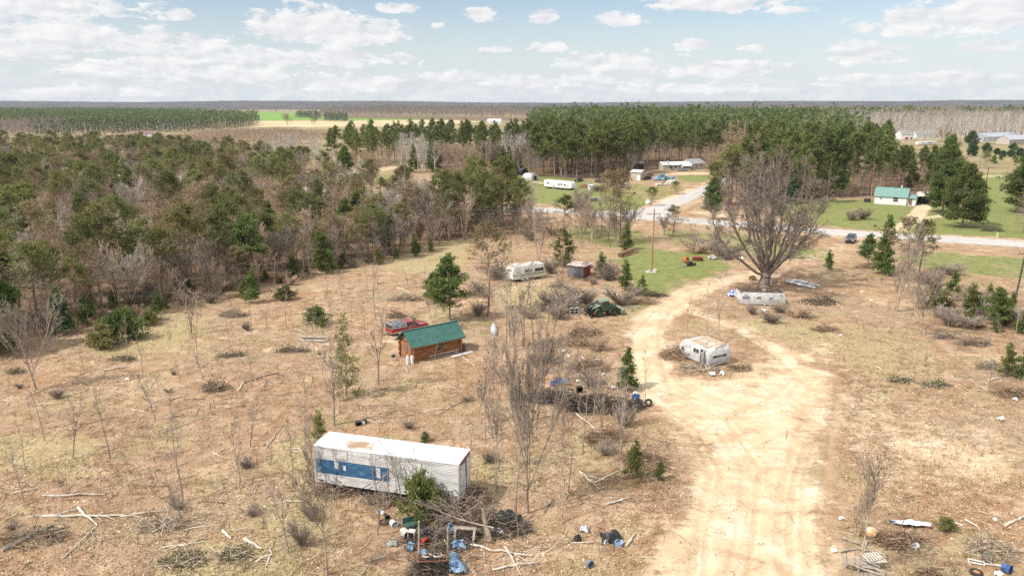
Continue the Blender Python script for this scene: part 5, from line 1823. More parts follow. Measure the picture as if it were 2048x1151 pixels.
def conifer(rg, h, r, prof, c0, c1, nbr, need, bark, nm, droop=(.1, .5), spray=(9, .42, .15), dead=0, tuft=.35, curve=.35, inner=.35, wob=.02, sub=2, rand=.3, low=None):
    """trunk with whorls of limbs; prof(t) = limb length as a share of the height at t in the crown (0 low, 1 top).
    need = sprays per tuft, tuft = radius of the cloud of sprays at each place on a limb"""
    nr = np.random.default_rng(rg.randrange(1 << 30))
    segs, tw = [], []
    n = 9
    p = (0, 0, -.2)
    pts_ = [p]
    for i in range(n):
        q = (p[0] + rg.gauss(0, wob) * h / n * 2, p[1] + rg.gauss(0, wob) * h / n * 2, h * (i + 1) / n)
        segs.append((*p, *q, max(r * (1 - i / n * .95), .02), max(r * (1 - (i + 1) / n * .95), .015)))
        p = q
        pts_.append(p)
    def at(z):
        f = min(max(z / h * n, 0), n - .001)
        i = int(f)
        a, b = pts_[i], pts_[i + 1]
        return tuple(a[k] + (b[k] - a[k]) * (f - i) for k in range(3))
    CC, DD, LL = [], [], []
    for k in range(nbr):
        t = (k + rg.random()) / nbr
        z = h * (c0 + (c1 - c0) * t)
        L = h * prof(t) * rg.uniform(1 - rand, 1 + rand * .5)
        if L < .12:
            L = .12
        az = rg.random() * 2 * pi
        sl = droop[0] + (droop[1] - droop[0]) * t + rg.gauss(0, .1)
        b = at(z)
        d = (cos(az) * cos(sl), sin(az) * cos(sl), sin(sl))
        m = 4
        br = max(r * .30 * (1 - t * .7), .015)
        q0 = b
        line = [b]
        for j in range(m):
            d = _n((d[0] + rg.gauss(0, .07), d[1] + rg.gauss(0, .07), d[2] + curve / m))
            q1 = (q0[0] + d[0] * L / m, q0[1] + d[1] * L / m, q0[2] + d[2] * L / m)
            segs.append((*q0, *q1, br * (1 - j / m * .8), br * (1 - (j + 1) / m * .8)))
            q0 = q1
            line.append(q0)
        spots = []
        nt = max(2, int(L / (tuft * .9)) + 1)
        for j in range(nt):
            f = inner + (1 - inner) * (j + rg.random() * .6) / nt
            f = min(f, .999)
            i = int(f * m)
            e = f * m - i
            spots.append((tuple(line[i][x] + (line[i + 1][x] - line[i][x]) * e for x in range(3)), d))
        for s, dd in list(spots):
            for _ in range(sub):
                if L > tuft * 1.5:
                    sd = _perp(dd, rg, rg.uniform(.5, 1.2))
                    l2 = L * rg.uniform(.18, .38)
                    e = (s[0] + sd[0] * l2, s[1] + sd[1] * l2, s[2] + sd[2] * l2 * .5 + .05)
                    tw.append((*s, *e, .016, .010))
                    spots.append((e, sd))
        if low and t < low:
            spots = [s for s in spots if rg.random() < t / low]
        for s, dd in spots:
            kk = max(1, int(need * rg.uniform(.6, 1.3)))
            CC.append(np.array(s) + nr.normal(size=(kk, 3)) * tuft * np.array([.42, .42, .28]))
            DD.append(np.array(dd) * .55 + nr.normal(size=(kk, 3)) * .6 + np.array([0, 0, .25]))
    for k in range(dead):
        z = h * rg.uniform(.12, c0 + (c1 - c0) * .35)
        az = rg.random() * 2 * pi
        L = h * rg.uniform(.05, .17)
        b = at(z)
        d = _n((cos(az), sin(az), rg.uniform(-.25, .35)))
        e = tuple(b[x] + d[x] * L for x in range(3))
        tw.append((*b, *e, .03, .012))
        for _ in range(4):
            f = rg.uniform(.3, 1)
            s = tuple(b[x] + (e[x] - b[x]) * f for x in range(3))
            sd = _perp(d, rg, rg.uniform(.4, 1.1))
            l2 = L * rg.uniform(.25, .6)
            tw.append((*s, *(s[x] + sd[x] * l2 for x in range(3)), .015, .009))
    c = np.vstack(CC)
    dd = np.vstack(DD)
    Ls = spray[1] * nr.uniform(.6, 1.25, len(c))
    crown = cards(c, dd, Ls, spray[2] * nr.uniform(.7, 1.3, len(c)), nr)
    V1, Q1 = tubes(segs, 6)
    parts = [(V1, Q1, bark)]
    if tw:
        V2, Q2 = tubes(tw, 3)
        parts.append((V2, Q2, twig_brown))
    return dict(h=h, trunk=mesh_np('trunk', parts), crown=mesh_np('crown', [(crown[0], crown[1], nm)]), raw=(parts, (crown[0], crown[1], nm)))


def bare(rg, h, r, P, bark, twig, cut=2, stems=1, leaves=None, spread=.3, sides=(7, 5, 3, 3, 3), lean=0):
    thick, thin = [], []
    for s in range(stems):
        L = bare_segs(rg, h * (1 if s == 0 else rg.uniform(.7, 1)), r if stems == 1 else r * rg.uniform(.6, 1), P, lean=lean)
        if stems > 1:
            a = rg.random() * 6.28
            dx, dy = cos(a) * spread, sin(a) * spread
            for l in L:
                if len(l):
                    zf0, zf1 = l[:, 2] / h, l[:, 5] / h
                    l[:, 0] += dx * (.3 + zf0 * 4)
                    l[:, 1] += dy * (.3 + zf0 * 4)
                    l[:, 3] += dx * (.3 + zf1 * 4)
                    l[:, 4] += dy * (.3 + zf1 * 4)
        for i, l in enumerate(L):
            if len(l):
                (thick if i < cut else thin).append((l, sides[i]))
    def pk(ls, m):
        V, Q, o = [], [], 0
        for l, s in ls:
            v, q = tubes(l, s)
            V.append(v)
            Q.append(q + o)
            o += len(v)
        return np.vstack(V), np.vstack(Q), m
    tr = [pk(thick, bark)]
    cr = [pk(thin, twig)]
    if leaves:
        nr = np.random.default_rng(rg.randrange(1 << 30))
        tips = np.vstack([l[:, 3:6] for l, _ in thin])
        k = leaves[1]
        sel = tips[nr.integers(0, len(tips), k)] + nr.normal(size=(k, 3)) * .15
        v, q = cards(sel, nr.normal(size=(k, 3)), leaves[2] * nr.uniform(.6, 1.2, k), leaves[2] * .6, nr)
        cr.append((v, q, leaves[0]))
    return dict(h=h, trunk=mesh_np('trunk', tr), crown=mesh_np('crown', cr), raw=(tr, cr))


rg = random.Random(11)
scots = lambda t: .20 * (1 - t) ** .6 * (.55 + .9 * min(1, t * 3)) + .03
PINE = [conifer(rg, h, .15, scots, c0, 1.0, 40, 5.5, bark_pine, olive, droop=(.0, .7), spray=(9, .46, .15), dead=64, tuft=.42, low=.6, wob=.025)
        for h, c0 in ((12, .38), (11, .46), (13, .44), (10.5, .32), (12.5, .50), (11.5, .40))]
PINEY = [conifer(rg, h, .15, scots, c0, 1.0, 42, 6.5, bark_pine, yellowg, droop=(.0, .7), spray=(9, .44, .15), dead=50, tuft=.42, low=.5, wob=.025) for h, c0 in ((12, .40), (11, .34))]
PINEB = [conifer(rg, h, .13, scots, c0, 1.0, 34, 4, bark_pine, browneed, droop=(.0, .7), spray=(9, .42, .14), dead=80, tuft=.42, low=.75, wob=.03)
         for h, c0 in ((11, .40), (12, .45), (10, .35))]
redp_ = lambda t: .135 * (1 - t ** 2.2) * (.6 + .6 * min(1, t * 2.5)) + .02
RED = [conifer(rg, h, .19, redp_, c0, 1.0, 46, 7, bark_red, darkneed, droop=(-.05, .6), spray=(9, .75, .30), dead=22, tuft=.6, low=.35, wob=.012, sub=1)
       for h, c0 in ((22, .34), (21, .42), (23, .30), (20, .38), (22, .28))]
cone = lambda t: .21 * (1 - t) ** .85 + .015
SPRUCE = [conifer(rg, h, .10, cone, .06, 1.0, nb, 7, bark_pine, m, droop=(-.12, .5), spray=(7, .36, .14), tuft=.30, curve=.15, inner=.25, wob=.008, sub=2)
          for h, nb, m in ((7, 62, darkneed), (6, 56, bluegreen), (8, 70, darkneed), (6.5, 60, bright))]
YOUNG = [conifer(rg, h, .055, lambda t: .24 * (1 - t) ** .8 + .03, .08, 1.0, nb, 6, bark_grey, m, droop=(.1, .7), spray=(7, .30, .10), tuft=.24, curve=.25, inner=.15, wob=.012, sub=2)
         for h, nb, m in ((3.6, 34, bright), (4.2, 38, yellowg), (3.2, 30, bright), (4.0, 30, olive))]
THINSP = [conifer(rg, h, .06, lambda t: .15 * (1 - t) ** .7 + .02, .05, 1.0, nb, 4, bark_grey, olive, droop=(-.15, .5), spray=(7, .30, .09), tuft=.24, curve=.2, inner=.3, wob=.01, sub=1)
          for h, nb in ((6, 52), (7, 60))]
white_prof = lambda t: .235 * (1 - t ** 1.6) * (.7 + .5 * min(1, t * 3)) + .03
WHITEP = [conifer(rg, h, .14, white_prof, .16, 1.0, 74, 9, bark_grey, bright, droop=(-.02, .65), spray=(10, .38, .13), tuft=.36, curve=.3, inner=.25, wob=.012, sub=2, low=.25)
          for h in (9.5, 9)]
BIGP = [conifer(rg, h, .28, lambda t: .30 * (1 - t ** 1.7) * (.8 + .4 * min(1, t * 4)) + .03, .12, 1.0, 110, 10, bark_grey, yg, droop=(-.1, .6), spray=(10, .52, .19), tuft=.48, curve=.3, inner=.30, wob=.01, sub=2)
        for h, yg in ((14, bright), (13, bright))]
ROUND = [conifer(rg, h, .12, lambda t: .36 * (1 - t ** 2) * (.8 + .4 * min(1, t * 4)) + .03, .08, 1.0, 70, 8, bark_grey, bluegreen, droop=(-.1, .7), spray=(10, .5, .2), tuft=.42, curve=.3, inner=.3, wob=.01, sub=2) for h in (7, 6)]
JUNI = [conifer(rg, 1.6, .05, lambda t: .85 * (1 - t ** 1.5) + .1, .05, 1.0, 30, 8, bark_grey, m, droop=(.05, .9), spray=(7, .26, .09), tuft=.22, curve=.3, inner=.15, wob=.02, sub=2) for m in (bright, yellowg, olive)]
BARE = [bare(rg, h, .15, MAPLE if k < 3 else SLIM, bark_grey, twig_brown, cut=2, stems=st) for k, (h, st) in enumerate(((11, 1), (10, 1), (12, 1), (11, 2), (10, 3), (12, 2)))]
BARET = [bare(rg, h, .14, MAPLE if k < 2 else SLIM, bark_grey, twig_tan, cut=2, stems=st) for k, (h, st) in enumerate(((10, 1), (11, 1), (10, 3)))]
BAREG = [bare(rg, h, .14, MAPLE if k < 1 else SLIM, bark_grey, twig_grey, cut=2, stems=st) for k, (h, st) in enumerate(((11, 1), (10, 2), (11, 1)))]
BIRCH = [bare(rg, h, .13, ASPEN, bark_white, twig_pale, cut=1, stems=st, spread=.3, sides=(6, 3, 3)) for h, st in ((17, 1), (16, 2), (18, 1))]
ASPENS = [bare(rg, h, .16, ASPEN, bark_white, twig_grey, cut=1, stems=1, sides=(6, 3, 3)) for h in (19, 20, 18, 21)]
SAPL = [bare(rg, h, .050, dict(SLIM, kids=(1.3, 1.3, 1.1), ratio=(.26, .42, .4), rmin=.011), bark_grey, twig_brown, cut=1, stems=st, spread=.12) for h, st in ((6, 1), (7, 1), (5.5, 2), (6.5, 1), (6, 3))]
VASE = [bare(rg, h, .085, dict(SLIM, seg=(5, 6, 4, 2), start=(.42, .15, .1), kids=(3.4, 1.6, 1.6), ratio=(.75, .38, .42), ang=((.25, .6), (.3, .7), (.3, .8)), rmin=.012), bark_grey, twig_brown, cut=2, stems=1) for h in (7, 8)]
LEAFY = [bare(rg, h, .10, SLIM, bark_grey, twig_tan, cut=2, stems=1, leaves=(deadleaf, 900, .26)) for h in (7, 6)]
BUSH = [bare(rg, h, .03, SHRUB, twig_brown, tw, cut=1, stems=st, spread=.22, sides=(3, 3, 3)) for h, st, tw in ((1.6, 16, twig_brown), (1.3, 14, twig_brown), (1.9, 20, twig_brown), (1.2, 14, twig_tan))]


def tree(proto, name, label, cat, p, h=None, rz=None, group=None, rg=rg, wide=1.0, single=False, lean=(0, 0)):
    k = (h / proto['h']) if h else 1.0
    t = thing(name, label, cat, p, rg.random() * 6.28 if rz is None else rz, group)
    t.rotation_euler = (lean[0], lean[1], t.rotation_euler.z)
    t.scale = (k * wide, k * wide, k)
    link('trunk', proto['trunk'], t)
    link('crown', proto['crown'], t)
    return t


def tpx(proto, name, label, cat, px, py, ptop, **kw):
    return tree(proto, name, label, cat, GP(px, py), hgt(px, py, ptop), **kw)


# ------------------------------------------------------------------ trees and bushes one can point at
def every(tab):
    for row in tab:
        proto, name, label, cat, px, py, top = row[:7]
        kw = row[7] if len(row) > 7 else {}
        tpx(proto, name, label, cat, px, py, top, **kw)


every([
    (WHITEP[0], 'pine_tree', 'bright green bushy pine standing right behind the log cabin', 'pine', 900, 640, 510, dict(wide=1.15)),
    (WHITEP[1], 'pine_tree', 'low green pine leaning at the left of the bushy pine behind the cabin', 'pine', 868, 606, 545, dict(wide=1.3)),
    (PINEB[1], 'pine_tree', 'tall half-bare brown pine with a bent trunk right of the bushy cabin pine', 'pine', 975, 632, 452, dict(wide=1.2, lean=(0, -.05))),
    (RED[4], 'pine_tree', 'dark layered pine between the striped travel trailer and the red shed', 'pine', 1125, 562, 458, dict(wide=1.35)),
    (YOUNG[0], 'pine_tree', 'round young pine behind the roof of the red shed', 'pine', 1203, 548, 505, dict(wide=1.2)),
    (YOUNG[0], 'pine_tree', 'small green pine on the edge of the yard left of the tan pole', 'pine', 1250, 580, 520),
    (YOUNG[1], 'pine_tree', 'low green pine right beside the small yard pine, before the tan pole', 'pine', 1284, 585, 550, dict(wide=1.3)),
    (SPRUCE[0], 'spruce_tree', 'dark spruce above the timber stack on the yard edge', 'spruce', 1252, 500, 446, dict(wide=1.15)),
    (SPRUCE[3], 'spruce_tree', 'conical light green spruce at the left edge of the sandy loop', 'spruce', 1254, 776, 693, dict(wide=1.1)),
    (YOUNG[1], 'pine_tree', 'young yellow-green pine beside the sandy blob, left of the track', 'pine', 1269, 957, 880),
    (YOUNG[2], 'pine_tree', 'knee-high green pine right of the young yellow-green pine', 'pine', 1321, 958, 922, dict(wide=1.1)),
    (JUNI[1], 'pine_bush', 'bushy bright pine growing in front of the white semi trailer', 'bush', 842, 1036, 960, dict(wide=.55)),
    (THINSP[1], 'spruce_tree', 'thin sparse spruce left of the log cabin', 'spruce', 694, 796, 628),
    (YOUNG[3], 'pine_tree', 'dark small bush-like pine at the left nose of the semi trailer', 'pine', 640, 890, 822, dict(wide=1.1)),
    (YOUNG[2], 'pine_bush', 'small green bush behind the roof of the semi trailer', 'bush', 851, 884, 862, dict(wide=1.6)),
    (SPRUCE[1], 'spruce_tree', 'dark spruce at the wood edge on the far left', 'spruce', 122, 668, 575, dict(wide=1.25)),
    (BIGP[0], 'pine_tree', 'big bright pine cut by the left picture edge', 'pine', -4, 705, 540),
    (YOUNG[0], 'pine_tree', 'lone small pine in the clearing below the left wood', 'pine', 505, 606, 540, dict(wide=1.0)),
    (JUNI[2], 'juniper_bush', 'round green juniper right of the lone small pine', 'bush', 572, 600, 576),
    (JUNI[0], 'juniper_bush', 'small dark juniper in the slash left of the pickup truck', 'bush', 634, 647, 617),
    (JUNI[0], 'juniper_bush', 'wide green juniper at the wood edge on the left', 'bush', 246, 680, 626, dict(wide=.75)),
    (JUNI[2], 'juniper_bush', 'smaller juniper just below the wide one on the left', 'bush', 206, 693, 656),
    (JUNI[1], 'juniper_bush', 'sprawling low juniper right of the wide one', 'bush', 300, 650, 626, dict(wide=.8)),
    (YOUNG[3], 'pine_tree', 'small dark pine at the corner where the left wood meets the clearing', 'pine', 687, 535, 498, dict(wide=1.2)),
    (YOUNG[0], 'pine_tree', 'small pine alone before the tall pines at the back of the clearing', 'pine', 833, 512, 470),
    (YOUNG[1], 'pine_tree', 'pale young pine right of the small lone pine at the back of the clearing', 'pine', 862, 505, 476),
    (WHITEP[0], 'pine_tree', 'young pine just right of the black suv', 'pine', 1736, 530, 468, dict(wide=1.2)),
    (SPRUCE[3], 'pine_tree', 'slim green pine rising over the road right of the black suv', 'pine', 1768, 548, 432, dict(wide=.9)),
    (PINEB[0], 'pine_tree', 'brown half-bare pine left of the dark pole at right', 'pine', 1812, 560, 438, dict(wide=1.5)),
    (PINE[3], 'pine_tree', 'olive pine leaning behind the brown half-bare one at right', 'pine', 1838, 545, 442, dict(wide=1.1)),
    (YOUNG[0], 'pine_tree', 'small spruce-like pine on the sandy entrance below the suv', 'pine', 1657, 540, 500),
    (WHITEP[0], 'pine_tree', 'bushy green pine in the thicket on the right, tallest of the thicket', 'pine', 1988, 655, 575, dict(wide=1.25)),
    (YOUNG[0], 'pine_tree', 'green pine at the left end of the right-hand thicket', 'pine', 1868, 618, 552, dict(wide=1.3)),
    (YOUNG[0], 'pine_tree', 'conical green pine standing above the right-hand thicket', 'pine', 1905, 592, 540, dict(wide=1.2)),
    (YOUNG[1], 'pine_tree', 'light green young pine in the middle of the right-hand thicket', 'pine', 1940, 630, 568, dict(wide=1.4)),
    (YOUNG[1], 'pine_tree', 'small pine with pale needles near the right picture edge', 'pine', 2012, 752, 686, dict(wide=1.1)),
    (YOUNG[2], 'pine_tree', 'small green pine cut by the right picture edge', 'pine', 2046, 760, 695, dict(wide=1.3)),
    (JUNI[1], 'pine_bush', 'small green bush in the grass right of the metal sheet, bottom right', 'bush', 1893, 1058, 1038),
    (BIGP[0], 'pine_tree', 'big full pine on the lawn right of the white cottage, the nearer of two', 'pine', 1924, 453, 330, dict(wide=.95)),
    (BIGP[1], 'pine_tree', 'big full pine at the end of the cottage lane, the farther of two', 'pine', 1884, 425, 330, dict(wide=.95)),
    (BIGP[1], 'pine_tree', 'big pine cut by the right picture edge above the road', 'pine', 2052, 425, 300, dict(wide=1.0)),
    (PINEB[0], 'pine_tree', 'brown sparse pine by the road at the right picture edge', 'pine', 2046, 466, 380, dict(wide=1.3)),
    (ROUND[0], 'spruce_tree', 'large round dark spruce left of the grey ranch house', 'spruce', 1943, 293, 263),
    (ROUND[1], 'spruce_tree', 'dark blue spruce below the large round one by the lane', 'spruce', 1943, 312, 288),
    (ROUND[0], 'spruce_tree', 'dark spruce right of the dark blue one', 'spruce', 1973, 305, 286),
    (ROUND[1], 'spruce_tree', 'small dark spruce alone on the dry lawn by the grey houses', 'spruce', 2005, 315, 301),
    (PINE[3], 'pine_tree', 'light green pine left of the lane pole', 'pine', 1970, 335, 302, dict(wide=1.3)),
    (PINEB[2], 'pine_tree', 'reddish brown pine at the road corner right of the tan pole', 'pine', 1346, 474, 412, dict(wide=1.6)),
    (WHITEP[1], 'pine_tree', 'dark bushy pine where the side road leaves the picture', 'pine', 1425, 440, 355, dict(wide=1.0)),
    (YOUNG[3], 'pine_tree', 'small wind-bent pine on the verge by the road bend', 'pine', 1178, 456, 436, dict(wide=1.4)),
    (PINEB[1], 'pine_tree', 'tall slim brown pine before the road bend, left of a close pair', 'pine', 1216, 484, 345, dict(wide=.9)),
    (PINEB[0], 'pine_tree', 'tall slim brown pine before the road bend, right of a close pair', 'pine', 1240, 486, 341, dict(wide=.95)),
    (PINE[1], 'pine_tree', 'green-topped pine at the road left of the close pair of slim pines', 'pine', 1128, 470, 393, dict(wide=1.2)),
    (PINE[3], 'pine_tree', 'green pine in the junk yard before the tan shed', 'pine', 1232, 388, 342, dict(wide=1.5)),
    (PINE[4], 'pine_tree', 'low green pine in the yard left of the side road', 'pine', 1302, 412, 375, dict(wide=1.6)),
    (PINE[0], 'pine_tree', 'olive bush-like pine by the side road mouth', 'pine', 1352, 388, 362, dict(wide=2.0)),
])
every([
    (BARE[0], 'bare_tree', 'bare tree with a pale crown standing alone on the left of the clearing', 'tree', 72, 778, 558, dict(lean=(0, -.10), wide=.8)),
    (SAPL[0], 'sapling', 'thin bare sapling leaning left in the left clearing', 'sapling', 220, 916, 742, dict(lean=(0, -.16))),
    (SAPL[1], 'sapling', 'straight bare sapling in the lower left clearing', 'sapling', 366, 1000, 770),
    (SAPL[3], 'sapling', 'bare sapling below the cluster of stems at the wood edge', 'sapling', 397, 735, 575),
    (SAPL[4], 'bare_tree', 'cluster of bare stems at the edge of the left wood', 'tree', 384, 668, 540, dict(wide=1.2)),
    (SAPL[4], 'sapling', 'bare many-stemmed sapling left of the thin sparse spruce', 'sapling', 668, 850, 640),
    (VASE[1], 'bare_tree', 'forked bare tree at the bottom below the semi trailer', 'tree', 655, 1150, 885, dict(wide=.8)),
    (BARE[3], 'bare_tree', 'bare tree growing against the nose of the semi trailer', 'tree', 631, 992, 800, dict(wide=.6)),
    (SAPL[1], 'sapling', 'thin straight stem left of the semi trailer', 'sapling', 587, 972, 828),
    (SAPL[0], 'sapling', 'leftmost thin stem before the blue stripe of the semi trailer', 'sapling', 752, 1000, 880),
    (SAPL[3], 'sapling', 'thin stem before the end of the blue stripe of the semi trailer', 'sapling', 782, 1008, 868),
    (SAPL[2], 'sapling', 'forked thin stem before the side door of the semi trailer', 'sapling', 806, 1012, 862, dict(wide=.7)),
    (SAPL[1], 'sapling', 'thin stem leaning before the side door of the semi trailer', 'sapling', 822, 1010, 880, dict(lean=(0, .05))),
    (BARE[0], 'bare_tree', 'tall bare tree in the middle foreground right of the semi trailer', 'tree', 1056, 1026, 640, dict(wide=.50)),
    (SAPL[1], 'sapling', 'slim dark sapling right of the tall bare tree in the foreground', 'sapling', 1124, 1046, 818),
    (SAPL[0], 'sapling', 'slim sapling left of the tall bare tree in the foreground', 'sapling', 1032, 1030, 800),
    (BARE[1], 'bare_tree', 'bare round-topped tree behind the slim saplings in the middle', 'tree', 1075, 836, 655, dict(wide=.62)),
    (SAPL[1], 'bare_tree', 'leftmost of the tall thin bare trees right of the canoe', 'tree', 1012, 694, 520, dict(wide=1.2)),
    (SAPL[3], 'bare_tree', 'second of the tall thin bare trees right of the canoe', 'tree', 1030, 702, 505, dict(wide=1.2)),
    (SAPL[4], 'bare_tree', 'many-stemmed one of the tall thin bare trees right of the canoe', 'tree', 1048, 692, 515, dict(wide=1.2)),
    (SAPL[0], 'bare_tree', 'rightmost of the tall thin bare trees right of the canoe', 'tree', 1066, 690, 525, dict(lean=(0, .06))),
    (SAPL[2], 'bare_tree', 'thin bare tree between the canoe and the slatted frame', 'tree', 1092, 660, 540),
    (BARE[3], 'bare_tree', 'dark twin bare trunks behind the striped travel trailer', 'tree', 1076, 532, 395, dict(wide=.9)),
    (SAPL[2], 'sapling', 'forked sapling just left of the log cabin', 'sapling', 757, 768, 592),
    (SAPL[0], 'sapling', 'short bare sapling before the log cabin ladder', 'sapling', 798, 772, 704),
    (SAPL[3], 'sapling', 'bare sapling between the pickup truck and the left wood', 'sapling', 752, 640, 505),
    (SAPL[4], 'sapling', 'clump of bare saplings at the brush left of the young yellow-green pine', 'sapling', 1240, 918, 742, dict(wide=.9)),
    (SAPL[1], 'sapling', 'fine bare sapling beside the tires at the sand edge', 'sapling', 1291, 800, 690),
    (SAPL[0], 'sapling', 'leftmost of three slim saplings behind the wrecked camper', 'sapling', 1374, 676, 585),
    (SAPL[1], 'sapling', 'middle of three slim saplings behind the wrecked camper', 'sapling', 1415, 672, 556, dict(lean=(0, .05))),
    (SAPL[3], 'sapling', 'rightmost, thickest of three slim saplings behind the wrecked camper', 'sapling', 1440, 682, 540, dict(lean=(0, .04), wide=1.2)),
    (VASE[0], 'bare_tree', 'small bare tree with upswept limbs at the bottom right by the boards', 'tree', 1716, 1146, 885, dict(wide=.62)),
    (BARE[4], 'bare_tree', 'three-stemmed bare tree right of the old camper', 'tree', 1791, 622, 440, dict(wide=.7)),
    (BARE[0], 'bare_tree', 'leaning bare tree with a forked foot in front of the right thicket', 'tree', 1842, 672, 515, dict(wide=.7, lean=(0, .05))),
    (SAPL[1], 'sapling', 'pale thin sapling at the right picture edge', 'sapling', 2030, 690, 560),
    (BARET[2], 'bare_tree', 'tan bare tree between the willow and the big bare tree', 'tree', 1430, 372, 290, dict(wide=1.3)),
    (SAPL[4], 'bare_tree', 'gnarled low bare tree on the verge right of the reddish pine', 'tree', 1388, 496, 436, dict(wide=2.0)),
    (LEAFY[0], 'oak_tree', 'small oak still holding rusty leaves at the front of the left wood', 'tree', 838, 500, 440, dict(wide=1.2)),
    (LEAFY[1], 'oak_tree', 'little tan-leaved oak at the wood edge above the juniper', 'tree', 190, 628, 585, dict(wide=1.4)),
    (LEAFY[1], 'oak_tree', 'rusty-leaved oak between pines behind the pale left pole', 'tree', 420, 418, 372, dict(wide=1.8)),
    (BARE[1], 'bare_tree', 'bare brown tree at the lane behind the red wall side of the yard', 'tree', 1328, 472, 428, dict(wide=1.2)),
])
# broad-crowned bare trees: a short trunk, limbs that climb to a dome, finer and finer branches on them
DOME = dict(seg=(4, 4, 3, 2), up=(.0, .02, .02, .0), wob=(.10, .14, .18, .2), taper=.65, start=(.15, .1, .05), kids=(1.7, 1.9, 1.5), ang=((.35, .85), (.3, .85), (.3, .9)),
            ratio=(.55, .52, .5), rr=(.6, .55, .6), rmin=.0105)


def dome_tree(rg, h, r, rx, limbs, fork, bark, twig, low=.32, kid=3.0):
    thick, L1, L2, fine = [], [], [], []
    p = (0, 0, -.2)
    n = 4
    for i in range(n):
        q = (p[0] + rg.gauss(0, .05), p[1] + rg.gauss(0, .05), fork * (i + 1) / n)
        thick.append((*p, *q, r * (1.25 - .3 * i / n if i else 1.5), r * (1.25 - .3 * (i + 1) / n)))
        p = q
    out = [[], [], [], []]
    for k in range(limbs):
        az = 2 * pi * (k * .382 + rg.uniform(-.06, .06))
        t = (k + .5) / limbs                       # 0 upright, 1 spreading
        lat = rx * (.10 + .95 * t ** .8) * rg.uniform(.85, 1.05)
        top = low * h + (h - low * h) * math.sqrt(max(.02, 1 - (min(lat / rx, .99)) ** 2)) * rg.uniform(.9, 1.0)
        a = Vector((p[0], p[1], fork * rg.uniform(.72, 1.0)))
        e = Vector((lat * cos(az), lat * sin(az), top))
        c = Vector((lat * .95 * cos(az + .15), lat * .95 * sin(az + .15), fork + (top - fork) * (.50 - .20 * t)))
        m = 12
        prev, pr = a, r * rg.uniform(.36, .55)
        for i in range(m):
            f = (i + 1) / m
            q = a * (1 - f) ** 2 + c * 2 * f * (1 - f) + e * f * f + Vector((rg.gauss(0, .10), rg.gauss(0, .10), rg.gauss(0, .06)))
            r1 = max(pr * .86, .03)
            thick.append((*prev, *q, pr, r1))
            if f > .32:
                d = _n(tuple(q - prev))
                nk = int(kid * (.7 + .7 * f)) + (rg.random() < .5)
                for _ in range(nk):
                    l = (1.1 + 3.6 * (1 - f)) * rg.uniform(.7, 1.25) * h / 22
                    grow(rg, tuple(prev.lerp(q, rg.random())), _perp(d, rg, rg.uniform(.45, 1.1)), l, r1 * .5, 0, DOME, out)
            prev, pr = q, r1
    zt = max(s_[5] for l in out for s_ in l)
    k = h / zt
    S6 = np.array([k] * 6 + [1, 1])
    V1, Q1 = tubes(np.array(thick) * S6, 8)
    V2, Q2 = tubes(np.array(out[0]) * S6, 5)
    V3, Q3 = tubes(np.array(out[1] + out[2] + out[3]) * S6, 3)
    return dict(h=h, trunk=mesh_np('trunk', [(np.vstack([V1, V2]), np.vstack([Q1, Q2 + len(V1)]), bark)]), crown=mesh_np('crown', [(V3, Q3, twig)]))


rg2 = random.Random(5)
big = dome_tree(rg2, 22, .66, 9.8, 18, 2.4, mat('maple_bark', (.145, .118, .094), (.30, .25, .20), 3, .95), twig_brown, low=.50, kid=2.0)
tpx(big, 'bare_tree', 'huge spreading bare maple rising over the old aluminium camper', 'tree', 1528, 574, 286, wide=1.12)
DOMET = [dome_tree(rg2, 20, .42, 7.5, 12, 3.5, bark_grey, twig_tan, low=.4), dome_tree(rg2, 16, .34, 5.5, 11, 3.0, bark_grey, twig_brown, low=.4)]
tpx(DOMET[0], 'bare_tree', 'broad reddish tan willow left of the big bare tree, over the mobile home', 'tree', 1470, 388, 238)
tpx(DOMET[1], 'bare_tree', 'bare brown tree half hidden between the willow and the big maple', 'tree', 1512, 404, 300)
tpx(DOMET[1], 'bare_tree', 'rounded bare tree with fine pale twigs at the front of the left wood', 'tree', 772, 508, 398, wide=.8)
tpx(DOMET[0], 'bare_tree', 'rounded yellowish bare tree before the aspen wood above the white camper', 'tree', 1886, 284, 246, wide=1.1)


def inpoly(poly, n, mind, seed, tries=40):
    """points scattered in a pixel polygon projected on the ground, kept apart"""
    rq = random.Random(seed)
    w = pts(*poly)
    lo, hi = w.min(0), w.max(0)
    cell = {}
    res = []
    cand = np.array([[rq.uniform(lo[0], hi[0]), rq.uniform(lo[1], hi[1])] for _ in range(n * tries)])
    ok = cand[poly_sd(cand, w) > 0]
    for x, y in ok:
        i, j = int(x // mind), int(y // mind)
        if any(hypot(x - a, y - b) < mind for di in (-1, 0, 1) for dj in (-1, 0, 1) for a, b in cell.get((i + di, j + dj), ())):
            continue
        cell.setdefault((i, j), []).append((x, y))
        res.append((x, y))
        if len(res) >= n:
            break
    return res


PROAD = np.vstack([ROAD])


def free_of_road(ps, d=8):
    a = np.array(ps)
    k = (seg_dist(a, ROAD) > d) & (seg_dist(a, SIDE) > d)
    return [p for p, q in zip(ps, k) if q]


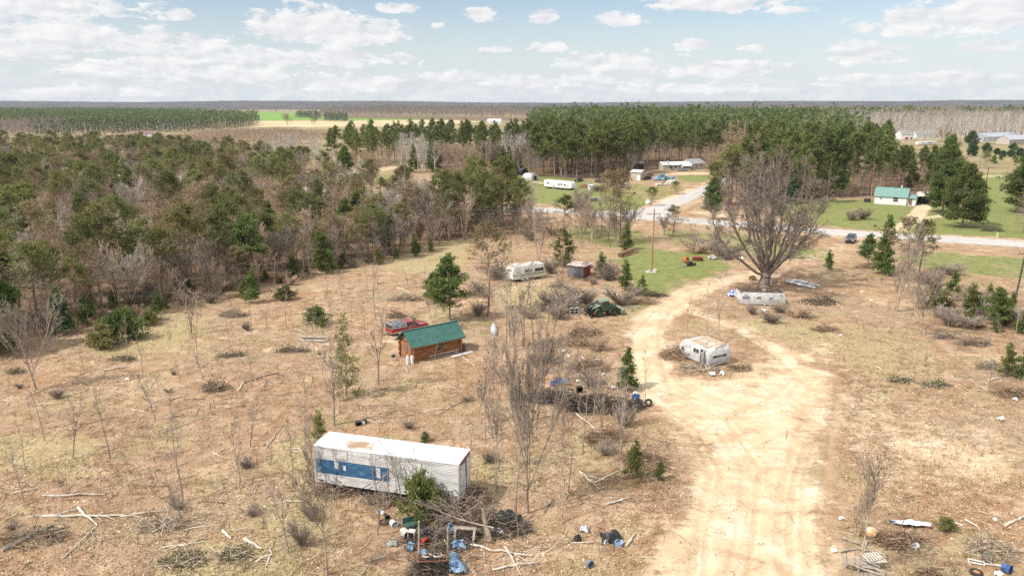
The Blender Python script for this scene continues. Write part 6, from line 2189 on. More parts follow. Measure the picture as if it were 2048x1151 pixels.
rf_ = random.Random(77)
GL = 'pines of the left wood'
LW = [(-80, 712), (60, 660), (150, 640), (260, 618), (400, 592), (520, 570), (620, 548), (730, 524), (840, 498), (900, 480), (1000, 468), (1080, 460), (1100, 446), (1040, 430), (700, 400), (390, 373), (0, 341), (-80, 337)]
cnt = dict(p=0, b=0, s=0, l=0)
for (x, y) in free_of_road(inpoly(LW, 370, 5.2, 3)):
    u = rf_.random()
    p = Vector((x, y, Hs(x, y)))
    fr = y < 190
    n_patch = float(vnoise(np.float64(x / 22), np.float64(y / 22), 3))
    if u < .17 + .28 * (n_patch > .60):
        tree(rf_.choice(BARE + BARET + BAREG), 'bare_tree', 'bare grey-brown tree among the pines of the left wood', 'tree', p, rf_.uniform(8, 14), group='bare trees of the left wood')
    elif u < .66 or (n_patch < .4 and u < .80):
        near_ = x > -20
        tree(rf_.choice(PINE + PINEY), 'pine_tree', 'green-topped pine with brown lower twigs in the left wood', 'pine', p, rf_.uniform(8.5, 14.5) * (1.15 if near_ else 1), group=GL, wide=rf_.uniform(.85, 1.4))
    elif u < .84:
        tree(rf_.choice(PINEB), 'dying_pine', 'thin brown half-dead pine in the left wood', 'pine', p, rf_.uniform(9.5, 13), group='half-dead pines of the left wood', wide=rf_.uniform(1.0, 1.25))
    elif u < .95:
        tree(rf_.choice(SPRUCE + WHITEP), 'spruce_tree', 'dark full green conifer among the brown pines of the left wood', 'spruce', p, rf_.uniform(6.5, 12), group='green conifers of the left wood', wide=rf_.uniform(1.0, 1.35))
    else:
        tree(rf_.choice(LEAFY), 'oak_tree', 'small oak with rusty dead leaves under the pines of the left wood', 'tree', p, rf_.uniform(4, 8), group='rusty oaks of the left wood')
for (x, y) in inpoly([(-80, 716), (60, 664), (150, 646), (260, 626), (400, 598), (520, 575), (620, 552), (740, 526), (900, 486), (1000, 470), (1000, 448), (740, 490), (520, 530), (260, 570), (-80, 640)], 115, 2.8, 91):
    u = rf_.random()
    p = Vector((x, y, Hs(x, y)))
    if u > .86:
        tree(rf_.choice(PINE + WHITEP), 'pine_tree', 'green pine standing at the dense front of the left wood', 'pine', p, rf_.uniform(7, 12), group='green pines at the front of the left wood', wide=1.15)
    elif u < .50:
        tree(rf_.choice(BARE + BAREG + BARET), 'bare_tree', 'bare grey-brown tree at the dense front of the left wood', 'tree', p, rf_.uniform(5, 11), group='bare trees at the front of the left wood')
    elif u < .8:
        tree(rf_.choice(PINEB), 'dying_pine', 'brown half-dead pine at the dense front of the left wood', 'pine', p, rf_.uniform(6, 11), group='half-dead pines at the front of the left wood', wide=1.15)
    else:
        tree(rf_.choice(SAPL), 'sapling', 'tall thin bare stem at the dense front of the left wood', 'sapling', p, rf_.uniform(5, 9), group='thin stems at the front of the left wood')
# undergrowth along the front of the wood
EDGE = [(-80, 720), (60, 672), (150, 655), (260, 640), (400, 612), (520, 588), (620, 560), (740, 532), (840, 510), (840, 498), (620, 545), (400, 585), (150, 625), (-80, 690)]
for (x, y) in inpoly(EDGE, 60, 2.6, 8):
    u = rf_.random()
    p = Vector((x, y, Hs(x, y)))
    if u < .45:
        tree(rf_.choice(YOUNG), 'young_pine', 'young green pine at the front edge of the left wood', 'pine', p, rf_.uniform(1.8, 4.8), group='young pines along the left wood', wide=1.2)
    elif u < .8:
        tree(rf_.choice(BUSH), 'bare_shrub', 'bare brown shrub at the front edge of the left wood', 'shrub', p, rf_.uniform(1.2, 2.6), group='shrubs along the left wood', wide=1.2)
    else:
        tree(rf_.choice(SAPL), 'sapling', 'bare sapling at the front edge of the left wood', 'sapling', p, rf_.uniform(4, 8), group='saplings along the left wood')
for (x, y) in free_of_road(inpoly([(860, 482), (1000, 470), (1260, 500), (1250, 462), (1120, 444), (1040, 440), (900, 452)], 46, 3.6, 92), 7):
    u = rf_.random()
    qx = 1024 + F * x / (y * cos(PITCH) + CAMH * sin(PITCH))
    if 1066 < qx < 1160 or qx > 1190 and u > .5:
        continue
    p = Vector((x, y, Hs(x, y)))
    if u < .5:
        tree(rf_.choice(BARE + BARET), 'bare_tree', 'slim bare tree in the screen between the clearing and the road', 'tree', p, rf_.uniform(6, 12), group='bare trees of the road screen')
    elif u < .78:
        tree(rf_.choice(PINEB + PINE), 'pine_tree', 'slim brownish pine in the screen between the clearing and the road', 'pine', p, rf_.uniform(8, 14), group='slim pines of the road screen')
    else:
        tree(rf_.choice(SAPL), 'sapling', 'tall thin stem in the screen between the clearing and the road', 'sapling', p, rf_.uniform(5, 9), group='thin stems of the road screen')
for (x, y) in free_of_road(inpoly([(1415, 412), (1500, 412), (1660, 408), (1660, 388), (1500, 380), (1415, 378)], 40, 4.2, 93), 9):
    u = rf_.random()
    p = Vector((x, y, 0))
    if u < .45:
        tree(rf_.choice(RED + PINE), 'pine_tree', 'dark pine in the belt between the side road and the cottage', 'pine', p, rf_.uniform(11, 19), group='pines of the belt by the side road', wide=1.2)
    elif u < .85:
        tree(rf_.choice(BARE), 'bare_tree', 'bare tree in the belt between the side road and the cottage', 'tree', p, rf_.uniform(8, 14), group='bare trees of the belt by the side road')
    else:
        tree(rf_.choice(SPRUCE), 'spruce_tree', 'dark spruce in the belt between the side road and the cottage', 'spruce', p, rf_.uniform(6, 10), group='spruces of the belt by the side road', wide=1.2)
# beyond the road on the left
for (x, y) in free_of_road(inpoly([(-80, 326), (0, 332), (390, 352), (560, 364), (650, 374), (668, 352), (560, 338), (500, 316), (300, 306), (100, 300), (-80, 300)], 170, 7.5, 5)):
    u = rf_.random()
    p = Vector((x, y, 0))
    if u < .62:
        tree(rf_.choice(PINE + PINEY), 'pine_tree', 'green pine of the wood beyond the road on the left', 'pine', p, rf_.uniform(9, 13), group='pines beyond the road on the left', wide=1.35)
    elif u < .78:
        tree(rf_.choice(PINEB), 'dying_pine', 'brown pine of the wood beyond the road on the left', 'pine', p, rf_.uniform(9, 12), group='brown pines beyond the road on the left', wide=1.3)
    elif u < .9:
        tree(rf_.choice(BARE), 'bare_tree', 'bare tree of the wood beyond the road on the left', 'tree', p, rf_.uniform(8, 12), group='bare trees beyond the road on the left')
    else:
        tree(rf_.choice(SPRUCE), 'spruce_tree', 'dark spruce of the wood beyond the road on the left', 'spruce', p, rf_.uniform(8, 12), group='spruces beyond the road on the left', wide=1.3)
# red pines and birches of the middle distance
for (x, y) in inpoly([(655, 338), (760, 334), (880, 326), (1060, 322), (1060, 308), (880, 312), (700, 322)], 64, 8, 6):
    tree(rf_.choice(RED), 'red_pine', 'tall dark pine in the row behind the birches and the far lawn', 'pine', Vector((x, y, 0)), rf_.uniform(17, 22), group='tall pines behind the far lawn', wide=1.15)
for poly, n, seed in (([(530, 342), (640, 346), (650, 332), (530, 328)], 18, 7), ([(790, 345), (880, 348), (880, 334), (790, 334)], 14, 9), ([(1000, 335), (1060, 340), (1060, 322), (1000, 320)], 10, 10)):
    for (x, y) in inpoly(poly, n, 3.5, seed):
        tree(rf_.choice(BIRCH), 'birch_tree', 'white-stemmed bare birch before the tall dark pines', 'birch', Vector((x, y, 0)), rf_.uniform(13, 18), group='white birches before the tall pines', wide=1.5)
for (x, y) in inpoly([(860, 348), (1060, 352), (1100, 350), (1060, 325), (860, 330)], 44, 4.5, 12):
    u = rf_.random()
    if u < .75:
        tree(rf_.choice(BARE + BARET), 'bare_tree', 'bare brown tree of the thicket behind the far lawn', 'tree', Vector((x, y, 0)), rf_.uniform(9, 15), group='bare trees behind the far lawn', wide=1.1)
    else:
        tree(rf_.choice(SPRUCE), 'spruce_tree', 'dark spruce among the bare trees behind the far lawn', 'spruce', Vector((x, y, 0)), rf_.uniform(8, 12), group='spruces behind the far lawn', wide=1.1)
every([
    (BIGP[1], 'pine_tree', 'dark round pine on the sand bank beyond the left wood', 'pine', 692, 352, 292, dict(wide=.8)),
    (BIRCH[1], 'birch_tree', 'pale bare birch leaning beside the dark round pine on the bank', 'birch', 665, 350, 300, dict(wide=1.4)),
    (BARET[0], 'bare_tree', 'reddish bare tree right of the dark round pine on the bank', 'tree', 745, 362, 300, dict(wide=1.3)),
    (SPRUCE[0], 'spruce_tree', 'dark spruce at the birch foot on the far lawn, left of the thin lamp pole', 'spruce', 828, 345, 288, dict(wide=1.0)),
    (SPRUCE[2], 'spruce_tree', 'dark spruce right of the thin lamp pole on the far lawn', 'spruce', 870, 343, 288, dict(wide=1.1)),
    (SPRUCE[0], 'spruce_tree', 'dark spruce alone at the left end of the tall right wood', 'spruce', 1005, 342, 292, dict(wide=1.2)),
    (BARET[0], 'bare_tree', 'small tan bare tree standing on the far lawn', 'tree', 1060, 352, 305, dict(wide=1.1)),
    (BARE[0], 'bare_tree', 'bare tree beside the barn-shaped shed', 'tree', 1064, 372, 300, dict(wide=.8)),
    (BARET[1], 'bare_tree', 'round bare tree alone on the far green field', 'tree', 576, 254, 222, dict(wide=1.0)),
    (BARE[1], 'bare_tree', 'smaller dark bare tree on the tan far field', 'tree', 628, 252, 230, dict(wide=1.0)),
])
# tall pines of the big right wood: its front rows
for (x, y) in inpoly([(1070, 354), (1130, 358), (1262, 356), (1285, 338), (1285, 322), (1075, 326)], 130, 4.6, 14):
    u = rf_.random()
    if u < .76:
        tree(rf_.choice(RED), 'red_pine', 'tall dark pine in the front rows of the big wood behind the yard', 'pine', Vector((x, y, 0)), rf_.uniform(16, 24.5), group='front pines of the big right wood', wide=rf_.uniform(.95, 1.35))
    else:
        tree(rf_.choice(BARE + BARET + BAREG), 'bare_tree', 'bare tree among the front rows of the big wood behind the yard', 'tree', Vector((x, y, 0)), rf_.uniform(10, 17), group='bare trees of the big right wood')
for (x, y) in inpoly([(1290, 330), (1420, 328), (1490, 340), (1560, 352), (1560, 318), (1290, 312)], 60, 6.5, 15):
    if rf_.random() < .8:
        tree(rf_.choice(RED), 'red_pine', 'tall dark pine standing behind the mobile home', 'pine', Vector((x, y, 0)), rf_.uniform(19, 23), group='pines behind the mobile home', wide=1.15)
    else:
        tree(rf_.choice(BARET + BARE), 'bare_tree', 'bare tree standing behind the mobile home', 'tree', Vector((x, y, 0)), rf_.uniform(13, 17), group='bare trees behind the mobile home')
for (x, y) in inpoly([(1480, 398), (1640, 398), (1740, 394), (1860, 398), (1900, 390), (1900, 350), (1740, 330), (1480, 345)], 104, 5.0, 16):
    w = pts((1748, 407), (1840, 395))
    if min(hypot(x - q[0], y - q[1]) for q in w) < 11 or seg_dist(np.array([[x, y]]), SIDE)[0] < 10:
        continue
    u = rf_.random()
    qx = 1024 + F * x / (y * cos(PITCH) + CAMH * sin(PITCH))
    hmax = 40 if not (1770 < qx < 1900) else hgt(1835, 575.5 + F * math.tan(math.atan2(CAMH, hypot(y, 0)) - PITCH), 292)
    if u < .66:
        tree(rf_.choice(RED), 'red_pine', 'tall pine with a bare lower trunk behind the white cottage', 'pine', Vector((x, y, 0)), min(hmax, rf_.uniform(17, 23)), group='pines behind the white cottage', wide=1.2)
    elif u < .86:
        tree(rf_.choice(BARE + BARET), 'bare_tree', 'bare tree under the pines behind the white cottage', 'tree', Vector((x, y, 0)), min(hmax, rf_.uniform(10, 15)), group='bare trees behind the white cottage')
    else:
        tree(rf_.choice(SPRUCE), 'spruce_tree', 'dark spruce under the pines behind the white cottage', 'spruce', Vector((x, y, 0)), rf_.uniform(8, 13), group='spruces behind the white cottage', wide=1.3)
every([(BIGP[1], 'pine_tree', 'broad dark pine at the left of the white cottage', 'pine', 1665, 392, 288, dict(wide=.75)),
       (BIGP[0], 'pine_tree', 'broad olive pine towering right of the white cottage', 'pine', 1890, 388, 272, dict(wide=.72)),
       (RED[0], 'red_pine', 'dark pine above the roof of the white cottage', 'pine', 1760, 378, 272, dict(wide=1.4))])
# aspens far right
for (x, y) in inpoly([(1690, 300), (1800, 292), (2100, 282), (2100, 268), (1800, 270), (1690, 275)], 150, 5.0, 18):
    tree(rf_.choice(ASPENS), 'aspen_tree', 'tall pale bare aspen in the far right wood behind the houses', 'aspen', Vector((x, y, 0)), rf_.uniform(18, 24), group='aspens of the far right wood', wide=1.25)
# young trees of the right yard
for (x, y) in inpoly([(1960, 330), (2090, 330), (2090, 300), (1960, 300)], 16, 7, 19):
    tree(rf_.choice(YOUNG + ROUND), 'young_pine', 'small round evergreen on the dry lawn by the grey ranch house', 'pine', Vector((x, y, 0)), rf_.uniform(2.5, 5), group='small evergreens by the grey ranch house', wide=1.4)

# bare shrubs and thickets in the clearing
for (px, py, w_, h_, lab) in ((1725, 438, 1.3, 4.2, 'dense brown shrub on the lawn before the white cottage, right one'), (1702, 440, 1.3, 3.8, 'dense brown shrub on the lawn before the white cottage, left one'),
                              (1135, 618, 1.5, 3.4, 'grey brush thicket left of the green loader'), (1165, 605, 1.5, 2.8, 'grey brush thicket behind the green loader'), (1100, 612, 1.4, 3.0, 'grey brush behind the askew slatted frame'),
                              (1420, 500, 2.0, 4.0, 'brown brush left of the foot of the big maple'), (1390, 505, 1.8, 3.0, 'brown brush beside the yard scrap'), (1450, 512, 1.8, 3.4, 'tangled brown brush at the big maple'),
                              (1545, 645, 1.5, 2.2, 'grey brush in front of the old camper'), (1505, 628, 1.4, 1.7, 'low brush at the left foot of the old camper'), (1590, 632, 1.7, 2.5, 'brown brush right of the old camper'), (1560, 625, 1.5, 1.9, 'low brush under the old camper'),
                              (1890, 640, 1.5, 3.0, 'bare brush at the left of the right thicket'), (1930, 655, 1.5, 2.6, 'bare brush before the dark log stack'), (2010, 640, 1.6, 3.4, 'bare brush at the right picture edge'), (1960, 620, 1.6, 3.0, 'bare brush among the thicket pines'),
                              (605, 1090, .7, 2.6, 'brown brush at the bottom left of the semi trailer'), (625, 1040, .7, 2.2, 'brown brush below the nose of the semi trailer'), (1190, 700, 1.2, 2.4, 'russet brush before the green loader'),
                              (1185, 770, 1.2, 2.4, 'russet brush among the rubbish in the middle'), (1250, 850, 1.2, 2.4, 'brush pile shrub at the sand edge'), (430, 780, 1.3, 1.2, 'low dark brush in the middle of the left slash'),
                              (1110, 470, 1.5, 3.5, 'bare thicket at the back of the clearing below the road'), (1060, 480, 1.5, 3.5, 'grey thicket behind the twin bare trunks'),
                              (1215, 560, 1.3, 3.0, 'bare brush right of the red shed'), (1270, 590, 1.5, 2.2, 'brush under the small yard pines'), (1850, 565, 1.5, 3.0, 'brown brush at the foot of the brown pine'), (1900, 550, 1.6, 3.0, 'brown brush right of the brown pine')):
    pr = rf_.choice(BUSH)
    tree(pr, 'bare_shrub', lab, 'shrub', GP(px, py), h_ * .8, wide=w_)
for (x, y) in inpoly([(960, 1010), (1120, 1060), (1240, 960), (1260, 860), (1200, 780), (1040, 700), (960, 760)], 18, 2.6, 94):
    tree(rf_.choice(SAPL + VASE), 'sapling', 'tall thin bare stem between the semi trailer and the sandy track', 'sapling', Vector((x, y, Hs(x, y))), rf_.uniform(4.5, 9), group='thin stems by the sandy track', wide=.9)
gs = 'thin bare saplings over the clearing'
CLEAR = [(-60, 760), (300, 690), (560, 640), (760, 560), (960, 560), (1180, 690), (1260, 850), (1290, 1140), (-60, 1140)]
for (x, y) in inpoly(CLEAR, 105, 2.4, 22):
    tree(rf_.choice(SAPL[:4]), 'sapling', 'thin leafless sapling standing in the open clearing', 'sapling', Vector((x, y, Hs(x, y))), rf_.uniform(2.2, 6.2), group=gs, wide=1.1)
for (x, y) in inpoly([(1690, 620), (2080, 640), (2080, 800), (1900, 760), (1720, 700)], 26, 2.4, 23):
    tree(rf_.choice(SAPL[:4]), 'sapling', 'thin leafless sapling in the scrub on the right', 'sapling', Vector((x, y, Hs(x, y))), rf_.uniform(1.5, 4), group='thin saplings in the right scrub', wide=1.1)
for (x, y) in inpoly(CLEAR, 20, 3, 27):
    tree(rf_.choice(BUSH), 'bare_shrub', 'low bare shrub in the open clearing', 'shrub', Vector((x, y, Hs(x, y))), rf_.uniform(.5, 1.3), group='low shrubs over the clearing', wide=1.3)
for (x, y) in inpoly([(930, 560), (1180, 520), (1280, 580), (1180, 660), (960, 660)], 26, 2.6, 29):
    tree(rf_.choice(BUSH + SAPL[:3]), 'bare_shrub', 'bare brush between the canoe and the red shed', 'shrub', Vector((x, y, Hs(x, y))), rf_.uniform(1.2, 3.4), group='brush between canoe and shed', wide=1.2)
for (x, y) in inpoly([(1860, 600), (2090, 600), (2090, 672), (1880, 655)], 26, 2.2, 30):
    tree(rf_.choice(BUSH + YOUNG[:2]), 'bare_shrub', 'brush of the thicket by the dark pole on the right', 'shrub', Vector((x, y, Hs(x, y))), rf_.uniform(1.4, 3.2), group='brush of the right thicket', wide=1.2)


# ------------------------------------------------------------------ far woods and hills
def mass(name, label, poly, n, seed, kind, h, mats, mind=3.0, c0=.34, fat=1.0):
    """a far wood that reads as one mass: every tree a cloud of blades round its trunk"""
    ps = np.array(inpoly(poly, n, mind, seed, tries=30))
    nr = np.random.default_rng(seed)
    N = len(ps)
    H = h * nr.uniform(.62, 1.14, N) * (.82 + .36 * fbm(ps[:, 0] / 40, ps[:, 1] / 40, 2, seed))
    big_ = h / 16
    parts = []
    base = np.column_stack([ps, np.zeros(N)])
    top = base + np.column_stack([nr.normal(size=(N, 2)) * .3, H * .9])
    V, Q = tubes(np.column_stack([base, top, np.full(N, .2 * big_), np.full(N, .05)]), 3)
    parts.append((V, Q, mats[0]))
    if kind == 'pine':
        k = 34
        t = nr.uniform(0, 1, (N, k)) ** .8
        z = H[:, None] * (c0 + (1 - c0) * t)
        rad = H[:, None] * .19 * np.sqrt(np.clip(1 - (np.abs(t - .42) / .64) ** 2, 0, 1)) * np.sqrt(nr.uniform(.15, 1, (N, k)))
    elif kind == 'spruce':
        k = 30
        t = nr.uniform(0, 1, (N, k))
        z = H[:, None] * (.08 + .92 * t)
        rad = H[:, None] * .20 * (1 - t) * np.sqrt(nr.uniform(.3, 1, (N, k)))
    else:
        k = 26
        t = nr.uniform(0, 1, (N, k)) ** .7
        z = H[:, None] * (.18 + .62 * t)
        rad = H[:, None] * (.03 + .12 * t) * np.sqrt(nr.uniform(.1, 1, (N, k)))
    a = nr.uniform(0, 2 * pi, (N, k))
    c = np.stack([base[:, 0:1] + rad * np.cos(a), base[:, 1:2] + rad * np.sin(a), z], -1).reshape(-1, 3)
    if kind in ('pine', 'spruce'):
        d = np.stack([np.cos(a), np.sin(a), nr.uniform(-.1, .9, (N, k))], -1).reshape(-1, 3) + nr.normal(size=(N * k, 3)) * .4
        V, Q = cards(c, d, np.repeat(H * .13 * fat, k) * nr.uniform(.6, 1.3, N * k), np.repeat(H * .075 * fat, k), nr)
    else:
        d = np.stack([np.cos(a) * .35, np.sin(a) * .35, np.ones((N, k))], -1).reshape(-1, 3) + nr.normal(size=(N * k, 3)) * .18
        V, Q = cards(c, d, np.repeat(H * .28, k) * nr.uniform(.6, 1.3, N * k), np.repeat(H * .018, k), nr)
    parts.append((V, Q, mats[1]))
    me = mesh_np(name, parts)
    return link(name, me, kind='stuff', label=label, cat='wood')


fargreen = leafmat('far_pine_needles', (0.079, 0.119, 0.044), (0.123, 0.171, 0.061), (0.183, 0.222, 0.079), objvar=0, huevar=0)
farblue = leafmat('far_spruce_needles', (0.036, 0.066, 0.036), (0.062, 0.102, 0.050), (0.090, 0.132, 0.066), objvar=0, huevar=0)
fargrey = leafmat('far_bare_twigs', (.20, .165, .14), (.27, .225, .19), (.34, .29, .25), objvar=0, huevar=0)
farpale = leafmat('far_pale_twigs', (.30, .25, .20), (.42, .36, .30), (.54, .48, .41), objvar=0, huevar=0)
fartan = leafmat('far_tan_twigs', (.24, .165, .115), (.33, .235, .165), (.42, .32, .23), objvar=0, huevar=0)
mass('pine_wood', 'dark pine wood filling the right half behind the front row of tall pines', [(1075, 326), (1285, 322), (1290, 310), (1560, 316), (1700, 318), (1730, 280), (1600, 262), (1400, 258), (1060, 262)], 1100, 41, 'pine', 21, (bark_red, fargreen), 4.5)
mass('pine_wood', 'farther top of the dark pine wood reaching towards the horizon at the centre', [(1060, 264), (1400, 260), (1600, 264), (1720, 268), (1680, 248), (1500, 241), (1250, 238), (1080, 244)], 1500, 42, 'pine', 22, (bark_red, fargreen), 5)
mass('pine_wood', 'thin pine row rising behind the bare aspens on the far right', [(1690, 262), (1900, 252), (2120, 250), (2120, 243), (1900, 245), (1690, 250)], 260, 43, 'pine', 24, (bark_red, fargreen), 6)
mass('aspen_wood', 'pale grey bare aspen wood behind the houses on the far right', [(1640, 284), (1800, 272), (2120, 268), (2120, 250), (1900, 252), (1640, 262)], 1300, 44, 'bare', 21, (bark_white, farpale), 4)
mass('pine_wood', 'dark green plantation along the horizon on the far left', [(-90, 262), (120, 262), (240, 262), (400, 258), (515, 252), (518, 238), (400, 230), (240, 224), (-90, 222)], 3600, 45, 'pine', 17, (bark_pine, fargreen), 5.5, c0=.06, fat=1.35)
mass('bare_wood', 'grey bare wood in front of the dark plantation at the left edge', [(-90, 284), (60, 280), (145, 268), (130, 258), (-90, 260)], 360, 46, 'bare', 15, (bark_grey, fargrey), 5)
mass('spruce_wood', 'dark spruces between the grey bare wood and the plantation at the left', [(60, 276), (240, 272), (460, 262), (500, 256), (300, 258), (60, 264)], 330, 47, 'spruce', 13, (bark_grey, farblue), 6)
mass('spruce_clump', 'dark spruce clump at the left end of the far green field edge', [(592, 237), (640, 239), (642, 234), (594, 232)], 120, 48, 'spruce', 15, (bark_grey, farblue), 7)
mass('spruce_clump', 'second dark spruce clump right behind the far green field', [(650, 242), (694, 244), (696, 239), (650, 238)], 120, 49, 'spruce', 14, (bark_grey, farblue), 6)
mass('bare_wood', 'grey bare wood behind the far fields in the centre', [(640, 236), (900, 240), (1060, 242), (1100, 236), (1000, 229), (800, 227), (640, 228)], 1300, 50, 'bare', 24, (bark_grey, fargrey), 7)
mass('bare_wood', 'brown bare wood above the big pine wood near the horizon at right', [(1360, 240), (1700, 248), (2120, 240), (2120, 228), (1700, 230), (1360, 230)], 1300, 51, 'bare', 24, (bark_grey, fartan), 8)
mass('bare_wood', 'bluish bare woods spread under the horizon', [(-120, 221), (520, 226), (1100, 229), (1500, 229), (2160, 227), (2160, 216), (-120, 214.5)], 2600, 52, 'bare', 22, (bark_grey, fargrey), 14)
mass('pine_wood', 'dark far pine strips under the horizon', [(740, 226), (1100, 229), (1400, 230), (1400, 221), (740, 219)], 900, 53, 'pine', 20, (bark_grey, farblue), 10)
mass('scrub', 'reddish tan leafless scrub in front of the far brown-roofed house', [(-90, 302), (120, 296), (330, 300), (560, 290), (700, 274), (560, 262), (420, 268), (300, 282), (200, 284), (-90, 290)], 2600, 54, 'bare', 5.5, (bark_grey, fartan), 3)
mass('scrub', 'tan scrub field between the left pines and the far fields', [(300, 312), (520, 322), (640, 334), (700, 330), (760, 300), (640, 280), (420, 292)], 700, 55, 'bare', 3.4, (bark_grey, fartan), 4)
mass('scrub', 'tan brush at the foot of the tall pines on the far lawn', [(880, 330), (1060, 336), (1060, 300), (760, 300), (700, 330)], 700, 56, 'bare', 6, (bark_grey, fartan), 3)
mass('scrub', 'brown brush along the foot of the big right wood', [(1130, 362), (1262, 359), (1264, 352), (1130, 355)], 240, 57, 'bare', 2.4, (bark_grey, fargrey), 1.6)
mass('pine_wood', 'taller single pines standing above the top of the big dark pine wood', [(1080, 318), (1560, 316), (1720, 300), (1690, 252), (1400, 244), (1090, 248)], 150, 65, 'pine', 27, (bark_red, fargreen), 12)
mass('bare_wood', 'tan bare crowns mixed into the big dark pine wood', [(1240, 318), (1560, 316), (1720, 300), (1700, 262), (1400, 258), (1240, 262)], 260, 61, 'bare', 20, (bark_grey, fartan), 6)
mass('bare_wood', 'pale bare trees along the left part of the big dark pine wood', [(1070, 330), (1240, 322), (1240, 262), (1070, 262)], 160, 62, 'bare', 19, (bark_grey, fargrey), 6)
# brown understorey of the left wood
twf = leafmat('understorey_twigs', (0.230, 0.167, 0.109), (0.345, 0.265, 0.178), (0.460, 0.368, 0.253), objvar=0, huevar=0)
mass('undergrowth', 'brown leafless undergrowth between the trunks of the left wood', LW, 1800, 58, 'bare', 4.0, (bark_grey, twf), 1.7)
mass('undergrowth', 'brown undergrowth beyond the road on the left', [(-80, 325), (0, 331), (390, 351), (560, 363), (650, 373), (668, 352), (560, 338), (300, 306), (-80, 300)], 900, 59, 'bare', 5, (bark_grey, twf), 4)
lowgreen = leafmat('low_green_sprays', (.060, .085, .020), (.110, .140, .035), (.170, .185, .060), objvar=0, huevar=0)
mass('undergrowth', 'brown undergrowth under the trees of the belt by the side road', [(1420, 414), (1500, 414), (1660, 408), (1740, 396), (1860, 396), (1900, 388), (1900, 350), (1740, 335), (1500, 350), (1420, 380)], 900, 63, 'bare', 3.0, (bark_grey, twf), 2.6)
mass('undergrowth', 'brown thicket between the clearing and the road', [(940, 480), (1080, 500), (1240, 500), (1250, 468), (1120, 446), (1040, 440), (900, 455)], 300, 64, 'bare', 2.2, (bark_grey, twf), 1.6)
mass('undergrowth', 'low green seedlings scattered along the edge of the left wood', [(-80, 700), (150, 652), (420, 610), (520, 585), (420, 575), (150, 620), (-80, 660)], 200, 60, 'spruce', 1.8, (bark_grey, lowgreen), 2)

# low hills closing the horizon
hx = np.linspace(-7500, 7500, 900)
hy = np.linspace(4200, 7200, 26)
HX, HY = np.meshgrid(hx, hy)
prof_ = np.sin(np.clip((HY - 4200) / 2000, 0, 1) * pi / 2)
lift = 20 + 34 * fbm(HX / 1500, HY / 2500, 3, 61) + 14 * sstep(HX, 300, 2200) + 8 * sstep(-HX, 700, 1800) + 9 * np.exp(-((HX + 900) / 420.0) ** 2)
hh = prof_ * (lift - 2) + 8 * fbm(HX / 42, HY / 60, 3, 62) * (prof_ > .05) - 2
idx = np.arange(HX.size).reshape(HX.shape)
Qh = np.stack([idx[:-1, :-1], idx[:-1, 1:], idx[1:, 1:], idx[1:, :-1]], -1).reshape(-1, 4)
hm = bpy.data.materials.new('wooded_hill')
hm.use_nodes = True
g = NT(hm.node_tree)
geo = g.n('ShaderNodeNewGeometry')
nn = g.noise(geo.outputs['Position'], .006, 6, .7)
c = g.ramp(nn, [(.36, (.045, .055, .045)), (.46, (.085, .078, .075)), (.62, (.12, .105, .098))])
d = g.n('ShaderNodeBsdfDiffuse')
g.l(c, d.inputs['Color'])
o = g.n('ShaderNodeOutputMaterial')
g.l(d.outputs[0], o.inputs['Surface'])
link('hills', mesh_np('hills', [(np.column_stack([HX.ravel(), HY.ravel(), hh.ravel()]), Qh, hm)]), kind='structure')

# ------------------------------------------------------------------ slash, leaves and grass on the clearing (nobody could count them)
nr = np.random.default_rng(9)


def islandmat(name, stops, rough=.95):
    m = bpy.data.materials.new(name)
    m.use_nodes = True
    g = NT(m.node_tree)
    x = g.n('ShaderNodeNewGeometry').outputs['Random Per Island']
    d = g.n('ShaderNodeBsdfDiffuse')
    g.l(g.ramp(x, stops), d.inputs['Color'])
    o = g.n('ShaderNodeOutputMaterial')
    g.l(d.outputs[0], o.inputs['Surface'])
    return m


def spread(n, ymin=36, ymax=150, clump=.5, keep=None, seed=70):
    """points over the open ground, thinner with distance, thick where a slow noise is high, none on sand, road or lawn"""
    y = ymin * (ymax / ymin) ** nr.uniform(0, 1, n * 3)
    x = nr.uniform(-.80, .80, n * 3) * y
    f = fbm(x / 7, y / 7, 3, seed)
    ok = nr.uniform(0, 1, n * 3) < np.clip((f - clump) * 5 + .5, .06, 1)
    x, y = x[ok], y[ok]
    q = np.column_stack([x, y])
    ok = np.ones(len(q), bool)
    bad = poly_sd(q, pts(*BLOB)) > -.5
    ok &= ~(bad & (nr.uniform(size=len(q)) < .93))
    ok &= seg_dist(q, pts(*LARC)) > 2.4
    ok &= seg_dist(q, pts(*RARC)) > 1.8
    ok &= seg_dist(q, ROAD) > 8
    ok &= poly_sd(q, pts((1232, 522), (1290, 497), (1420, 506), (1470, 535), (1400, 556), (1330, 588), (1270, 592), (1240, 560))) < 0
    q = q[ok][:n]
    z = hbase(q[:, 0], q[:, 1])
    return np.column_stack([q, z])


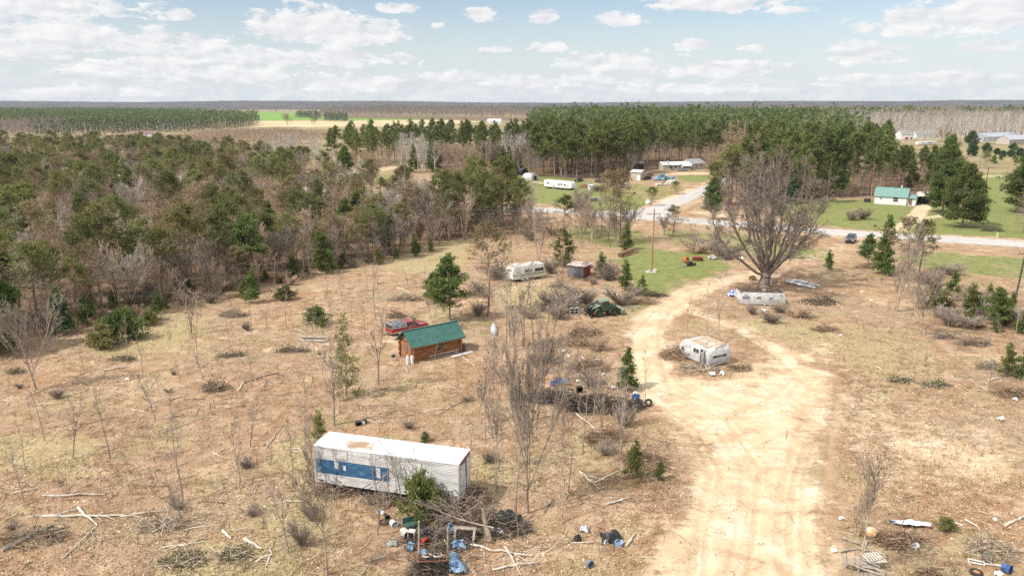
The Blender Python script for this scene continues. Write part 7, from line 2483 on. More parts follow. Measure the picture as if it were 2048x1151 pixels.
def litter_sticks(name, label, n, L, rad, stops, clump, seed, ymax=150, tilt=.12):
    c = spread(n, clump=clump, seed=seed, ymax=ymax)
    n = len(c)
    a = nr.uniform(0, 2 * pi, n)
    l = L[0] * (L[1] / L[0]) ** nr.uniform(0, 1, n)
    d = np.column_stack([np.cos(a), np.sin(a), np.abs(nr.normal(0, tilt, n))]) * l[:, None]
    mid = c + d * .5 + np.column_stack([nr.normal(size=(n, 2)) * l[:, None] * .07, np.abs(nr.normal(0, .04, n))])
    r = rad[0] * (rad[1] / rad[0]) ** nr.uniform(0, 1, n)
    c[:, 2] += .02
    # a bent stick: two pieces
    V1, Q1 = tubes(np.column_stack([c, mid, r, r * .8]), 3)
    V2, Q2 = tubes(np.column_stack([mid, c + d, r * .8, r * .4]), 3)
    link(name, mesh_np(name, [(np.vstack([V1, V2]), np.vstack([Q1, Q2 + len(V1)]), islandmat(name, stops))]), kind='stuff', label=label, cat='debris')


litter_sticks('twig_litter', 'countless pale and brown twigs lying over the cleared ground', 24000, (.3, 1.5), (.008, .024),
              [(0, (.14, .10, .065)), (.3, (.30, .21, .14)), (.6, (.52, .41, .29)), (1, (.76, .66, .53))], .47, 71)
litter_sticks('branch_litter', 'broken branches strewn over the cleared ground', 1500, (.9, 3.2), (.018, .042),
              [(0, (.13, .095, .065)), (.5, (.36, .28, .20)), (1, (.62, .54, .43))], .58, 72, tilt=.10)
c = spread(46000, clump=.42, seed=73, ymax=120)
n = len(c)
c[:, 2] += .03
V, Q = cards(c, np.column_stack([nr.normal(size=(n, 2)), nr.uniform(-.02, .45, n)]), nr.uniform(.09, .24, n), nr.uniform(.05, .14, n), nr)
link('leaf_litter', mesh_np('leaf_litter', [(V, Q, islandmat('leaf_litter', [(0, (.20, .115, .06)), (.3, (.38, .24, .14)), (.6, (.56, .40, .26)), (1, (.76, .64, .49))]))]), kind='stuff', label='brown and tan dead leaves over the clearing', cat='leaves')


def tufts(name, label, cat_, pos, k, hgt_, wid, stops, lean=.5):
    n = len(pos)
    p = np.repeat(pos, k, 0) + np.column_stack([nr.normal(size=(n * k, 2)) * .14, np.zeros(n * k)])
    d = np.column_stack([nr.normal(size=(n * k, 2)) * lean, np.ones(n * k)])
    V, Q = cards(p, d, nr.uniform(.5, 1.2, n * k) * hgt_, wid, nr, fat=.3)
    link(name, mesh_np(name, [(V, Q, islandmat(name, stops))]), kind='stuff', label=label, cat=cat_)


tufts('dry_grass', 'dry straw-coloured grass tufts over the clearing', 'grass', spread(5200, clump=.55, seed=74, ymax=130), 7, .36, .028,
      [(0, (.20, .15, .06)), (.5, (.38, .30, .14)), (1, (.58, .48, .28))], .7)
tufts('low_weeds', 'low olive green weeds in patches over the clearing', 'weeds', spread(1700, clump=.66, seed=75, ymax=130), 9, .26, .05,
      [(0, (.07, .085, .02)), (.5, (.15, .16, .045)), (1, (.26, .24, .09))], .9)
tufts('brown_stalks', 'thin brown standing stalks over the clearing', 'weeds', spread(2200, clump=.60, seed=76, ymax=130), 5, .85, .022,
      [(0, (.10, .065, .045)), (.5, (.20, .135, .09)), (1, (.33, .24, .16))], .35)


# ------------------------------------------------------------------ logs and brush piles
PALELOG = mat('pale_bare_log', (.44, .37, .29), (.68, .61, .52), 2.2, .85, bump=.2, stretch=(1, 1, 1), detail=6)
BROWNLOG = mat('brown_log', (.16, .11, .08), (.33, .25, .18), 2.2, .9, bump=.3, detail=6)
CUT = mat('fresh_cut_wood', (.62, .42, .22), (.74, .56, .34), 6, .8)


def fallen(name, label, A, Bp, r, m=PALELOG, side=0, group=None, seed=1, bend=.05):
    rq = random.Random(seed * 13 + int(A[0]))
    a, b = GP(*A), GP(*Bp)
    d = b - a
    L = hypot(d.x, d.y)
    t = thing(name, label, 'log' if r > .07 else 'branch', a + Vector((0, 0, r * .7)), atan2(d.y, d.x), group)
    n = 7
    line, rad = [], []
    for i in range(n + 1):
        f = i / n
        line.append((L * f, rq.gauss(0, bend) * L * .35 * sin(f * pi), rq.uniform(0, .05) + .10 * sin(f * pi) * (r < .1) + d.z * f))
        rad.append(r * (1 - .5 * f) * rq.uniform(.92, 1.06))
    B().path(line, rad, 8).out('trunk', m, t, smooth=60)
    e = Vector(line[0])
    B().cyl(e - Vector((.006, 0, 0)), e - Vector((.016, 0, 0)), rad[0] * .94, n=9).out('cut_end', CUT, t)
    for k in range(side):
        i = rq.randrange(1, n)
        p0 = Vector(line[i])
        s = rq.choice((-1, 1))
        l = L * rq.uniform(.15, .4)
        p1 = p0 + Vector((l * .5, s * l * .4, rq.uniform(.05, .35)))
        p2 = p1 + Vector((l * .5, s * l * .3, rq.uniform(-.2, .1)))
        B().path([p0, p1, p2], [rad[i] * .55, rad[i] * .4, rad[i] * .15], 6).out('limb', m, t, smooth=60)
    return t


LOGS = [('long pale log split near its middle, left of the lower clearing', (86, 992), (209, 989), .10, PALELOG, 1), ('longest pale fallen trunk of the lower left clearing', (86, 1033), (250, 1032), .12, PALELOG, 3),
        ('curved pale branch continuing the longest fallen trunk', (240, 1034), (338, 1021), .06, PALELOG, 2), ('thick pale log ending at a dark stump foot, lower left', (157, 1016), (195, 1052), .12, PALELOG, 0),
        ('slanting pale branch below the thick pale log, lower left', (192, 1055), (126, 1117), .07, PALELOG, 2), ('thick grey log at the bottom left corner', (4, 1102), (110, 1050), .16, mat('grey_log', (.22, .18, .145), (.40, .34, .28), 2.2, .9, bump=.3), 0),
        ('dark short log behind the thick grey log at the bottom left', (106, 1063), (138, 1053), .14, BROWNLOG, 0), ('short white log, upper of two left of the forked bare tree', (446, 1062), (462, 1078), .13, PALELOG, 0),
        ('short white log, lower of two left of the forked bare tree', (489, 1079), (524, 1099), .13, PALELOG, 0), ('pale bent branch above the green juniper patch at bottom left', (339, 1097), (407, 1084), .06, PALELOG, 1),
        ('thin pale branch left of the two short white logs', (371, 1060), (424, 1051), .05, PALELOG, 0), ('pale log at the foot of the forked bare tree', (512, 1124), (546, 1110), .09, PALELOG, 0),
        ('curved pale branch at the far left of the lower clearing', (18, 989), (84, 975), .06, PALELOG, 1), ('pale pole leaning to the forked bare tree', (533, 1131), (549, 1080), .05, PALELOG, 0),
        ('pale log beside the small dark juniper left of the pickup', (612, 637), (630, 652), .11, PALELOG, 0), ('short pale log below the small dark juniper', (590, 659), (611, 667), .09, PALELOG, 0),
        ('pale log lying level in the middle of the left slash', (208, 741), (260, 733), .10, PALELOG, 1), ('brown fallen trunk with stubs in the middle of the clearing', (487, 766), (556, 746), .14, BROWNLOG, 3),
        ('pale stub log at the left end of the brown fallen trunk', (476, 783), (488, 763), .10, PALELOG, 0), ('brown log pair lying level left of the middle clearing', (368, 799), (411, 798), .10, BROWNLOG, 0),
        ('pale straight pole in the left clearing', (262, 819), (303, 829), .06, PALELOG, 0), ('pale forked branch left of the brown log pair', (302, 808), (336, 794), .06, PALELOG, 1),
        ('dark branch trailing from the foot of the lone left tree', (83, 781), (123, 767), .06, BROWNLOG, 1), ('thin pale pole above the semi trailer on the left', (532, 897), (564, 850), .05, PALELOG, 0),
        ('white log on the slash above the bushy cabin pine', (795, 576), (823, 587), .12, PALELOG, 0), ('pale pole below the white metal sheet of the cabin', (926, 714), (955, 741), .07, PALELOG, 0),
        ('curved reddish branch lying in the middle clearing', (875, 830), (937, 797), .07, mat('reddish_branch', (.34, .22, .14), (.50, .36, .25), 3, .9), 1), ('thin pale pole lying level left of the curved reddish branch', (863, 818), (925, 818), .04, PALELOG, 0),
        ('pale leaning pole at the rubbish in the middle', (1151, 826), (1208, 876), .08, PALELOG, 0), ('thick forked pale log right of the slim dark sapling', (1160, 944), (1199, 979), .10, PALELOG, 3),
        ('pale branch crossing behind the thick forked log', (1190, 966), (1250, 938), .07, PALELOG, 3), ('pale log with stubs above the black tarp heap', (1212, 1010), (1266, 995), .09, PALELOG, 2),
        ('pale short log against the black tarp heap', (1252, 1093), (1270, 1067), .10, PALELOG, 0), ('long pale branch running from the rubbish pile to the right', (927, 1088), (1064, 1113), .10, PALELOG, 3),
        ('pale branch at the bottom below the long pale branch', (985, 1140), (1076, 1125), .08, PALELOG, 1), ('pale crooked branch crossing the long pale branch', (1011, 1094), (1042, 1151), .08, PALELOG, 1),
        ('pale curved log at the right edge, bottom right', (2008, 1053), (2047, 1034), .13, PALELOG, 0), ('pale log right of the bush at the bottom right', (1902, 1043), (1926, 1052), .10, PALELOG, 0),
        ('thin pale pole slanting at the bottom right', (1930, 1040), (1960, 1060), .08, PALELOG, 0), ('pale pole leaning in the brush right of the old camper', (1672, 600), (1688, 629), .07, PALELOG, 0),
        ('short dark log at the foot of the leaning bare tree', (1875, 661), (1890, 664), .12, BROWNLOG, 0), ('pale branch in the slash on the right', (1952, 770), (1974, 782), .07, PALELOG, 1),
        ('pale log at the right picture edge in the slash', (1976, 762), (2004, 756), .08, PALELOG, 0), ('white short log in the middle of the right slash', (1752, 734), (1764, 742), .09, PALELOG, 0),
        ('thin long pole lying across the rubbish in the middle', (1100, 793), (1240, 796), .05, mat('grey_log', (.22, .18, .145), (.4, .34, .28)), 0), ('upright pale post in the rubbish in the middle', (1219, 830), (1222, 806), .07, PALELOG, 0),
        ('brown branch lying in front of the wrecked camper', (1420, 748), (1460, 742), .06, BROWNLOG, 1), ('pale plank lying behind the wrecked camper', (1402, 676), (1424, 672), .10, PALELOG, 0)]
for i, (lab, A, Bq, r, m, sd_) in enumerate(LOGS):
    fallen('fallen_log' if r > .07 else 'fallen_branch', lab, A, Bq, r, m, sd_, seed=i)
rq = random.Random(31)
for (x, y) in inpoly([(0, 1130), (0, 760), (420, 640), (760, 560), (960, 600), (1200, 720), (1270, 900), (1260, 1130)], 80, 2.2, 33):
    L = rq.uniform(1.0, 3.4)
    a = rq.gauss(.2, .8)
    r = rq.uniform(.03, .065)
    t = thing('broken_branch', 'pale broken branch lying loose in the cleared slash', 'branch', Vector((x, y, Hs(x, y) + .03)), a, 'loose branches in the slash')

    pp = [(0, 0, 0), (L * .35, rq.gauss(0, .12), rq.uniform(.02, .18)), (L * .7, rq.gauss(0, .2), rq.uniform(.02, .15)), (L, rq.gauss(0, .3), .02)]
    B().path(pp, [r, r * .85, r * .6, r * .3], 6).out('stem', PALELOG if rq.random() < .65 else BROWNLOG, t, smooth=60)
    q = Vector(pp[1 + (rq.random() < .5)])
    B().path([q, q + Vector((L * .18, rq.choice((-1, 1)) * L * .15, rq.uniform(.05, .25)))], [r * .6, r * .2], 5).out('twig', PALELOG if rq.random() < .6 else BROWNLOG, t)


def brush_pile(label, px, py, rx, ry, h, n, stops, seed, L=(.6, 2.2), rad=(.012, .036), rz=0, cat='brush pile', green=0):
    rx, ry, h = rx * .82, ry * .82, h * 1.45
    k = np.random.default_rng(seed)
    a = k.uniform(0, 2 * pi, n)
    q = np.sqrt(k.uniform(0, 1, n))
    x, y = rx * q * np.cos(a), ry * q * np.sin(a)
    z = h * (1 - q ** 1.5) * k.uniform(.05, 1, n) + .03
    b = k.uniform(0, 2 * pi, n)
    l = k.uniform(*L, n) * .5
    d = np.column_stack([np.cos(b) * l, np.sin(b) * l * .8, k.normal(0, .42, n) * l])
    c = np.column_stack([x, y, z])
    r = k.uniform(*rad, n)
    s0, s1 = c - d, c + d
    s0[:, 2] = np.maximum(s0[:, 2], .01)
    s1[:, 2] = np.maximum(s1[:, 2], .01)
    V, Q = tubes(np.column_stack([s0, s1, r, r * .5]), 4)
    parts = [(V, Q, islandmat('brush', stops))]
    if green:
        k2 = k.integers(0, n, green)
        V, Q = cards(c[k2] + k.normal(size=(green, 3)) * .2, k.normal(size=(green, 3)), .3, .1, k)
        parts.append((V, Q, lowgreen))
    o = link('brush_pile', mesh_np('brush_pile', parts), label=label, cat=cat)
    o.location = GP(px, py)
    o.rotation_euler = (0, 0, rz)


GREYB = [(0, (.09, .065, .05)), (.5, (.24, .185, .14)), (1, (.44, .36, .28))]
RUSB = [(0, (.09, .055, .036)), (.5, (.25, .165, .105)), (1, (.50, .38, .27))]
PALB = [(0, (.14, .10, .07)), (.5, (.40, .32, .24)), (1, (.66, .57, .45))]
DARKB = [(0, (.03, .025, .02)), (.5, (.10, .08, .065)), (1, (.25, .20, .16))]
for i, (lab, px, py, rx, ry, h, n, st, gr) in enumerate((
        ('russet brush pile in front of the green loader', 1172, 668, 2.6, 2.0, 1.1, 260, RUSB, 0), ('small russet brush pile below the loader brush', 1160, 690, 2.2, 1.4, .6, 150, RUSB, 0),
        ('brush pile at the left nose of the wrecked camper', 1352, 712, 2.4, 2.2, 1.1, 260, RUSB, 0), ('flattened brush along the foot of the wrecked camper', 1400, 738, 3.0, 1.3, .5, 190, PALB, 0), ('brush at the right side of the wrecked camper', 1478, 738, 1.7, 1.2, .4, 110, RUSB, 0),
        ('tangle of bare branches under the blue stripe of the semi trailer', 690, 985, 3.6, 1.1, .9, 260, GREYB, 0), ('grey branches heaped below the side door of the semi trailer', 775, 1004, 2.6, .8, .7, 160, GREYB, 0),
        ('russet brush heaped against the rear end of the semi trailer', 945, 1002, 1.5, 1.2, 1.2, 200, RUSB, 0), ('grey branch heap right of the bushy bright pine', 930, 1034, 3.4, 1.7, 1.4, 420, GREYB, 0),
        ('dark long brush row in the rubbish in the middle', 1105, 798, 4.4, 1.5, .9, 560, DARKB, 0), ('dark brush and boards heap in the middle rubbish', 1200, 814, 5.6, 2.3, 1.0, 800, DARKB, 0),
        ('russet dead brush over white rubbish in the middle', 1180, 738, 3.0, 1.8, 1.2, 340, RUSB, 0), ('brown brush bank at the left edge of the sandy blob', 1215, 880, 2.6, 2.0, 1.0, 240, RUSB, 0), ('brown brush bank behind the young yellow-green pine', 1290, 925, 2.6, 1.8, .9, 230, RUSB, 0),
        ('root heap with pale roots in the slash below the left wood', 468, 632, 2.6, 1.2, .9, 180, GREYB, 0), ('dark branch pile with curved limbs below the left wood edge', 304, 640, 3.2, 1.2, 1.2, 130, GREYB, 0),
        ('green branch pile in the middle of the left slash', 585, 702, 2.6, .9, .5, 120, GREYB, 260), ('low green branch heap left of the thin sparse spruce', 468, 712, 2.2, .8, .4, 90, GREYB, 240), ('green brush heap on the brown fallen trunk', 432, 778, 2.0, 1.2, .8, 150, GREYB, 200),
        ('small green slash heap in the left clearing', 245, 719, 1.8, .6, .4, 60, GREYB, 200), ('small green slash heap at the far left', 33, 745, 1.3, .6, .4, 50, GREYB, 160), ('green branch heap at the bottom left', 368, 1120, 1.9, 1.2, .4, 110, PALB, 320), ('green branch heap by the short white logs', 470, 1110, 1.5, 1.0, .4, 90, PALB, 260),
        ('brush pile at the edge of the slash behind the cabin', 940, 592, 4.5, 1.2, .8, 220, GREYB, 0), ('branch pile left of the bushy cabin pine', 812, 600, 3.6, 1.2, .9, 200, GREYB, 0), ('brush heap behind the pickup truck', 792, 634, 1.6, 1.0, .9, 140, GREYB, 0),
        ('grey brush pile on the right slash', 1945, 688, 2.8, 1.2, .8, 220, GREYB, 0), ('low pile of dark limbs right of the leaning bare tree', 1890, 676, 2.0, .9, .5, 120, GREYB, 0), ('brush heap at the right picture edge', 2030, 790, 2.6, 1.6, .9, 200, RUSB, 60), ('green slash heap in the middle right', 1870, 770, 1.8, 1.2, .4, 90, PALB, 260), ('green slash heap at the right, lower one', 1975, 735, 1.6, 1.0, .4, 80, PALB, 200), ('green slash heap right of the loop', 1800, 762, 1.8, .9, .35, 80, PALB, 260),
        ('dark brush heap right of the old camper', 1640, 606, 4.0, 2.0, .9, 260, DARKB, 0), ('brown brush heap below the old camper brush', 1650, 660, 2.2, 1.2, .5, 130, RUSB, 0), ('torn roots at the foot of the slim pine by the suv', 1728, 536, 2.2, .9, .6, 120, RUSB, 0),
        ('brown brush around the round white tank', 1790, 1082, 2.6, 1.2, .5, 220, RUSB, 0), ('stalks and roots at the bottom right of the boards', 1858, 1148, .9, .5, .6, 60, RUSB, 0), ('brush around the tires at the bottom right', 1990, 1105, 2.2, 1.6, .5, 150, PALB, 0),
        ('dark brush line by the yard pines left of the sandy track', 1310, 592, 2.4, .8, .6, 140, DARKB, 0), ('scrap and brush heap on the bank right of the loader', 1280, 606, 4.0, 1.6, .7, 240, RUSB, 0), ('brush pile by the striped travel trailer tongue', 1117, 574, 1.6, .9, 1.0, 130, GREYB, 0), ('rotten brush heap on the bank above the cottage lane', 1985, 462, 3.4, 1.6, .9, 160, DARKB, 0),
        ('dark tangle of sticks and scrap under the rubbish before the semi trailer', 880, 1084, 3.4, 1.8, .35, 420, DARKB, 0), ('dark tangle at the foot of the leaning trunk', 1000, 1058, 2.6, 1.4, .6, 300, DARKB, 0), ('brush pile under the big black heap at the bottom', 862, 1140, 1.5, .9, 1.0, 260, DARKB, 0), ('pale twig heap at the lower left below the longest trunk', 330, 1050, 2.2, 1.2, .5, 160, PALB, 0), ('brown slash heap at the far lower left', 60, 1080, 3.0, 1.6, .5, 180, GREYB, 120))):
    brush_pile(lab, px, py, rx, ry, h, n, st, 200 + i, green=gr)
# uprooted stump and the dead leaning trunk with its fallen crown
fallen('leaning_stump', 'short thick leaning trunk at the right of the rubbish pile', (980, 1086), (966, 1050), .22, BROWNLOG, 0, seed=3).rotation_euler = (0, R(-42), atan2(1, -.35))
t = tree(VASE[1], 'fallen_tree', 'dead pale tree fallen to the left over the rubbish before the semi trailer', 'tree', GP(985, 1076) + Vector((0, 0, .9)), 6.2, rz=0)
t.rotation_euler = (R(4), R(-84), R(-14))
# grey standing posts of the rubbish rack
# ------------------------------------------------------------------ rubbish, each piece a thing of its own


def tyre(label, px, py, R0=.27, rr_=.11, tilt=(0, 0), rimm=None, dz=0, group=None):
    t = thing('tyre', label, 'tyre', GP(px, py) + Vector((0, 0, rr_ * .95 + dz)), 0, group)
    t.rotation_euler = (tilt[0], tilt[1], 0)
    B().torus((0, 0, 0), R0, rr_, (0, 0, 1), 22, 9).out('tread', RUBBER, t)
    if rimm:
        B().cyl((0, 0, -.06), (0, 0, .05), R0 * .78, R0 * .7, 14).cyl((0, 0, .05), (0, 0, .09), R0 * .25, n=8).out('rim', rimm, t)
    return t


def bucket(label, px, py, r, h, m, lay=False, name='bucket', cat='bucket'):
    t = thing(name, label, cat, GP(px, py) + Vector((0, 0, r if lay else .02)), 0)
    if lay:
        t.rotation_euler = (R(88), 0, R(35))
    b = B()
    n = 16
    ring = lambda q, z: [(q * cos(2 * pi * k / n), q * sin(2 * pi * k / n), z) for k in range(n)]
    b.loft([ring(r * .02, .01), ring(r * .8, 0), ring(r, h), ring(r * .93, h), ring(r * .75, .03), ring(r * .02, .04)], cap=False)
    b.out('body', m, t, smooth=50)
    B().torus((0, 0, h), r, .02, (0, 0, 1), 16, 6).out('lip', m, t)
    B().path([(r * cos(a) * 1.02, .04, h - .02 - r * .5 * sin(a)) for a in np.linspace(0, pi, 9)], .012, 5).out('handle', STEEL, t)
    return t


def heap(name, label, cat, px, py, w, l, h, m, seed, dz=0, rz=0):
    w, l = w * .85, l * .85
    b = B().sheet(w, l, 13, h * 1.35, seed, drop=h * .6)
    o = b.out(name, m, label=label, cat=cat, smooth=25)
    o.location = GP(px, py) + Vector((0, 0, .05 + dz + h * .18))
    o.rotation_euler = (0, 0, rz)
    return o


def crate(label, px, py, w, d, h, m, rz=0, open_=True, name='box', cat='box', tilt=0):
    t = thing(name, label, cat, GP(px, py), rz)
    t.rotation_euler = (tilt, 0, rz)
    e = .05
    if open_:
        B().box(-w / 2, w / 2, 0, d, 0, e).box(-w / 2, w / 2, 0, d, h - e, h).box(-w / 2, -w / 2 + e, 0, d, e, h - e).box(w / 2 - e, w / 2, 0, d, e, h - e).out('case', m, t)
        B().box(-w / 2 + e, w / 2 - e, d - .04, d - .001, e, h - e).out('back', DARK, t)
    else:
        B().box(-w / 2, w / 2, 0, d, 0, h).out('case', m, t)
        B().box(-w / 2 + .04, w / 2 - .04, -.02, -.002, .05, h - .05).out('front', GREYW if m is not GREYW else STEEL, t)
    return t


tyre('tyre with a rusty rim lying flat left of the rubbish before the semi trailer', 767, 1046, .27, .12, rimm=RUST)
bucket('white bucket right beside the tyre with a rusty rim', 784, 1049, .26, .5, WHITE, lay=True)
bucket('small grey pot above the white ball, left of the rubbish', 756, 1026, .17, .3, CONC, name='pot', cat='pot')
q = B().ball((0, 0, .16), .17, n=12).out('ball', WHITE, label='small white ball above the tyre with a rusty rim', cat='ball', smooth=60)
q.location = GP(765, 1028)
bucket('small dark pot between the white ball and the tyre', 772, 1035, .19, .26, BLACK, name='pot', cat='pot', lay=True)
crate('grey square metal can before the bushy bright pine', 844, 1050, .5, .4, .42, GREYW, R(20), False, 'can', 'can')
crate('beige open concrete block standing left of the red bucket', 822, 1082, .5, .45, .75, CONC, R(-12), True, 'flue_block', 'block')
bucket('beige drum lying on its side left of the open block', 806, 1068, .33, .8, mat('beige', (.5, .44, .36), (.62, .56, .47), 3, .7), lay=True, name='drum', cat='drum')
bucket('red bucket in the rubbish before the semi trailer', 848, 1087, .30, .42, REDP, lay=True)
bucket('orange tub below the red bucket', 840, 1096, .32, .25, ORANGE, name='tub', cat='tub')
heap('stone', 'flat grey-green slab left of the open block', 'stone', 786, 1088, .9, .7, .3, mat('slate', (.25, .26, .22), (.36, .37, .32), 3, .9), 5)
t = thing('chair', 'dark green metal chair lying above the open block', 'chair', GP(820, 1058), R(30))
cg = mat('dark_green_metal', (.04, .10, .08), (.08, .16, .13), 3, .6)
B().box(-.4, .4, -.35, .35, .38, .44).out('seat', cg, t)
B().box(-.4, .4, .33, .39, .44, .85).out('backrest', cg, t)
for x in (-.37, .37):
    for y in (-.32, .32):
        B().box(x - .025, x + .025, y - .025, y + .025, 0, .38).out('leg', cg, t)
bucket('dark blue tub right of the green chair', 846, 1066, .42, .26, mat('deep_blue', (.02, .06, .13), (.04, .10, .2), 3, .5), name='tub', cat='tub')
crate('black box set among rubbish right of the red bucket', 868, 1081, .55, .45, .5, BLACK, R(-15), True)
heap('bag', 'yellow-brown bag right of the black box', 'bag', 891, 1090, .6, .5, .35, mat('straw_bag', (.5, .36, .14), (.7, .55, .3), 4, .7), 7)
for k, (px, py, w, l, h, lab) in enumerate(((822, 1096, .6, .8, .4, 'small torn blue tarp piece left of the orange tub'), (903, 1064, .8, .8, .7, 'blue tarp bundle above the wooden bench end'), (917, 1093, 1.1, .9, .5, 'crumpled blue tarp by the bench legs'),
                                           (908, 1120, .7, 1.2, .5, 'long blue tarp strip hanging down the rubbish rack'), (914, 1141, 1.3, 1.1, .7, 'largest blue tarp heap at the bottom of the rubbish'), (846, 1108, .8, .6, .3, 'pale blue sheet under the bent rings'))):
    heap('tarp', lab, 'tarp', px, py, w, l, h, TARP, 20 + k)
t = thing('bench', 'weathered wooden bench tipped over right of the rubbish', 'bench', GP(930, 1072), R(-6))
B().box(-.85, .85, -.12, .25, .62, .70).out('seat', WOOD, t)
for x in (-.7, .7):
    B().bar((x, .05, .62), (x * .95 + .1, -1.3, .1), .16, .10).out('leg', WOOD, t)
B().box(-.65, .65, .02, .07, .30, .55).out('crossbar', OLDWOOD, t)
crate('flat black box left of the tipped bench', 911, 1074, .7, .4, .22, BLACK, R(4), False)
for k, (px, py, s, lab) in enumerate(((957, 1064, .5, 'white bag against the leaning trunk foot'), (986, 1062, .45, 'pale sack right of the leaning trunk'), (1000, 1066, .6, 'long pale sack below the black heap'), (1100, 742, .4, 'small white bag left in the middle rubbish'),
                                      (1127, 704, .5, 'white bag above the middle rubbish, higher of two'), (1137, 714, .45, 'white bag above the middle rubbish, lower of two'), (1165, 718, .45, 'white bag on the russet dead brush, top one'), (1159, 731, .6, 'pinkish white bag on the russet dead brush'),
                                      (1195, 724, .8, 'flat white sheet right of the russet dead brush'), (1206, 750, .45, 'white bag before the conical light green spruce'), (1186, 770, .9, 'big white bag pile in the middle rubbish'), (1156, 764, .5, 'greenish white bag in the middle rubbish'),
                                      (1122, 782, .5, 'white bag below the blue bags'), (1227, 777, .6, 'cream sack at the foot of the conical spruce'), (1270, 788, .5, 'white scraps above the blue bag by the tires'), (1527, 622, .7, 'pale rounded bag before the wheels of the old camper'),
                                      (1444, 748, .6, 'pale stone-like bag at the foot of the wrecked camper, right one'), (1425, 751, .8, 'dark and pale rubbish bag before the wrecked camper'), (1742, 603, .5, 'white scrap in the dirt right of the old camper'), (1724, 584, .4, 'white bit on the dirt above the right slash'),
                                      (1681, 672, .4, 'small white scrap on the dry grass right of the loop'), (1168, 1062, .7, 'white bag at the black tarp heap'), (1212, 1086, .4, 'white tub-like bag on the black tarp heap'), (1830, 1095, .6, 'white rag below the bent metal sheet'),
                                      (1682, 1038, .4, 'white scrap beside the sand at the lower right'), (1668, 1102, .4, 'white scrap left of the board pile'), (2002, 840, .6, 'white bag at the right edge brush'), (2030, 800, .5, 'white scrap in the right edge brush heap'), (1990, 1040, .3, 'white scrap near the curved log at the right edge'),
                                      (255, 760, .5, 'white scrap lying in the left clearing'), (1378, 714, .9, 'white crumpled panel by the door side of the wrecked camper'), (1300, 602, .5, 'white bucket-like bag on the bank right of the loader'), (1234, 590, .45, 'pale green round bag behind the loader'), (1118, 548, .5, 'white round bag left of the red shed'))):
    heap('white_bag', lab, 'bag', px, py, s, s * .8, s * .55, WHITE if k % 3 else GREYW, 60 + k)
for k, (px, py, w, l, h, lab) in enumerate(((1195, 800, 2.0, .8, .6, 'black rubbish heap under the boards in the middle'), (1165, 822, 1.8, .7, .5, 'black rubbish strip left in the middle heap'), (1240, 818, 1.6, .8, .5, 'black rubbish heap left of the tire stack'), (1090, 806, 2.0, .7, .5, 'black rubbish under the long brush row'), (1010, 1040, 1.6, 1.1, .7, 'black plastic heap at the right end of the grey branches'), (1030, 1044, 1.2, .9, .6, 'black bag heap near the slim sapling foot'), (990, 1052, 1.4, .8, .5, 'dark netting heap below the black plastic heap'),
                                           (1222, 1080, 1.6, 1.0, .6, 'black tarp heap at the bottom right of the middle'), (1155, 1080, .6, .5, .4, 'small black bag left of the black tarp heap'))):
    heap('black_bag', lab, 'bag', px, py, w, l, h, BLACK, 120 + k)
bucket('blue and white tub on the black tarp heap', 1238, 1090, .3, .3, mat('sky_blue', (.25, .42, .62), (.4, .55, .7), 3, .5), name='tub', cat='tub')
bucket('grey-blue pot alone below the black tarp heap', 1175, 1130, .26, .34, mat('grey_blue', (.13, .16, .20), (.2, .23, .27), 3, .6), lay=True, name='pot', cat='pot')
for k, (px, py, lab) in enumerate(((1108, 771, 'blue bag at the left of the middle rubbish'), (1118, 766, 'blue bag behind, in the middle rubbish'), (1132, 768, 'pale blue bag at the right of the blue ones'), (1272, 799, 'blue bag on the tires by the sand'))):
    heap('blue_bag', lab, 'bag', px, py, .9, .7, .6, BLUEP if k != 2 else TARP, 140 + k)
for k, (px, py, dz, tl, lab) in enumerate(((1276, 812, 0, (0, 0), 'lowest tyre of the stack at the sand edge'), (1276, 812, .23, (.05, 0), 'second tyre of the stack at the sand edge'), (1277, 811, .46, (.1, .12), 'top tyre of the stack at the sand edge'),
                                         (1297, 810, .2, (1.15, .1), 'tyre standing on its edge at the sand edge'), (1207, 768, 0, (.2, 0), 'black tyre lying in the middle rubbish'), (1262, 815, 0, (.1, .1), 'tyre half hidden left of the tire stack'), (1025, 1052, 0, (.3, .2), 'tyre in the black bag heap'))):
    tyre(lab, px, py, .30, .125, tl, dz=dz)
crate('black bin standing open in the middle rubbish', 1160, 786, .6, .5, .7, BLACK, R(10))
crate('dark box left of the black bin', 1140, 786, .5, .4, .4, DARK, R(-20), False)
crate('pair of dark boxes alone behind the semi trailer', 718, 851, .5, .4, .4, BLACK, R(30), True)
crate('dark crate right of the dark boxes behind the semi trailer', 727, 848, .4, .4, .4, BLACK, R(-10), False)
crate('grey wire crate on the bank right of the loader', 1255, 602, 1.2, .8, .9, STEEL, R(10), True)
crate('pale machine box left of the grey wire crate', 1232, 604, 1.0, .7, .7, GREYW, R(-15), True)
o = B().box(-1.3, 1.3, -.4, .4, 0, .1).out('plank_sheet', WOOD, label='pale board lying right of the loader bucket', cat='board')
o.location = GP(1263, 614)
o.rotation_euler = (0, 0, R(8))
heap('tarp', 'blue and white tarp at the left end of the old camper', 'tarp', 1466, 592, 1.8, 1.2, .9, mat('blue_white_tarp', (.10, .22, .55), (.75, .77, .80), 2.4, .6, lo=.46, hi=.54), 160)
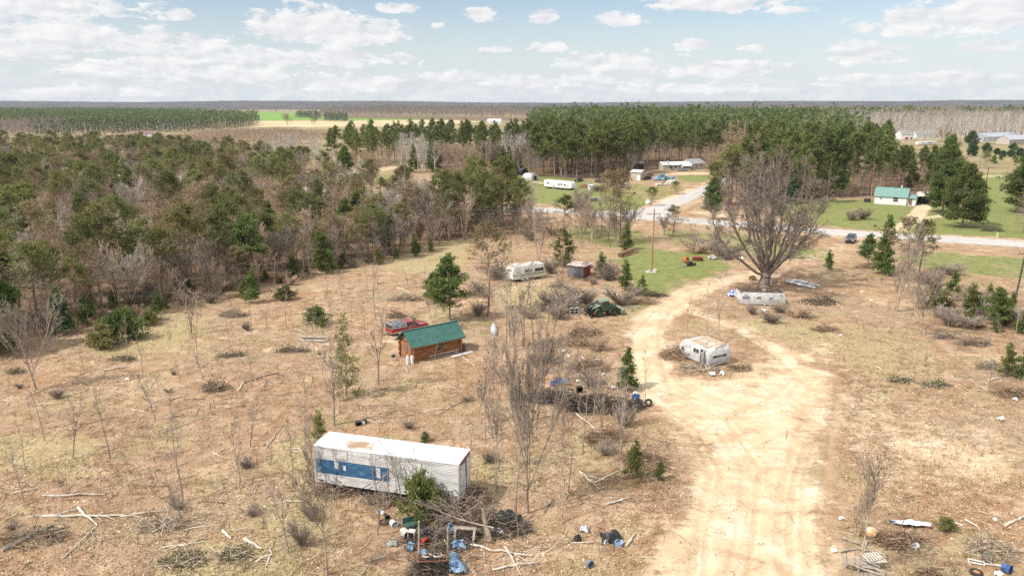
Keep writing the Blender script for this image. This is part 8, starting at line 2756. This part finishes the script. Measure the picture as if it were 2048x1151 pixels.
for k, (px, py, w, lab) in enumerate(((1425, 517, 2.0, 'grey scrap heap on the green yard right of the red cart'), (1456, 519, 1.8, 'dark scrap under the left limbs of the big maple'), (1482, 520, 1.2, 'white barrel-like scrap beside the big maple'), (1505, 560, 1.3, 'brown scrap at the foot of the big maple'), (1540, 566, 1.4, 'grey scrap right of the foot of the big maple'))):
    heap('scrap_heap', lab, 'scrap', px, py, w, .9, .7, (GREYW, BLACK, WHITE, RUST, STEEL)[k], 170 + k)
for k, (px, py, w, m, lab) in enumerate(((1200, 365, 3, BLACK, 'black scrap at the wood edge of the far lawn'), (1165, 376, 3.4, RUST, 'brown timber heap between the camper and the flatbed truck'), (1176, 372, 2.6, WOOD, 'grey timber heap left of the flatbed truck'), (1252, 375, 3, CONC, 'pale rubble heap before the tan shed'), (1340, 366, 3, GREYW, 'white scrap right of the white boat'), (1300, 352, 3, RUST, 'rusty scrap behind the dark wreck'), (1345, 358, 2.4, TARP, 'blue scrap right of the teal pickup'), (1352, 366, 2.6, GREYW, 'pale scrap along the lawn edge by the junk'), (1296, 408, 1.6, WHITE, 'white scrap on the verge of the side road'), (1240, 368, 2.4, RUST, 'brown scrap left of the tan shed foot'))):
    heap('scrap_heap', lab, 'scrap', px, py, w, 1.6, 1.2, m, 190 + k)
# rubbish rack at the bottom: two grey posts, a top of bent rings and springs
t = thing('scrap_rack', 'rusty rack of bedsprings and bent rings between two grey posts', 'rack', GP(866, 1138), R(2))
for x, h in ((-.95, 3.4), (.95, 2.9)):
    B().cyl((x, .3, 0), (x + .08, .35, h), .09, .06, 9).out('post', WOOD, t)
B().bar((-1, .25, 1.0), (1, .25, 1.05), .06).bar((-1, -.5, .95), (1, -.5, 1.0), .06).bar((-.95, .25, 1.0), (-.95, -.5, .95), .06).bar((.95, .25, 1.0), (.95, -.5, 1.0), .06).bar((-1, -.5, 1.2), (.6, .2, 1.1), .05).out('frame', RUST, t)
b = B()
for i in range(9):
    for j in range(3):
        b.torus((-.85 + i * .21, -.4 + j * .28, .9), .08, .014, (0, 0, 1), 10, 5)
b.out('springs', RUST, t)
for x in (-.35, .35):
    B().torus((x, -.1, 1.16), .30, .03, (0, .25, 1), 20, 6).out('ring', GREYW, t)
B().box(-.9, .9, -.45, .25, .02, .75).out('burnt_core', mat('burnt', (.012, .011, .010), (.07, .05, .035), 5, .95, bump=.8, bscale=8), t)
# boards, sheet, wheels at the bottom right
t = thing('board_pile', 'fan of grey weathered boards at the bottom right beside the small bare tree', 'board pile', GP(1730, 1146), 0)
rq = random.Random(9)
for k in range(30):
    a = R(-60 + k * 4.4) + rq.gauss(0, .05)
    l = rq.uniform(1.3, 2.4)
    c0 = Vector((rq.gauss(0, .25), rq.gauss(0, .25), .06 + .018 * k))
    dv = Vector((cos(a + pi / 2) * l / 2, sin(a + pi / 2) * l / 2, rq.gauss(0, .03)))
    B().bar(c0 - dv, c0 + dv, .15, .03).out('board', WOOD, t)
t = thing('pallet', 'grey pallet lying on the fan of boards', 'pallet', GP(1745, 1130) + Vector((0, 0, .5)), R(8))
for k in range(6):
    B().box(-.6 + k * .22, -.6 + k * .22 + .13, -.6, .6, .1, .13).out('slat', mat('pale_wood', (.40, .36, .31), (.60, .55, .48), 3, .85), t)
for y in (-.55, 0, .5):
    B().box(-.62, .65, y, y + .08, 0, .098).out('runner', WOOD, t)
for k, (px, py, a) in enumerate(((1700, 1100, 20), (1712, 1086, -35), (1730, 1092, 60), (1745, 1104, -20), (1690, 1120, 70))):
    o = B().box(-.9, .9, -.08, .08, 0, .05).out('loose_board', WOOD, label=('loose grey board above the fan of boards, ' + ('leftmost', 'upper one', 'steep one', 'right one', 'lowest one')[k]), cat='board')
    o.location = GP(px, py) + Vector((0, 0, .08))
    o.rotation_euler = (0, R(4), R(a))
b = B().sheet(2.3, .8, 8, .45, 33, drop=.1)
o = b.out('metal_sheet', mat('pale_sheet', (.55, .56, .57), (.72, .72, .72), 3, .5), label='bent pale metal sheet with a blue end at the bottom right', cat='sheet', smooth=25)
o.location = GP(1822, 1052) + Vector((0, 0, .15))
o.rotation_euler = (R(-22), 0, R(-6))
q = B().box(-1.45, -1.20, -.4, .4, .2, .24).out('blue_edge', BLUEP, o)
tyre('tyre with an orange rim at the bottom right corner', 1952, 1146, .30, .12, rimm=mat('orange_rim', (.5, .17, .06), (.62, .28, .12), 3, .7))
t = thing('bicycle_wheel', 'bare spoked wheel standing above the tyre with the orange rim', 'wheel', GP(1973, 1122) + Vector((0, 0, .42)), 0)
t.rotation_euler = (R(50), 0, R(20))
B().torus((0, 0, 0), .42, .025, (0, 0, 1), 24, 6).out('tyre', RUBBER, t)
B().torus((0, 0, 0), .385, .014, (0, 0, 1), 24, 5).out('rim', STEEL, t)
b = B().cyl((0, 0, -.05), (0, 0, .05), .04)
for k in range(12):
    a = k * pi / 6
    b.bar((0, 0, 0), (.38 * cos(a), .38 * sin(a), 0), .008)
b.out('spokes', STEEL, t)
t = thing('bed_frame', 'white metal frame lying across the rubbish at the bottom right', 'frame', GP(1962, 1128) + Vector((0, 0, .15)), R(-24))
B().bar((-.75, -.18, 0), (.2, -.18, 0), .06).bar((-.75, .18, 0), (.2, .18, 0), .06).bar((-.75, -.2, 0), (-.75, .2, 0), .06).bar((.2, -.2, 0), (.2, .2, 0), .06).bar((.2, 0, 0), (1.1, 0, .1), .06).out('bars', WHITE, t)
bucket('bright blue bin at the bottom right corner', 2003, 1140, .32, .5, BLUEP, lay=True, name='bin', cat='bin')
heap('white_bag', 'white rag below the bright blue bin', 'bag', 1996, 1150, .5, .4, .3, WHITE, 300)
fallen('tree_stump', 'dark standing stump above the spoked wheel', (1978, 1104), (1982, 1098), .16, BROWNLOG, 0, seed=8).rotation_euler = (0, R(-84), 0)

# ------------------------------------------------------------------ the air
b = B().box(-7900, 7900, -400, 8600, -3, 66)
hzm = bpy.data.materials.new('air')
hzm.use_nodes = True
g = NT(hzm.node_tree)
v = g.n('ShaderNodeVolumePrincipled')
v.inputs['Color'].default_value = (.80, .88, 1.0, 1)
v.inputs['Density'].default_value = 0.00005
v.inputs['Anisotropy'].default_value = 0.1
o = g.n('ShaderNodeOutputMaterial')
g.l(v.outputs[0], o.inputs['Volume'])
b.out('haze', hzm, smooth=0, label='thin pale haze over the far country', cat='haze', kind='stuff')
